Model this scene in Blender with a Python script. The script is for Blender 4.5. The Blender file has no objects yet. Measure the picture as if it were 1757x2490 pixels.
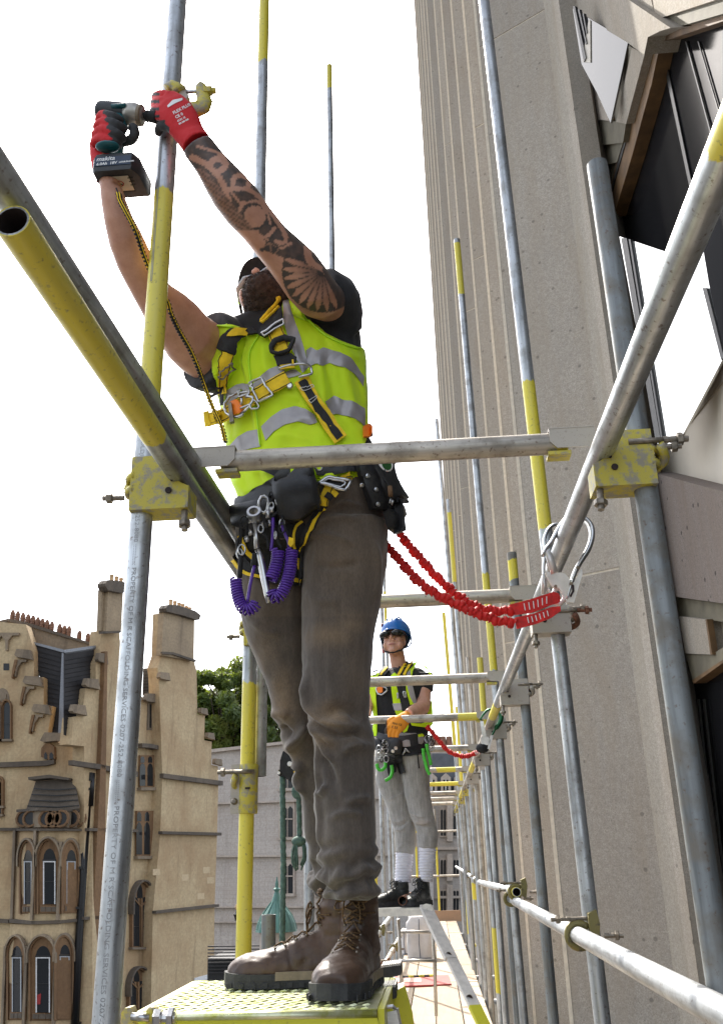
import bpy, math, random
import numpy as np
from mathutils import Vector, Matrix, noise
from mathutils.bvhtree import BVHTree
random.seed(7)
scene=bpy.context.scene
# ---------------------------------------------------------------- camera
FPX,PU,PV,CZ=2191.0,878.5,1245.0,1.2
def _n(a): a=np.array(a,float); return a/np.linalg.norm(a)
_y=_n((1060-PU,-(2100-PV),-FPX)); _z=np.array((737-PU,4340+PV,-FPX)); _z=_n(_z-_y*_z.dot(_y)); _x=np.cross(_y,_z)
RW=np.stack([_x,_y,_z])
cam=bpy.data.objects.new('camera',bpy.data.cameras.new('camera'))
scene.collection.objects.link(cam)
M=Matrix([list(r) for r in RW]).to_4x4(); M.translation=(0,0,CZ); cam.matrix_world=M
cam.data.sensor_fit='VERTICAL'; cam.data.sensor_height=36; cam.data.lens=36*FPX/2490
cam.data.clip_start=.05; cam.data.clip_end=3000
scene.camera=cam
# ---------------------------------------------------------------- light
SUN_EL=math.radians(50); SUN_AZ=math.radians(-22)       # azimuth from +Y towards +X
world=bpy.data.worlds.new('World'); scene.world=world; world.use_nodes=True
wn=world.node_tree; bg=wn.nodes['Background']
sky=wn.nodes.new('ShaderNodeTexSky'); sky.sky_type='NISHITA'; sky.sun_disc=False
sky.sun_elevation=SUN_EL; sky.sun_rotation=SUN_AZ; sky.air_density=1.0; sky.dust_density=3.0; sky.ozone_density=1
hs=wn.nodes.new('ShaderNodeHueSaturation'); hs.inputs['Saturation'].default_value=.45
wn.links.new(sky.outputs[0],hs.inputs['Color']); wn.links.new(hs.outputs[0],bg.inputs['Color'])
bg.inputs['Strength'].default_value=.15
sl=bpy.data.lights.new('sun','SUN'); sl.energy=2.9; sl.angle=math.radians(.5); sl.color=(1,.94,.85)
so=bpy.data.objects.new('sun',sl); scene.collection.objects.link(so)
sd=Vector((math.sin(SUN_AZ)*math.cos(SUN_EL),math.cos(SUN_AZ)*math.cos(SUN_EL),math.sin(SUN_EL)))
so.rotation_euler=sd.to_track_quat('Z','Y').to_euler(); so.location=(0,0,40)
vs=scene.view_settings; vs.view_transform='Standard'; vs.look='None'; vs.exposure=1.7; vs.gamma=1
scene.render.engine='CYCLES'
# ---------------------------------------------------------------- photograph measurements -> world points
def ray(u,v): return _n(RW@np.array((u-PU,-(v-PV),-FPX)))
O=np.array((0,0,CZ))
def pY(u,v,Y): r=ray(u,v); return Vector(O+r*Y/r[1])
def pX(u,v,X): r=ray(u,v); return Vector(O+r*X/r[0])
def pZ(u,v,Z): r=ray(u,v); return Vector(O+r*(Z-CZ)/r[2])
def pP(u,v,P0,N):
    r=Vector(ray(u,v)); P0=Vector(P0); N=Vector(N); o=Vector(O)
    return o+r*((P0-o).dot(N)/r.dot(N))
def crop(x0,y0,s): return lambda *p:[(x0+p[i]/s,y0+p[i+1]/s) for i in range(0,len(p),2)]
C4=crop(480,600,3.115); C5=crop(480,1080,3.115); C6=crop(880,1100,2.7)
# ---------------------------------------------------------------- objects
COL=scene.collection
def prop(o,label=None,cat=None,group=None,kind=None):
    if label: o['label']=label
    if cat: o['category']=cat
    if group: o['group']=group
    if kind: o['kind']=kind
    return o
def thing(name,label,cat,loc=(0,0,0),group=None,rz=0):
    o=bpy.data.objects.new(name,None); COL.objects.link(o); o.location=loc; o.rotation_euler=(0,0,rz)
    o.empty_display_size=.1
    return prop(o,label,cat,group)
def setparent(o,parent):
    if parent is not None:
        o.parent=parent
        L=chain(parent); o.matrix_parent_inverse=L.inverted()
def chain(p):
    m=p.matrix_basis.copy()
    if p.parent: m=chain(p.parent)@p.matrix_parent_inverse@m
    return m
def copy_tree(o,parent=None):
    c=o.copy(); COL.objects.link(c)
    if parent is not None: c.parent=parent
    for ch in [x for x in bpy.data.objects if x.parent==o]: copy_tree(ch,c)
    return c
class MB:
    """collects geometry (world coordinates) and links it as one mesh object"""
    def __init__(s): s.v=[]; s.f=[]; s.m=[]; s.cur=0; s.at={}
    def add(s,vs,fs):
        b=len(s.v); s.v+= [tuple(v) for v in vs]; s.f+=[tuple(b+i for i in f) for f in fs]; s.m+=[s.cur]*len(fs); return b
    def box(s,c,d,rot=None,taper=1):
        c=Vector(c); h=Vector(d)/2; vs=[]
        for z in(-1,1):
            for y in(-1,1):
                for x in(-1,1):
                    t=taper if z>0 else 1
                    p=Vector((x*h.x*t,y*h.y*t,z*h.z))
                    if rot is not None: p=rot@p
                    vs.append(c+p)
        s.add(vs,[(0,2,3,1),(4,5,7,6),(0,1,5,4),(2,6,7,3),(0,4,6,2),(1,3,7,5)]); return s
    def b2(s,a,b):
        a=Vector(a);b=Vector(b); return s.box((a+b)/2,[abs(t) for t in (b-a)])
    def bar(s,p0,p1,w,h,up=(0,0,1)):
        p0=Vector(p0);p1=Vector(p1); z=(p1-p0).normalized(); x=Vector(up).cross(z)
        if x.length<1e-4: x=Vector((1,0,0))
        x.normalize(); y=z.cross(x)
        R=Matrix((x,y,z)).transposed(); return s.box((p0+p1)/2,(w,h,(p1-p0).length),R)
    def prism(s,pts,off):
        off=Vector(off); n=len(pts); pts=[Vector(p) for p in pts]
        fs=[tuple(range(n))[::-1],tuple(range(n,2*n))]+[(i,(i+1)%n,n+(i+1)%n,n+i) for i in range(n)]
        s.add(pts+[p+off for p in pts],fs); return s
    def sweep(s,path,r,n=10,caps=True,closed=False,flat=1.0,up=None):
        P=[Vector(p) for p in path]; m=len(P); rr=r if hasattr(r,'__len__') else [r]*m
        rings=[]; ref=None
        for i in range(m):
            if closed: t=P[(i+1)%m]-P[i-1]
            else: t=P[min(i+1,m-1)]-P[max(i-1,0)]
            t.normalize()
            if ref is None:
                ref=Vector(up) if up else (Vector((0,0,1)) if abs(t.z)<.9 else Vector((1,0,0)))
            ref=(ref-t*ref.dot(t))
            if ref.length<1e-5: ref=Vector((1,0,0))
            ref.normalize(); b=t.cross(ref)
            rings.append([P[i]+(ref*math.sin(a)*flat+b*math.cos(a))*rr[i] for a in (2*math.pi*k/n for k in range(n))])
        return s.rings(rings,caps and not closed,closed)
    def rings(s,rings,caps=True,closed=False):
        n=len(rings[0]); m=len(rings); vs=[p for r in rings for p in r]; fs=[]
        for i in range(m if closed else m-1):
            j=(i+1)%m
            for k in range(n): fs.append((i*n+k,i*n+(k+1)%n,j*n+(k+1)%n,j*n+k))
        if caps: fs.append(tuple(range(n))[::-1]); fs.append(tuple((m-1)*n+k for k in range(n)))
        s.add(vs,fs); return s
    def lathe(s,c,prof,n=16,axis=(0,0,1),caps=True):
        z=Vector(axis).normalized(); x=z.orthogonal().normalized(); y=z.cross(x); c=Vector(c)
        return s.rings([[c+z*h+(x*math.cos(a)+y*math.sin(a))*r for a in (2*math.pi*k/n for k in range(n))] for r,h in prof],caps)
    def ell(s,c,ax,ay,az,n=16,m=10):
        c=Vector(c);ax=Vector(ax);ay=Vector(ay);az=Vector(az)
        return s.rings([[c+az*math.cos(t)*-1+(ax*math.cos(a)+ay*math.sin(a))*max(math.sin(t),.02) for a in (2*math.pi*k/n for k in range(n))] for t in (math.pi*(i)/(m) for i in range(m+1))])
    def sil(s,rows,k=.9,n=28,ext=0):
        rings=[]; cs=[];axs=[]
        for r in rows:
            A=pY(r[0],r[1],r[4]);B=pY(r[2],r[3],r[4]); cs.append((A+B)/2); axs.append((B-A)/2)
        for i,r in enumerate(rows):
            t=(cs[min(i+1,len(cs)-1)]-cs[max(i-1,0)]).normalized()
            ax=axs[i]; ay=t.cross(ax).normalized()*ax.length*(r[5] if len(r)>5 else k)
            sc=1+ext/ax.length
            rings.append([cs[i]+(ax*math.cos(a)+ay*math.sin(a))*sc for a in (2*math.pi*q/n for q in range(n))])
        return s.rings(rings)
    def mesh(s,name):
        me=bpy.data.meshes.new(name); me.from_pydata(s.v,[],s.f); me.update(); return me
    def build(s,name,mats,parent=None,smooth=False,angle=None,label=None,**kw):
        me=s.mesh(name); mats=mats if isinstance(mats,(list,tuple)) else [mats]
        for m in mats: me.materials.append(m)
        if len(mats)>1: me.polygons.foreach_set('material_index',s.m)
        if smooth or angle:
            me.polygons.foreach_set('use_smooth',[True]*len(me.polygons))
            if angle: sharp(me,angle)
        o=bpy.data.objects.new(name,me); COL.objects.link(o); setparent(o,parent); prop(o,label,**kw); return o
def sharp(me,ang):
    # mark edges sharper than ang
    me.update(); c=math.cos(math.radians(ang)); ef={}
    for p in me.polygons:
        for ek in p.edge_keys: ef.setdefault(ek,[]).append(p.normal.copy())
    idx={tuple(sorted(e.vertices)):e.index for e in me.edges}
    at=me.attributes.get('sharp_edge') or me.attributes.new('sharp_edge','BOOLEAN','EDGE')
    vals=[False]*len(me.edges)
    for ek,ns in ef.items():
        if len(ns)==2 and ns[0].dot(ns[1])<c: vals[idx[ek]]=True
    at.data.foreach_set('value',vals)
def remesh(mb,voxel,it=4,fac=.6,name='b'):
    me=mb.mesh(name); o=bpy.data.objects.new(name,me); COL.objects.link(o)
    r=o.modifiers.new('r','REMESH'); r.mode='VOXEL'; r.voxel_size=voxel; r.use_smooth_shade=True
    if it:
        q=o.modifiers.new('s','SMOOTH'); q.iterations=it; q.factor=fac
    dg=bpy.context.evaluated_depsgraph_get(); dg.update()
    out=bpy.data.meshes.new_from_object(o.evaluated_get(dg)); bpy.data.objects.remove(o); bpy.data.meshes.remove(me)
    return out
def getco(me):
    a=np.empty(len(me.vertices)*3,'f'); me.vertices.foreach_get('co',a); return a.reshape(-1,3)
def getno(me):
    a=np.empty(len(me.vertices)*3,'f'); me.vertices.foreach_get('normal',a); return a.reshape(-1,3)
def setco(me,a): me.vertices.foreach_set('co',np.ascontiguousarray(a,'f').ravel()); me.update()
def linkmesh(name,me,mats,parent=None,smooth=True,**kw):
    me.materials.clear()
    for m in (mats if isinstance(mats,(list,tuple)) else [mats]): me.materials.append(m)
    if smooth: me.polygons.foreach_set('use_smooth',[True]*len(me.polygons))
    o=bpy.data.objects.new(name,me); COL.objects.link(o); setparent(o,parent); prop(o,kw.pop('label',None),**kw); return o
def proj(P):
    P=np.asarray(P,float)-O; c=P@RW
    return PU+FPX*c[...,0]/-c[...,2], PV-FPX*c[...,1]/-c[...,2]
def fbm(p,o=3):
    return noise.fractal(p,1,2,o)
# ---------------------------------------------------------------- materials
def nodes(name):
    m=bpy.data.materials.new(name); m.use_nodes=True; nt=m.node_tree; b=nt.nodes['Principled BSDF']
    return m,nt,b
def N(nt,t,**kw):
    n=nt.nodes.new('ShaderNode'+t)
    for k,v in kw.items():
        if k.startswith('_'): setattr(n,k[1:],v)
        else: n.inputs[k.replace('__',' ')].default_value=v
    return n
def ramp(nt,fac,stops):
    r=nt.nodes.new('ShaderNodeValToRGB'); e=r.color_ramp.elements
    while len(e)<len(stops): e.new(.5)
    for i,(p,c) in enumerate(stops): e[i].position=p; e[i].color=(c[0],c[1],c[2],1) if hasattr(c,'__len__') else (c,c,c,1)
    nt.links.new(fac,r.inputs[0]); return r.outputs[0]
def mix(nt,fac,a,b,mode='MIX'):
    m=nt.nodes.new('ShaderNodeMix'); m.data_type='RGBA'; m.blend_type=mode
    for s,v in ((0,fac),(6,a),(7,b)):
        if isinstance(v,(int,float)): m.inputs[s].default_value=v
        elif isinstance(v,(tuple,list)): m.inputs[s].default_value=(v[0],v[1],v[2],1)
        else: nt.links.new(v,m.inputs[s])
    return m.outputs[2]
def coords(nt,scale=(1,1,1),obj=True):
    t=nt.nodes.new('ShaderNodeTexCoord'); mp=nt.nodes.new('ShaderNodeMapping'); mp.inputs['Scale'].default_value=scale
    nt.links.new(t.outputs['Object'],mp.inputs[0]); return mp.outputs[0]
def ntex(nt,co,scale,detail=4,rough=.55,dist=0):
    n=N(nt,'TexNoise',Scale=scale,Detail=detail,Roughness=rough,Distortion=dist); nt.links.new(co,n.inputs['Vector']); return n.outputs['Fac']
def bump(nt,b,h,strength=.3,dist=.002):
    n=N(nt,'Bump',Strength=strength,Distance=dist); nt.links.new(h,n.inputs['Height']); nt.links.new(n.outputs[0],b.inputs['Normal'])
def simple(name,col,rough=.6,metal=0,var=.25,scale=20,bmp=.0,bscale=200,stretch=(1,1,1),spec=.5,sheen=0):
    m,nt,b=nodes(name); co=coords(nt,stretch)
    n=ntex(nt,co,scale); c2=[max(0,c*(1-var)) for c in col]; c3=[min(1,c*(1+var)) for c in col]
    nt.links.new(ramp(nt,n,[(.3,c2),(.7,c3)]),b.inputs['Base Color'])
    b.inputs['Roughness'].default_value=rough; b.inputs['Metallic'].default_value=metal; b.inputs['Specular IOR Level'].default_value=spec
    if sheen: b.inputs['Sheen Weight'].default_value=sheen
    if bmp: bump(nt,b,ntex(nt,co,bscale,2),bmp)
    return m
MT={}
def galv(name,base=(.42,.435,.44),rough=.42,dirt=.5,yel=(.72,.60,.03),metal=.7):
    """galvanised tube with worn yellow paint where the paint attribute says so"""
    m,nt,b=nodes(name); tc=N(nt,'Attribute',_attribute_name='tube_co')
    def tco(sc):
        mp=nt.nodes.new('ShaderNodeMapping'); mp.inputs['Scale'].default_value=sc; nt.links.new(tc.outputs['Vector'],mp.inputs[0]); return mp.outputs[0]
    co=tco((1,1,1)); st=tco((40,40,2.5))
    n1=ntex(nt,st,1,5,.6); n2=ntex(nt,co,14,5,.6); n3=ntex(nt,co,90,3,.6)
    c=ramp(nt,n1,[(.3,[x*.5 for x in base]),(.5,base),(.7,[min(1,x*1.35) for x in base])])
    c=mix(nt,ramp(nt,n2,[(.48,0),(.66,dirt)]),c,(.17,.15,.12))
    c=mix(nt,ramp(nt,n3,[(.60,0),(.70,.7)]),c,(.13,.085,.06))
    at=N(nt,'Attribute',_attribute_name='paint'); a2=N(nt,'Math',_operation='ADD'); s2=N(nt,'Math',_operation='MULTIPLY_ADD')
    wn_=ntex(nt,tco((16,16,5)),1.6,6,.65)
    nt.links.new(wn_,s2.inputs[0]); s2.inputs[1].default_value=1.3; s2.inputs[2].default_value=-.72
    nt.links.new(at.outputs['Fac'],a2.inputs[0]); nt.links.new(s2.outputs[0],a2.inputs[1])
    pf=ramp(nt,a2.outputs[0],[(.48,0),(.54,1)])
    yc=mix(nt,ramp(nt,n1,[(.3,.35),(.7,0)]),yel,(.45,.42,.22))
    yc=mix(nt,ramp(nt,n3,[(.6,0),(.72,.7)]),yc,(.2,.17,.08))
    nt.links.new(mix(nt,pf,c,yc),b.inputs['Base Color'])
    inv=ramp(nt,pf,[(0,metal),(1,0)]); nt.links.new(inv,b.inputs['Metallic'])
    nt.links.new(ramp(nt,n2,[(.3,rough-.08),(.8,rough+.2)]),b.inputs['Roughness'])
    bump(nt,b,n1,.25,.001); return m
MT['galv']=galv('galvanised_tube'); MT['galvd']=galv('weathered_tube',(.20,.215,.215),.55,.75,metal=.35); MT['galvb']=galv('bright_tube',(.50,.52,.53),.38,.35)
MT['galvw']=galv('dusty_tube',(.46,.42,.36),.5,.5)
def paintm(name,col,wear=.5,under=(.33,.30,.27),rough=.5,scale=25,metal=0):
    m,nt,b=nodes(name); co=coords(nt); n=ntex(nt,co,scale,6,.65); n3=ntex(nt,co,scale*5,3,.6)
    c=mix(nt,ramp(nt,n,[(1-wear-.06+.1,0),(1-wear+.06+.1,1)]),col,under)
    c=mix(nt,ramp(nt,n3,[(.62,0),(.74,.7)]),c,(.10,.08,.05))
    nt.links.new(c,b.inputs['Base Color']); b.inputs['Roughness'].default_value=rough; b.inputs['Metallic'].default_value=metal
    bump(nt,b,n3,.3,.001); return m
MT['coup']=paintm('worn_yellow_steel',(.50,.42,.05),.57,(.30,.27,.19),.55,45)
MT['brass']=paintm('dull_brass_coupler',(.20,.17,.06),.5,(.10,.085,.05),.5,60,.4)
MT['coupg']=paintm('worn_grey_coupler',(.40,.36,.30),.45,(.28,.24,.20),.5,70)
MT['bolt']=simple('dull_bolt_steel',(.22,.19,.15),.45,.6,.4,60,.3)
MT['rust']=simple('rusty_steel',(.16,.07,.04),.8,.2,.5,40,.4)
MT['steel']=simple('polished_steel',(.5,.5,.5),.3,1,.1,30)
MT['alu']=simple('aluminium',(.50,.48,.45),.42,.6,.15,30,.1,stretch=(1,1,8))
MT['aluw']=simple('white_aluminium',(.62,.60,.57),.35,.35,.15,30)
MT['black']=simple('black_nylon',(.012,.012,.013),.75,0,.5,60,.5,600)
MT['leather']=simple('black_leather',(.014,.014,.015),.42,0,.3,60,.3,260)
MT['rubber']=simple('dark_rubber',(.03,.03,.03),.7,0,.4,50,.4)
MT['inner']=simple('tube_inside',(.03,.02,.018),.9)
MT['yweb']=simple('yellow_webbing',(.86,.58,.015),.75,0,.16,50,.5,900)
MT['redweb']=simple('red_webbing',(.60,.012,.008),.6,0,.25,60,.5,700)
MT['purple']=simple('purple_plastic',(.09,.028,.30),.35,0,.2,40)
MT['green']=simple('green_plastic',(.06,.50,.03),.35,0,.2,40)
MT['gcarab']=simple('dark_green_metal',(.01,.10,.035),.3,.5,.2,40)
MT['grope']=simple('green_rope',(.07,.125,.10),.8,0,.35,60,.6,500)
MT['white']=simple('white_print',(.75,.75,.73),.6,0,.05)
MT['orange']=simple('orange_tab',(.85,.20,.01),.5,0,.1)
MT['reflect']=simple('reflective_tape',(.33,.31,.31),.38,.25,.1,40,.1,300)
MT['hemy']=simple('hi_vis_binding',(.5,.85,.02),.7,0,.1)
# ================================================================ concrete building on the right
def concrete(name,base,speck=.5,scale=1,pock=1.0):
    m,nt,b=nodes(name); co=coords(nt)
    a=ntex(nt,co,.9,4,.6); c=ntex(nt,co,95*scale,3,.7); d=ntex(nt,coords(nt,(3,3,.45)),2,5,.6)
    vo=N(nt,'TexVoronoi',Scale=30*scale); nt.links.new(co,vo.inputs['Vector'])
    vo2=N(nt,'TexVoronoi',Scale=6.5*scale,Randomness=1); nt.links.new(co,vo2.inputs['Vector'])
    col=ramp(nt,c,[(.3,[x*.62 for x in base]),(.5,base),(.7,[x*1.35 for x in base])]); c9=ntex(nt,co,28,3,.7)
    col=mix(nt,ramp(nt,c9,[(.35,.45),(.6,0)]),col,[x*.6 for x in base])
    col=mix(nt,ramp(nt,a,[(.35,.0),(.7,.35)]),col,[x*.72 for x in base])
    col=mix(nt,ramp(nt,d,[(.42,0),(.7,.5)]),col,[base[0]*.8,base[1]*.74,base[2]*.66])
    pk=ramp(nt,vo.outputs['Distance'],[(.10,speck),(.2,0)]); gate=ramp(nt,ntex(nt,co,7,3),[(.45,0),(.6,1)])
    pk2=mix(nt,1.0,pk,gate,'MULTIPLY'); col=mix(nt,pk2,col,[x*.35 for x in base])
    pk3=ramp(nt,vo2.outputs['Distance'],[(.09,speck*pock),(.13,0)]); col=mix(nt,pk3,col,[x*.25 for x in base])
    oi=nt.nodes.new('ShaderNodeObjectInfo'); col=mix(nt,1.0,col,ramp(nt,oi.outputs['Random'],[(0,(.86,.86,.87)),(1,(1,1,1))]),'MULTIPLY')
    nt.links.new(col,b.inputs['Base Color']); b.inputs['Roughness'].default_value=.95; b.inputs['Specular IOR Level'].default_value=.12
    bump(nt,b,c9,.35,.004); return m
MT['conc']=concrete('exposed_aggregate_concrete',(.47,.415,.345))
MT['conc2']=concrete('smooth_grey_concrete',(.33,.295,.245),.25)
MT['concd']=concrete('dark_speckled_concrete',(.19,.16,.14),.9)
MT['joint']=simple('pale_panel_joint',(.66,.57,.44),.85,0,.12,20,.3)
MT['stripe']=concrete('pale_smooth_margin',(.42,.375,.31),.2)
MT['rustw']=simple('rust_brown_reveal',(.115,.062,.022),.8,0,.45,5,.5,120)
MT['olive']=simple('grimy_olive_stone',(.12,.105,.07),.85,0,.35,4,.4,100)
def glassm(name,col,rough=.03,spec=.5,metal=0):
    m,nt,b=nodes(name); co=coords(nt); b.inputs['Base Color'].default_value=(*col,1); b.inputs['Roughness'].default_value=rough
    b.inputs['Metallic'].default_value=metal; b.inputs['Specular IOR Level'].default_value=spec
    bump(nt,b,ntex(nt,co,1.2,2),.06,.02); return m
MT['gdark']=glassm('dark_window_glass',(.010,.010,.011),.12,.02)
MT['gsky']=glassm('sky_mirror_glass',(.75,.74,.70),.04,.5,.85)
MT['gsky2']=glassm('grey_mirror_glass',(.17,.165,.155),.10,.5,.85)
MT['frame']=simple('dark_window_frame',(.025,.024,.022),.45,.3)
MT['cream']=simple('cream_window_panel',(.48,.43,.35),.5,0,.06,3)
bd=thing('concrete_building','tall ribbed concrete building with angular dark windows beside the scaffold','building',(1.0,17,-12))
tips=[8.27,9.61,11.56,13.9,16.3,20.0,22.0,24.2,26.8,29,31.3]
joints={0:[(1373,1163),(1160,130)],1:[(1298,1350),(1150,310)],2:[(1190,1671),(1150,560)],3:[(1180,1711),(1140,530)],4:[(1135,853),(1080,250)],5:[(1130,969)],6:[(1125,1031),(1062,395)],7:[(1118,1251),(1030,120)],8:[(1105,1115)],9:[(1065,395)],10:[(1050,480)]}
cs,sn=math.cos(math.radians(58)),math.sin(math.radians(58)); g=.011
def pier(pts,zz,name='precast_panel'):
    """stack of precast blocks on one plan outline with open joints and pale pointing set back in them"""
    for a,b in zip(zz[:-1],zz[1:]):
        MB().prism([(x,y,a+g) for x,y in pts],(0,0,b-a-2*g)).build(name,MT['conc'],bd)
        if a>zz[0]:
            c=(sum(p[0] for p in pts)/len(pts),sum(p[1] for p in pts)/len(pts)); q=[(x+(c[0]-x)*.02,y+(c[1]-y)*.02) for x,y in pts]
            MB().prism([(x,y,a-g) for x,y in q],(0,0,2*g)).build('horizontal_joint',MT['joint'],bd)
for i,Y in enumerate(tips):
    top=46-1.5*(i%2)-(2.5 if i>7 else 0); zz=[-12,top]+[pX(u,v,1.0).z for u,v in joints.get(i,[])]; zz.sort()
    if i==0: pts=[(1.0,Y),(1.40,Y-.25),(1.756,Y-.47),(1.9,Y-.2),(1.9,Y+.6),(1.3,Y+.6)]
    else: pts=[(1.0,Y),(1.0+.5*sn,Y-.5*cs),(1.6,Y+.4),(1.2,Y+.5)]
    pier(pts,zz)
    MB().prism([(x,y,-12) for x,y in ((.994,Y-.004),(1.0+.028*sn,Y-.028*cs-.004),(1.03,Y+.03),(1.0,Y+.03))],(0,0,12+top-.02)).build('pale_arris',MT['joint'],bd)
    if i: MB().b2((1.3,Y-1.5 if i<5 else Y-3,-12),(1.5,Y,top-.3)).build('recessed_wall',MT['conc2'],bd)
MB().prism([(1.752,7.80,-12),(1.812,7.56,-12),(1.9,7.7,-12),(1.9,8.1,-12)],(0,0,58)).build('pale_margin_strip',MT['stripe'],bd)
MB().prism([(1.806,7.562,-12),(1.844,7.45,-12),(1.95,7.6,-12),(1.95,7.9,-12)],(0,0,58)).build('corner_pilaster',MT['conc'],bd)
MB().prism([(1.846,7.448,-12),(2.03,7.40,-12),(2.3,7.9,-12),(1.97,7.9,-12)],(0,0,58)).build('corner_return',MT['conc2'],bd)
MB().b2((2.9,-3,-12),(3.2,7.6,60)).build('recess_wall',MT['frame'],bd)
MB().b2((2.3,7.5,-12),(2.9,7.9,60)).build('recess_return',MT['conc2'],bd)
# window bay: outlines measured on planes of constant x, each given real thickness
R6=crop(1350,0,3.98); G4=crop(1440,1150,3.826); G3=crop(1300,700,3.545); K1=crop(880,0,1.847)
def px(name,pts,X,th,mt,lab=None):
    X*=KX; th*=1.5
    return MB().prism([pX(u,v,X) for u,v in pts],(th,0,0)).build(name,mt,bd,label=lab)
KX=1.8
def pane(pts,P0,n,lab,mt='gsky',name='pane',off=0,th=.02):
    n=Vector(n).normalized(); P0=Vector((P0[0]*KX,P0[1]*KX,P0[2])); MB().prism([pP(u,v,P0+n*off,n) for u,v in pts],-n*th).build(name,MT[mt],bd,label=lab)
px('window_beam',R6(150,-60,620,-60,1110,270,1010,300,890,360,855,530,690,410,160,90),1.12,.25,MT['conc2'])
pane(R6(165,85,700,400,650,640,530,1190,400,900,250,620),(1.17,3.75,5),(-.95,-.36,-.05),'pale reflecting triangular pane','gsky2')
U0=((1.17,3.75,5),(-.95,-.36,-.05))
for q in ((165,60,185,60,292,560,272,600),(212,90,228,90,300,420,290,430),(258,130,270,130,302,320,294,325)): pane(R6(*q),*U0,None,'frame','window_mullion',.02,.03)
pane(R6(318,190,332,200,335,605,256,600),*U0,None,'cream','window_panel',.01,.02)




px('wedge_block',R6(240,600,415,630,520,1170,350,1150),1.16,.14,MT['conc'])
px('wedge_edge',R6(408,630,424,630,530,1168,512,1168),1.155,.05,MT['rustw'])
px('window_frame',R6(692,430,735,460,585,1180,530,1170),1.18,.12,MT['olive'])
px('window_frame',R6(735,460,860,520,680,1200,585,1180),1.16,.12,MT['conc2'])
px('curved_sill',R6(350,1150,680,1190,650,1380,400,1410),1.17,.3,MT['olive'])
px('curved_sill',R6(400,1410,650,1380,590,1570,440,1605),1.19,.3,MT['olive'])
px('curved_sill',R6(440,1605,590,1570,520,1900,440,1900),1.21,.3,MT['olive'])
px('upper_panel',R6(600,-80,905,-80,965,180,640,-20),1.15,.2,MT['conc2'])
px('upper_panel',R6(925,-80,1640,-80,1530,5,1000,178,965,180),1.15,.2,MT['stripe'])
px('window_ledge',R6(965,180,1530,5,1660,-20,1660,120,1150,270),1.17,.2,MT['olive'])
px('window_reveal',R6(890,360,1010,300,1110,270,1660,110,1660,190,1010,410,930,800,740,1500,560,2100,490,2100,530,1800,700,1130,850,520),1.20,.12,MT['rustw'])
px('dark_seal',R6(885,370,905,350,880,560,730,1180,560,1790,500,2050,485,2050,545,1780,700,1150,845,560),1.195,.01,MT['frame'])
px('dark_pane',[(1350+x/3.98,y/3.98) for x,y in ((1000,400),(1700,150),(1700,2500),(640,2400),(590,2040),(740,1500),(920,800))],1.27,.01,MT['gdark'],'large dark pane under the brown reveal')
for a in ((1030,560,1060,560,1340,1900,1310,1900),(1250,400,1262,400,1560,1500,1548,1500),(1370,400,1378,400,1640,1300,1632,1300)):
    px('window_mullion',R6(*a),1.262,.006,MT['frame'])
# lower bright pane
pane([(1505,575),(1625,615),(1800,560),(1800,820),(1757,870),(1640,1092),(1600,1092)],(1.25,3.2,3),(-.95,-.30,0),'bright sky reflecting pane low in the bay')
for a in ((739,-430,787,-430,1085,1335,1040,1335),(805,-420,820,-420,1104,1345,1090,1345),(1440,0,1475,0,1625,600,1600,620),(1490,-100,1504,-100,1645,480,1636,500)):
    pane(G3(*a),(1.25,3.2,3),(-.95,-.30,0),None,'frame','window_mullion',.02,.03)
pane([(1697,540),(1810,520),(1810,900),(1762,868),(1722,690)],(1.25,3.2,3),(-.95,-.30,0),'narrow dark pane beside the bright one','gdark','dark_pane',.045,.02)
px('window_sill',G3(1600,610,1700,560,1700,700,1180,1360,1160,1340),1.255,.05,MT['conc2'])
px('spandrel_panel',G3(1180,1352,1640,650,1800,500,1900,1900,1620,1765,1080,1600,1070,1450),1.262,.1,MT['cream'],'smooth pale spandrel below the bright pane')
px('spandrel_block',G4(560,0,700,35,1213,175,1500,250,1500,1260,1213,1215,760,1150),1.17,.28,MT['concd'],'dark speckled concrete block')
px('window_beam',G4(760,1152,1213,1218,1500,1262,1500,1420,1213,1385,800,1330),1.2,.2,MT['olive'])
px('wedge_block',G4(800,1335,1050,1365,1105,1690,860,1680),1.18,.14,MT['conc2'])
px('wedge_edge',G4(1045,1362,1060,1362,1110,1690,1092,1690),1.175,.03,MT['rustw'])
px('pane',G4(1050,1365,1500,1410,1500,1400,1213,1610,1105,1690),1.24,.02,MT['cream'])
px('window_beam',G4(860,1685,1105,1690,1213,1620,1500,1500,1500,1650,1213,1740,930,1930),1.19,.2,MT['olive'])
px('window_reveal',G4(920,1930,1213,1735,1500,1640,1500,1680,1213,1765,940,1960),1.185,.1,MT['rustw'])
px('dark_pane',[(1440+x/3.826,1150+y/3.826) for x,y in ((900,1940),(1213,1750),(1600,1640),(1600,5400),(1250,5400),(1000,2600))],1.24,.02,MT['gdark'],'lower dark pane near the big pole')
for k in range(3):
    px('window_mullion',[(1680+k*13,1700),(1683+k*13,1700),(1757+k*20,2490),(1753+k*20,2490)],1.225,.01,MT['frame'])
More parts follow.
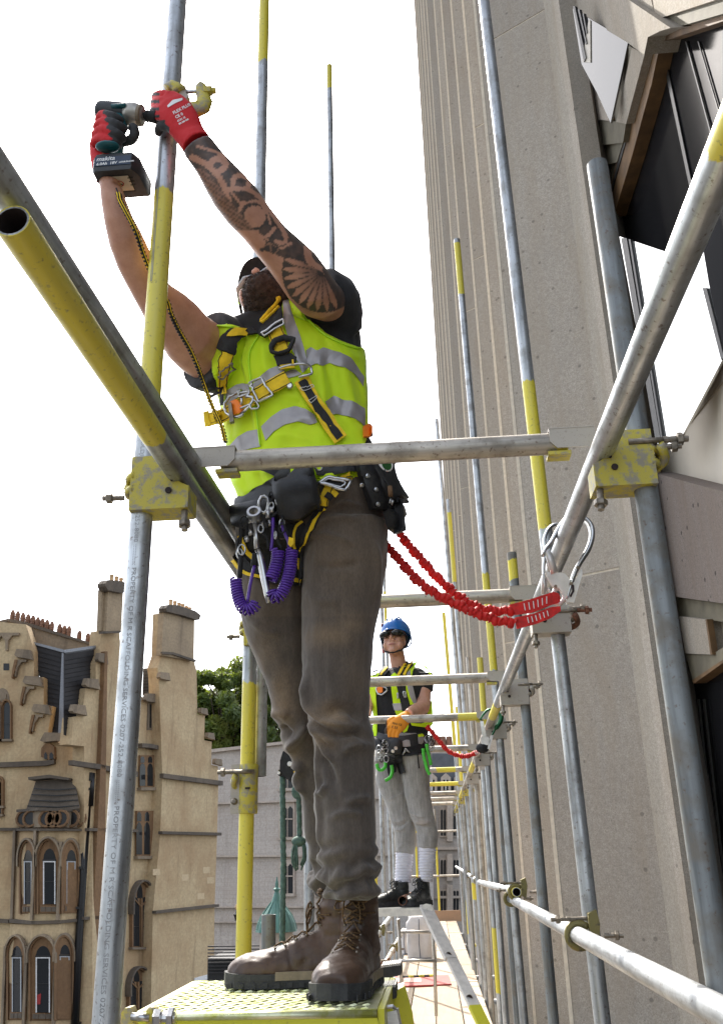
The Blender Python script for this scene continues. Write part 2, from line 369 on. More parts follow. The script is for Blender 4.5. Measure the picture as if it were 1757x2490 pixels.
# ================================================================ sandstone gothic building, left
def stone(name,base,streak,amt=.5,brick=0,bs=1.0,dark=(.05,.045,.04)):
    m,nt,b=nodes(name); co=coords(nt)
    a=ntex(nt,co,.35,5,.6); c=ntex(nt,co,6,4,.6); s=ntex(nt,coords(nt,(1.6,1.6,.18)),1,6,.65)
    col=ramp(nt,c,[(.3,[x*.82 for x in base]),(.7,[min(1,x*1.15) for x in base])])
    col=mix(nt,ramp(nt,a,[(.38,0),(.66,amt)]),col,streak)
    col=mix(nt,ramp(nt,s,[(.55,0),(.75,amt)]),col,[x*.45 for x in streak])
    if brick:
        t=nt.nodes.new('ShaderNodeTexCoord'); sx=N(nt,'SeparateXYZ'); cx=N(nt,'CombineXYZ'); ad=N(nt,'Math',_operation='ADD')
        nt.links.new(t.outputs['Object'],sx.inputs[0]); nt.links.new(sx.outputs[0],ad.inputs[0]); nt.links.new(sx.outputs[1],ad.inputs[1])
        nt.links.new(ad.outputs[0],cx.inputs[0]); nt.links.new(sx.outputs[2],cx.inputs[1])
        br=N(nt,'TexBrick',Scale=bs); br.inputs['Color1'].default_value=(1,1,1,1); br.inputs['Color2'].default_value=(.8,.8,.8,1); br.inputs['Mortar'].default_value=(.6,.58,.55,1)
        br.inputs['Mortar Size'].default_value=.012; nt.links.new(cx.outputs[0],br.inputs['Vector'])
        col=mix(nt,brick,col,br.outputs['Color'],'MULTIPLY')
    nt.links.new(col,b.inputs['Base Color']); b.inputs['Roughness'].default_value=.9; bump(nt,b,c,.4,.03); return m
MT['sand']=stone('warm_sandstone',(.48,.37,.22),(.31,.19,.095),.62,.14,1.1)
MT['sandp']=stone('patched_pale_sandstone',(.52,.40,.25),(.45,.34,.2),.3)
MT['sandw']=stone('weathered_chimney_stone',(.36,.275,.175),(.20,.15,.10),.6,.3,1.1)
MT['sandg']=stone('weathered_grey_stone',(.26,.20,.135),(.12,.095,.07),.8)
MT['sandd']=stone('sooty_moulding',(.12,.095,.07),(.05,.042,.035),.7)
MT['brown']=stone('brown_dressing_and_shade',(.20,.115,.055),(.11,.06,.03),.6)  # dressing stone; also colours the strips painted as shade on wing B
MT['slate']=simple('dark_roof_slate',(.020,.018,.019),.75,0,.35,1.2,.4,14)
MT['slateg']=simple('grey_roof_slate',(.07,.075,.085),.5,0,.3,1.2,.4,14)
MT['lead']=simple('lead_flashing',(.20,.21,.23),.5,.2)
MT['pot']=simple('clay_chimney_pot',(.20,.10,.06),.85,0,.3,5); MT['potc']=simple('buff_chimney_pot',(.48,.32,.17),.85,0,.2,5)
MT['iron2']=simple('slate_edge_dark',(.012,.011,.012),.8,0,.4,2)
MT['iron']=simple('black_iron',(.012,.012,.013),.4,.3)
MT['wglass']=glassm('old_window_glass',(.018,.02,.023),.08,.22); MT['wwhite']=simple('white_sash',(.6,.6,.6),.5)
MT['curt']=simple('net_curtain',(.32,.33,.34),.8)
MT['redc']=simple('red_curtain',(.25,.02,.02),.8)
gb=thing('gothic_building','honey coloured gothic stone building with stepped gables and tall chimneys','building',pZ(235,2490,-12))
# wing A faces the camera; wing B recedes to the right
YA=53.0; A0=pY(215,2121,YA); NA=Vector((0,-1,0))
dB=Vector((math.sin(math.radians(17)),math.cos(math.radians(17)),0)); NB=Vector((dB.y,-dB.x,0))
GZ=-12
def fA(u,v,off=0): return pP(u,v,A0+NA*off,NA)
def fB(u,v,off=0): return pP(u,v,A0+NB*off,NB)
def gp(name,f,N_,pts,th,mt,off=0,parent=None,lab=None):
    """prism standing `th` proud of wall plane f"""
    return MB().prism([f(u,v,off) for u,v in pts],N_*th).build(name,mt,parent or gb,label=lab)
def wallpoly(name,f,N_,pts,thick,mt):
    return MB().prism([f(u,v) for u,v in pts],-N_*thick).build(name,mt,gb)
H1=crop(0,1380,3); H2=crop(0,1900,3)
wallpoly('gable_wall',fA,NA,[(-60,2700),(-60,1500),(0,1512)]+H1(190,415,250,600,250,800,320,800,320,1010,385,1010,350,1215,430,1280,520,1290)+[(225,1820),(225,2700)],.8,MT['sand'])
wallpoly('wing_wall',fB,NB,H1(490,1290,520,1290,540,1090,600,1080,625,880,700,890,700,700,725,640,740,460,870,440,900,800,1040,945,1110,960,1170,1000,1215,830)+H1(1200,830)+[(398,1620),(398,2700),(205,2700),(205,1815)],.8,MT['sand'])
# projecting right-hand chimney wing
wp=[H1(1160,800)[0]]+H1(1150,730,1180,640,1190,330,1420,370,1415,680,1435,750,1440,1070,1495,1080,1490,1260,1545,1270,1540,1440,1590,1450)+[(531,1905),(528,2028),(522,2202),(516,2700),(362,2700),(372,2218),(390,2026),(395,1887)]
MB().prism([fB(u,v,.7) for u,v in wp],-NB*.8).build('chimney_wing_wall',MT['sand'],gb)
gp('shaded_return',fB,NB,[(389,1625),(398,1622),(393,1887),(385,2026),(372,2218),(362,2700),(350,2700),(364,2218),(378,2026),(384,1887)],.35,MT['brown'])  # side of the projecting wing, its shade painted in as brown
gp('corner_shade_strip',fB,NB,[(246,1585),(252,1585),(236,2700),(203,2700),(212,2300),(233,1905)],.3,MT['brown'])  # brown strip that paints shadow into the corner between the wings
# return wall of right wing and chimney caps
def chim(pts_body,cap,pots,off,cols,th=.3):
    o=gp('chimney_cap',fB,NB,cap,.3,MT['sandd'],off)
    MB().prism([fB(u,v,off+.02) for u,v in [(c[0],c[1]) for c in cap]],-NB*th).build('chimney_cap',MT['sandd'],gb)
    for (u,v,h,w) in pots:
        c=fB(u,v,off-.5); k=c.y/2100.
        MB().lathe(c-Vector((0,0,.2)),[(w*k*1.12,0),(w*k,.1),(w*k*.85,h*k+.2),(w*k,h*k+.2),(w*k,h*k+.3)],10).build('chimney_pot',cols,gb,smooth=False)
chim(None,H1(740,120,760,95,830,100,905,115,905,150,900,185,860,190,760,170,742,140),[(271,1413,12,5.5),(283,1417,12,5.5),(294,1421,12,5.5)],.35,MT['potc'])
chim(None,H1(1183,300,1200,275,1270,278,1400,320,1438,350,1430,385,1410,385,1300,350,1190,325),[(415,1472,11,5),(425,1475,10,5),(435,1479,10,5),(444,1482,10,5),(453,1486,9,4.5),(461,1489,9,4.5)],1.0,MT['potc'])
MB().prism([fB(u,v,.1) for u,v in H1(745,160,900,180,870,450,735,460)],-NB*.3).build('chimney_stack',MT['sandw'],gb)
MB().prism([fB(u,v,.35) for u,v in H1(790,165,900,185,885,460,775,465)],-NB*.5).build('chimney_stack',MT['sandw'],gb)
MB().prism([fB(u,v,.98) for u,v in H1(1195,320,1412,380,1412,680,1178,640)],-NB*.4).build('chimney_stack',MT['sandw'],gb)
gp('chimney_band',fB,NB,H1(722,468,870,462,870,478,722,484),.15,MT['sandd'],.35)
gp('chimney_band',fB,NB,H1(1172,615,1250,620,1418,675,1418,690,1250,636,1172,632),.15,MT['sandd'],.98)
# roofs
MB().prism([fA(u,v,-.6) for u,v in H1(195,525,480,610,480,1220,380,1220,250,600)],(0,.4,0)).build('slate_roof',MT['slate'],gb)
MB().prism([fB(u,v,-.4) for u,v in H1(465,615,700,575,700,1100,540,1250,465,1220)],(0,.4,0)).build('slate_roof',MT['slate'],gb)
for i in range(16):
    v=1575+i*12.5; 
    MB().prism([fA(u,vv,-.56) for u,vv in ((66+i*2,v),(156,v+26-i*1.2),(156,v+27.2-i*1.2),(66+i*2,v+1.2))],(0,.05,0)).build('slate_course',MT['iron2'],gb)
    MB().prism([fB(u,vv,-.36) for u,vv in ((159,v+30-i*1.5),(229-i*1.5,v+18-i*1.5),(229-i*1.5,v+19.3-i*1.5),(159,v+31.3-i*1.5))],(0,.05,0)).build('slate_course',MT['iron2'],gb)
MB().prism([fA(u,v,-.5) for u,v in H1(452,625,485,620,470,1220,425,1220)],(0,.3,0)).build('valley_gutter',MT['lead'],gb)
MB().prism([fA(u,v,-.5) for u,v in H1(190,528,470,600,470,622,190,545)],(0,.3,0)).build('ridge_flashing',MT['lead'],gb)
MB().prism([fB(u,v,-.3) for u,v in H1(470,600,700,568,700,588,470,622)],(0,.3,0)).build('ridge_flashing',MT['lead'],gb)
MB().prism([fB(u,v,-1) for u,v in H1(1045,735,1180,725,1150,960,1040,930)],(0,.4,0)).build('slate_roof',MT['slateg'],gb)
for i in range(8):
    v=H1(0,760)[0][1]+i*7.5
    MB().prism([fB(u,vv,-.95) for u,vv in ((348,v),(392-i,v-2),(392-i,v-1),(348,v+1))],(0,.05,0)).build('slate_course',MT['slate'],gb)
# long low brick stack with a row of pots
MB().prism([fA(u,v,-1.5) for u,v in H1(-40,400,60,375,190,405,690,560,700,600,480,610,200,530,-40,520)],(0,1.2,0)).build('parapet_stack',MT['sandg'],gb)
MB().prism([fA(u,v,-1.3) for u,v in H1(-40,395,60,372,200,400,690,556,690,572,200,425,60,392,-40,420)],(0,1.2,0)).build('parapet_coping',MT['sandd'],gb)
for x,y,c in ((90,380,0),(127,388,0),(165,400,0),(202,410,0),(238,420,0),(273,432,0),(306,442,0),(341,452,0),(376,465,0),(432,482,0),(467,492,0),(501,498,0),(578,522,0),(640,540,0),(677,550,1)):
    u,v=H1(x,y)[0]; p=fA(u,v,-2); h=75/3*.0252*(1 if x<560 else .85)
    MB().lathe(p,[(.13,-.1),(.17,.0),(.15,.05),(.17,.1),(.15,h*.3),(.17,h*.35),(.15,h*.6),(.17,h*.65),(.15,h*.7),(.08,h)],9).build('chimney_pot',MT['potc'] if c else MT['pot'],gb)
# stepped gable copings
def coping(f,N_,x,y,w,h,off=.0,cr=H1,fl=1):
    a=cr(x,y+h*.55,x+w*.12,y,x+w*.88,y+h*.1,x+w,y+h,x+w*.85,y+h*.92,x+w*.1,y+h*.72)
    gp('gable_coping',f,N_,a,.28,MT['sandg'],off)
for x,y,w in ((120,600,130),(180,795,145),(245,1000,140)):
    coping(fA,NA,x,y,w,80)
    q=crop(0,1380,3)
    gp('corbel_bracket',fA,NA,q(x+5,y+80,x+25,y+80,x+5,y+160,x-10,y+215,x-18,y+215,x-8,y+140),.35,MT['brown'])
    gp('corbel_bracket',fA,NA,q(x+25,y+78,x+85,y+78,x+82,y+95,x+50,y+95,x+20,y+140,x+8,y+200,x,y+200,x+10,y+120),.25,MT['sandg'])
for x,y,w,o in ((690,625,75,.0),(595,810,110,0),(500,1000,110,0)): coping(fB,NB,x,y,w,85,o)
coping(fB,NB,1140,765,80,65,.75); coping(fB,NB,1035,920,140,80,.1)
for x,y in ((1440,1025),(1490,1205),(1545,1395)): coping(fB,NB,x,y,55,55,.72)
gp('gable_coping',fA,NA,H1(318,1270,350,1210,495,1215,522,1285,500,1288,440,1270,340,1280),.5,MT['sandg'])
gp('niche',fA,NA,H1(315,1385,318,1320,345,1290,375,1285,410,1310,415,1400,385,1410),.3,MT['brown'])
gp('niche_opening',fA,NA,H1(340,1400,340,1365,350,1350,362,1370,362,1400),.32,MT['iron'])
gp('niche_opening',fA,NA,H1(378,1400,378,1365,392,1350,405,1370,405,1400),.32,MT['iron'])
gp('tracery',fA,NA,H1(0,480,150,480,145,500,100,500,70,540,66,610,52,610,50,540,20,500,0,540,0,500),.2,MT['sandg'])
gp('square_vent',fA,NA,H1(28,700,70,700,70,750,28,750),.02,MT['iron'])
gp('slit',fB,NB,H1(1075,985,1110,985,1108,1185,1070,1185),.06,MT['sandg'])
gp('slit_opening',fB,NB,H1(1088,1000,1100,1000,1098,1170,1086,1170),.075,MT['iron'])
# string courses
def course(f,N_,pts,h,off=0,mt='sandd',th=.3):
    for (a,b) in zip(pts[:-1],pts[1:]):
        gp('string_course',f,N_,[(a[0],a[1]-h/2),(b[0],b[1]-h/2),(b[0],b[1]+h/2),(a[0],a[1]+h/2)],th,MT[mt],off)
course(fA,NA,H1(-60,1445,350,1430),12); course(fA,NA,H1(350,1430,410,1415),12); course(fB,NB,H1(500,1425,700,1455,980,1510),12)
course(fB,NB,H1(1165,1520,1600,1575),11,.7); course(fA,NA,H2(-60,350,150,350),7); course(fB,NB,H2(620,352,980,362),7)
course(fB,NB,H2(1155,375,1590,385),7,.7); course(fA,NA,H2(-60,1010,80,1020),9); course(fB,NB,H2(585,1000,745,990),8)
course(fB,NB,H2(1110,955,1570,905),7,.7); course(fB,NB,H2(560,1765,710,1735),9)
# windows on walls
def arch(x0,x1,yb,ys_,yt,n=6):
    """pointed arch outline (crop px): bottom yb, springing ys_, apex yt"""
    xm=(x0+x1)/2; L=[(x0,yb),(x0,ys_)]
    for i in range(1,n): 
        t=i/n; L.append((x0+(xm-x0)*(1-math.cos(t*math.pi/2))**.9, ys_+(yt-ys_)*math.sin(t*math.pi/2)))
    L.append((xm,yt)); R=[(2*xm-x,y) for x,y in L[:-1]][::-1]
    return L+R
def archring(x0,x1,yb,ys_,yt,w):
    o=arch(x0-w,x1+w,yb,ys_,yt-w*1.3); i=arch(x0,x1,yb,ys_,yt)
    return [[o[k],o[k+1],i[k+1],i[k]] for k in range(len(o)-1)]
def cpt(cr,pts): return [cr(x,y)[0] for x,y in pts]
def gwin(f,N_,cr,x0,x1,yb,ys_,yt,lights=2,off=0,white=False,hood=True,dl=None):
    """gothic window: brown dressing, hood mould, mullions, lights with glass"""
    W=gp('window',f,N_,cpt(cr,arch(x0,x1,yb,ys_,yt)),.05,MT['brown'],off)
    def q(name,pts,th,mt,o): return gp(name,f,N_,cpt(cr,pts),th,mt,o,W)
    for s in archring(x0,x1,yb,ys_,yt,9): q('window_dressing',s,.22,MT['brown'],off)
    if hood:
        o=archring(x0-9,x1+9,ys_+70,ys_,yt-11,9)
        for s in o: q('hood_mould',s,.4,MT['sandd'],off)
    g=(x1-x0)*.06; lw=((x1-x0)-g*(lights+1))/lights
    for k in range(lights):
        a=x0+g+k*(lw+g); top=ys_+(yt-ys_)*(.35 if lights>1 else .8)
        q('pane',arch(a,a+lw,yb-g,ys_+ (30 if lights>1 else 0),top),.012,MT['wglass'],off+.052)
        if white:
            q('sash',[(a+4,yb-g),(a+4,ys_+25),(a+12,ys_+25),(a+12,yb-g)],.04,MT['wwhite'],off+.06); q('sash',[(a+lw-12,yb-g),(a+lw-12,ys_+25),(a+lw-4,ys_+25),(a+lw-4,yb-g)],.04,MT['wwhite'],off+.06)
            q('sash',[(a+4,ys_+22),(a+4,ys_+32),(a+lw-4,ys_+32),(a+lw-4,ys_+22)],.045,MT['wwhite'],off+.06)
        q('glazing_bar',[(a,(yb+ys_)/2),(a+lw,(yb+ys_)/2),(a+lw,(yb+ys_)/2+5),(a,(yb+ys_)/2+5)],.03,MT['iron'],off+.066)
    for k in range(lights-1):
        m=x0+g+(k+1)*(lw+g)-g/2; q('mullion',[(m-g*.6,yb),(m-g*.6,ys_+(yt-ys_)*.3),(m+g*.6,ys_+(yt-ys_)*.3),(m+g*.6,yb)],.16,MT['brown'],off)
        q('tracery',[(m,ys_+20),(x0+g*2,ys_-(ys_-yt)*.25),(x0+g*2,ys_-(ys_-yt)*.25-10),(m,ys_+6),(x1-g*2,ys_-(ys_-yt)*.25-10),(x1-g*2,ys_-(ys_-yt)*.25)],.12,MT['brown'],off)
        q('pane',arch(m-lw*.35,m+lw*.35,ys_-(ys_-yt)*.3,ys_-(ys_-yt)*.45,yt+10),.012,MT['wglass'],off+.054)
    q('window_sill',[(x0-15,yb),(x1+15,yb),(x1+15,yb+16),(x0-15,yb+16)],.3,MT['sandg'],off)
gwin(fB,NB,H2,952,1090,1210,900,740,2); gwin(fB,NB,H2,930,1065,1690,1500,1370,2)
def rwin(cr,x0,x1,y0,y1,hood=None):
    W=gp('window',fB,NB,cr(x0,y1,x0,y0,x1,y0,x1,y1),.15,MT['brown'])
    g=(x1-x0)/2
    for k in range(2):
        a=x0+10+k*(g-4)
        gp('pane',fB,NB,cpt(cr,arch(a,a+g-20,y1-12,y0+(y1-y0)*.42,y0+(y1-y0)*.25)),.01,MT['wglass'],.152,W)
        gp('pane',fB,NB,cpt(cr,arch(a+5,a+g-25,y0+(y1-y0)*.23,y0+(y1-y0)*.12,y0+8)),.01,MT['wglass'],.152,W)
    gp('window_sill',fB,NB,cr(x0-10,y1,x1+12,y1,x1+12,y1+22,x0-10,y1+22),.3,MT['sandg'],0,W)
    if hood: gp('hood_mould',fB,NB,cr(*hood),.5,MT['sandd'],0,W)
rwin(H1,1010,1130,1370,1605,(990,1285,1060,1290,1180,1320,1175,1345,1050,1318,990,1315)); rwin(H2,985,1108,215,545)
gwin(fA,NA,H1,28,86,1255,1020,975,1,hood=False); gwin(fA,NA,H1,-40,16,1255,1020,975,1,hood=False); gwin(fA,NA,H1,-40,28,1740,1560,1530,1,hood=False); gwin(fA,NA,H2,-60,22,240,20,-20,1,hood=False)
gp('shield',fA,NA,cpt(H1,arch(-30,72,985,950,880)),.03,MT['sandg']); gp('shield',fA,NA,H1(22,925,52,925,50,955,37,972,24,955),.1,MT['sandg'])
# canted bay window (oriel) on wing A
oz=.0
def bay(offx): pass
def bayface(pts,th,mt,off,name='bay_stone',parent=None): return gp(name,fA,NA,pts,th,mt,off,parent)
def bp(u,v):
    """bay surface: three facets projecting from wing A"""
    a=u
    t=0.0
    if u<94-(v-2000)*.06: t=max(0,(u-(52-(v-2000)*.09)))/ (42)
    elif u>158-(v-2000)*.07: t=max(0,((205-(v-2000)*.07)-u))/47
    else: t=1
    return fA(u,v,.1+1.25*min(1,max(0,t)))
def bpoly(name,pts,th,mt,parent=None,off=0):
    return MB().prism([bp(u,v)+NA*off for u,v in pts],NA*th).build(name,mt,parent or gb)
def strip(name,cr,y0f,y1f,th,mt,off=0):
    for (a,b) in ((0,1),(1,2),(2,3)):
        pts=[]
        mb=MB(); P=[]
        for (xx,yy) in ((y0f[a]),(y0f[b])): P.append(cr(xx,yy)[0])
        for (xx,yy) in ((y1f[b]),(y1f[a])): P.append(cr(xx,yy)[0])
        bpoly(name,P,th,mt,None,off)
# bay body, facet by facet
strip('bay_wall',H2,[(135,350),(290,352),(490,350),(622,355)],[(70,1030),(240,1045),(450,1035),(590,1010)],-.7,MT['sand'])
strip('bay_wall',H2,[(75,1040),(240,1045),(440,1040),(578,1015)],[(30,2000),(190,2010),(400,2005),(540,1990)],-.7,MT['sand'])
strip('bay_course',H2,[(80,1000),(240,1018),(450,1012),(592,998)],[(80,1030),(240,1042),(450,1036),(592,1020)],.2,MT['sandd'])
strip('bay_course',H2,[(135,345),(290,345),(490,345),(640,348)],[(135,362),(290,362),(490,362),(640,364)],.3,MT['sandd'])
def bwin(x0,x1,yb,ys_,yt,white,low=False):
    ex=.14 if x0>415 else 0
    W=bpoly('window',cpt(H2,arch(x0,x1,yb,ys_,yt)),.03+ex,MT['brown'])
    for s in archring(x0,x1,yb,ys_,yt,12): bpoly('window_dressing',cpt(H2,s),.18+ex,MT['brown'],W)
    for s in archring(x0-12,x1+12,ys_+60,ys_,yt-14,11): bpoly('hood_mould',cpt(H2,s),.34,MT['sandg'],W)
    gx=(x1-x0)*.2; a,b=x0+gx,x1-gx; yy=yb-(70 if not low else 60)
    bpoly('pane',cpt(H2,arch(a,b,yy,ys_+10,yt+60)),.01,MT['wglass'],W,.035+ex)
    bpoly('transom',cpt(H2,[(a-4,ys_+10),(b+4,ys_+10),(b+4,ys_+20),(a-4,ys_+20)]),.05,MT['iron'],W,.04+ex)
    for e in (a,b-8): bpoly('sash',cpt(H2,[(e,ys_+22),(e+8,ys_+22),(e+8,yy),(e,yy)]),.04,MT['wwhite'] if white else MT['curt'],W,.046+ex)
    bpoly('sash',cpt(H2,[(a,ys_+22),(b,ys_+22),(b,ys_+30),(a,ys_+30)]),.04,MT['wwhite'] if white else MT['curt'],W,.05+ex)
    bpoly('glazing_bar',cpt(H2,[(a,(ys_+yy)/2),(b,(ys_+yy)/2),(b,(ys_+yy)/2+5),(a,(ys_+yy)/2+5)]),.02,MT['iron'],W,.05+ex)
    bpoly('window_apron',cpt(H2,[(x0+8,yb-58),(x1-8,yb-58),(x1-8,yb-8),(x0+8,yb-8)]),.08,MT['brown'],W,.03+ex)
    for k in range(3):
        xx=x0+14+(x1-x0-28)*k/3; ww=(x1-x0-28)/3-4
        bpoly('apron_panel',cpt(H2,[(xx,yb-50),(xx+ww,yb-50),(xx+ww,yb-16),(xx,yb-16)]),.02,MT['sandd'],W,.112+ex)
    return W
bwin(160,258,965,560,440,False); bwin(290,440,965,560,430,True); bwin(478,585,960,560,440,False)
w=bwin(70,185,1740,1260,1140,False,True); bwin(232,405,1745,1260,1140,True,True); bwin(425,545,1735,1250,1130,False,True)
bpoly('curtain',H2(268,1560,305,1545,300,1625,262,1625),.01,MT['redc'],w,.06)
for xs in ((118,98,300,1000),(268,242,300,1010),(455,430,380,1010),(600,580,380,1000)):
    bpoly('bay_shaft',cpt(H2,[(xs[0]-9,xs[2]+60),(xs[0]+9,xs[2]+60),(xs[1]+9,xs[3]),(xs[1]-9,xs[3])]),.25,MT['sandg'])
for xs in ((52,22),(205,175),(418,392),(556,530)):
    bpoly('bay_shaft',cpt(H2,[(xs[0]-9,1200),(xs[0]+9,1200),(xs[1]+9,1980),(xs[1]-9,1980)]),.25,MT['sandg'])
# bay parapet (pierced) and its dark stone roof
strip('parapet_wall',H2,[(145,225),(300,205),(495,210),(628,215)],[(145,340),(300,335),(495,338),(628,340)],.1,MT['sandg'])
strip('parapet_coping',H2,[(140,208),(300,195),(495,200),(632,208)],[(140,226),(300,215),(495,220),(632,226)],.3,MT['sandd'],.05)
for x in (185,235,350,400,455,530,580):
    c=bp(*H2(x,272)[0]); MB().lathe(c+NA*.14,[(.40,0),(.40,.03)],12,NA).build('quatrefoil',MT['iron'],gb)
    MB().sweep([c+NA*.18+Vector((.42*math.cos(t),0,.42*math.sin(t))) for t in np.linspace(0,2*math.pi,13)[:-1]],.09,5,closed=True).build('tracery_ring',MT['brown'],gb)
mb=MB(); T=[fA(*p,.7) for p in H1(262,1560,440,1545,550,1565)]; Bt=[fA(*p,1.2) for p in H1(195,1760,410,1790,585,1755)]
mb.add([*T,fA(*H1(400,1550)[0],-.2),*Bt,fA(*H1(400,1760)[0],-.2)],[(0,1,5,4),(1,2,6,5),(2,3,7,6),(3,0,4,7),(0,3,2,1)]); mb.build('bay_roof',MT['sandd'],gb)
gp('bay_roof_cap',fA,NA,H1(258,1540,410,1522,552,1545,548,1562,410,1545,262,1560),1.0,MT['sandd'],.2)
for k in range(4):
    y=1610+k*42; gp('bay_roof_course',fA,NA,H1(262-k*16-12,y,420,y+8,552+k*9,y-2,553+k*9,y+4,420,y+15,262-k*16-12,y+6),.05,MT['iron'],.95+.06*k)
# down pipe
MB().sweep([fA(*p,.25) for p in H1(668,1500,655,1740)+H2(640,140,605,720,575,1200,548,1800)],.22,8).build('drain_pipe',MT['iron'],gb,smooth=True)
gp('rain_hopper',fA,NA,H1(640,1500,695,1500,688,1560,650,1560),.5,MT['iron'],.1)
for p in H2(660,60,632,270,617,630,598,920): gp('pipe_bracket',fA,NA,[(p[0]-6,p[1]-3),(p[0]+6,p[1]-3),(p[0]+6,p[1]+3),(p[0]-6,p[1]+3)],.5,MT['iron'],.05)
for x,y in ((1325,680),(1480,625),(1440,815),(1510,700),(1115,640)): gp('pale_block',fB,NB,H2(x,y,x+50,y-2,x+50,y+44,x,y+46),.012,MT['sandp'],.7)
gp('notice_board',fB,NB,H2(1415,1435,1525,1405,1525,1440,1415,1470),.06,MT['wwhite'],.7)
# ================================================================ grey stone building behind
MT['gstone']=stone('pale_grey_stone',(.40,.365,.33),(.31,.26,.22),.4,.35,.7)
MT['gston2']=stone('pinkish_stone_dressing',(.40,.35,.30),(.24,.19,.15),.4)
gr=thing('stone_building','long pale grey stone building with paired arched windows beyond the street','building',pZ(650,2480,-12))
dG=Vector((-math.sin(math.radians(58)),math.cos(math.radians(58)),0)); G0=pY(700,2120,88); NG=Vector((-dG.y,dG.x,0))
if NG.y>0: NG=-NG
def fG(u,v,off=0): return pP(u,v,G0+NG*off,NG)
def rp(name,pts,th,mt,off=0,parent=None): return MB().prism([fG(u,v,off) for u,v in pts],NG*th).build(name,mt,parent or gr)
MB().prism([fG(*p) for p in [(470,1836),(690,1810),(960,1780),(960,2700),(440,2700)]],-NG*6).build('wall',MT['gstone'],gr)
rp('parapet_coping',[(470,1828),(690,1804),(960,1774),(960,1782),(690,1811),(470,1836)],.4,MT['gston2'])
for a,b,h in ((1953,1937,5),(2080,2076,5),(2203,2203,4),(2240,2242,3)): rp('string_course',[(480,a),(960,b),(960,b+h),(480,a+h)],.4,MT['gston2'])
def bwn(cx,y0,y1,w=27):
    W=rp('window',[(cx-w/2-6,y1+8),(cx-w/2-6,y0-8),(cx+w/2+6,y0-10),(cx+w/2+6,y1+7)],.15,MT['gston2'])
    for k in (0,1):
        a=cx-w/2+k*(w/2+1); b=a+w/2-1.5; m=(a+b)/2
        rp('pane',[(a,y1),(a,y0+7),(m,y0),(b,y0+7),(b,y1)],.02,MT['wglass'],.152,W)
    rp('transom',[(cx-w/2,(y0*.6+y1*.4)),(cx+w/2,(y0*.6+y1*.4)),(cx+w/2,(y0*.6+y1*.4)+3),(cx-w/2,(y0*.6+y1*.4)+3)],.1,MT['gston2'],.15,W)
    rp('window_sill',[(cx-w/2-8,y1+2),(cx+w/2+8,y1+1),(cx+w/2+8,y1+7),(cx-w/2-8,y1+8)],.35,MT['gston2'],0,W)
for cx in (699,786,873): 
    bwn(cx,1960,2035); bwn(cx,2100,2172); bwn(cx,1870,1916)
bwn(610,1870,1916) if False else None
# farther frontal wing right of the second worker
g2=thing('far_stone_building','distant grey stone building front with tall narrow windows and slate mansard roof beyond the scaffold','building',pZ(1080,2400,-12))
YF=95.
def fF(u,v,off=0): return pY(u,v,YF-off)
def fp(name,pts,th,mt,off=0,parent=None): return MB().prism([fF(u,v,off) for u,v in pts],(0,-th,0)).build(name,mt,parent or g2)
MB().prism([fF(*p) for p in [(880,1925),(1230,1925),(1230,2600),(880,2600)]],(0,5,0)).build('wall',MT['gstone'],g2)
MB().prism([fF(*p) for p in [(930,1832),(1230,1832),(1230,1927),(900,1927)]],(0,4,0)).build('mansard_roof',MT['slateg'],g2)
for v in (1925,2062,2180): fp('string_course',[(880,v),(1230,v-3),(1230,v+3),(880,v+6)],.5,MT['gston2'])
for r,(y0,y1) in enumerate(((1968,2032),(2090,2128),(2165,2220))):
    for cx in (945,1016,1077,1108):
        W=fp('window',[(cx-9,y1+4),(cx-9,y0-4),(cx+9,y0-4),(cx+9,y1+4)],.2,MT['gston2'])
        for k in (-1,1): fp('pane',[(cx+k*3.6-2.9,y1),(cx+k*3.6-2.9,y0+3),(cx+k*3.6,y0),(cx+k*3.6+2.9,y0+3),(cx+k*3.6+2.9,y1)],.02,MT['wglass'],.202,W)
    for cx in (980,1047,1093): fp('pilaster',[(cx-7,y1+14),(cx-7,y0-14),(cx+7,y0-14),(cx+7,y1+14)],.7,MT['gston2'])
for cx in (1003,1050,1083,1115):
    W=fp('dormer',[(cx-12,1926),(cx-12,1893),(cx,1882),(cx+12,1893),(cx+12,1926)],1.2,MT['gston2'],.1)
    fp('pane',[(cx-6,1922),(cx-6,1896),(cx+6,1896),(cx+6,1922)],.02,MT['wglass'],1.35,W); fp('sash',[(cx-1,1922),(cx-1,1896),(cx+1,1896),(cx+1,1922)],.04,MT['wwhite'],1.37,W)
for x in (1035,1050,1064,1077,1092): MB().lathe(fF(x,1812,-3),[(.5,-3),(.5,0),(.35,.1),(.3,.9)],8).build('chimney_pot',MT['pot'],g2)
MB().prism([fF(*p,-2) for p in [(1028,1812),(1100,1812),(1100,1840),(1028,1840)]],(0,3,0)).build('chimney_stack',MT['gston2'],g2)
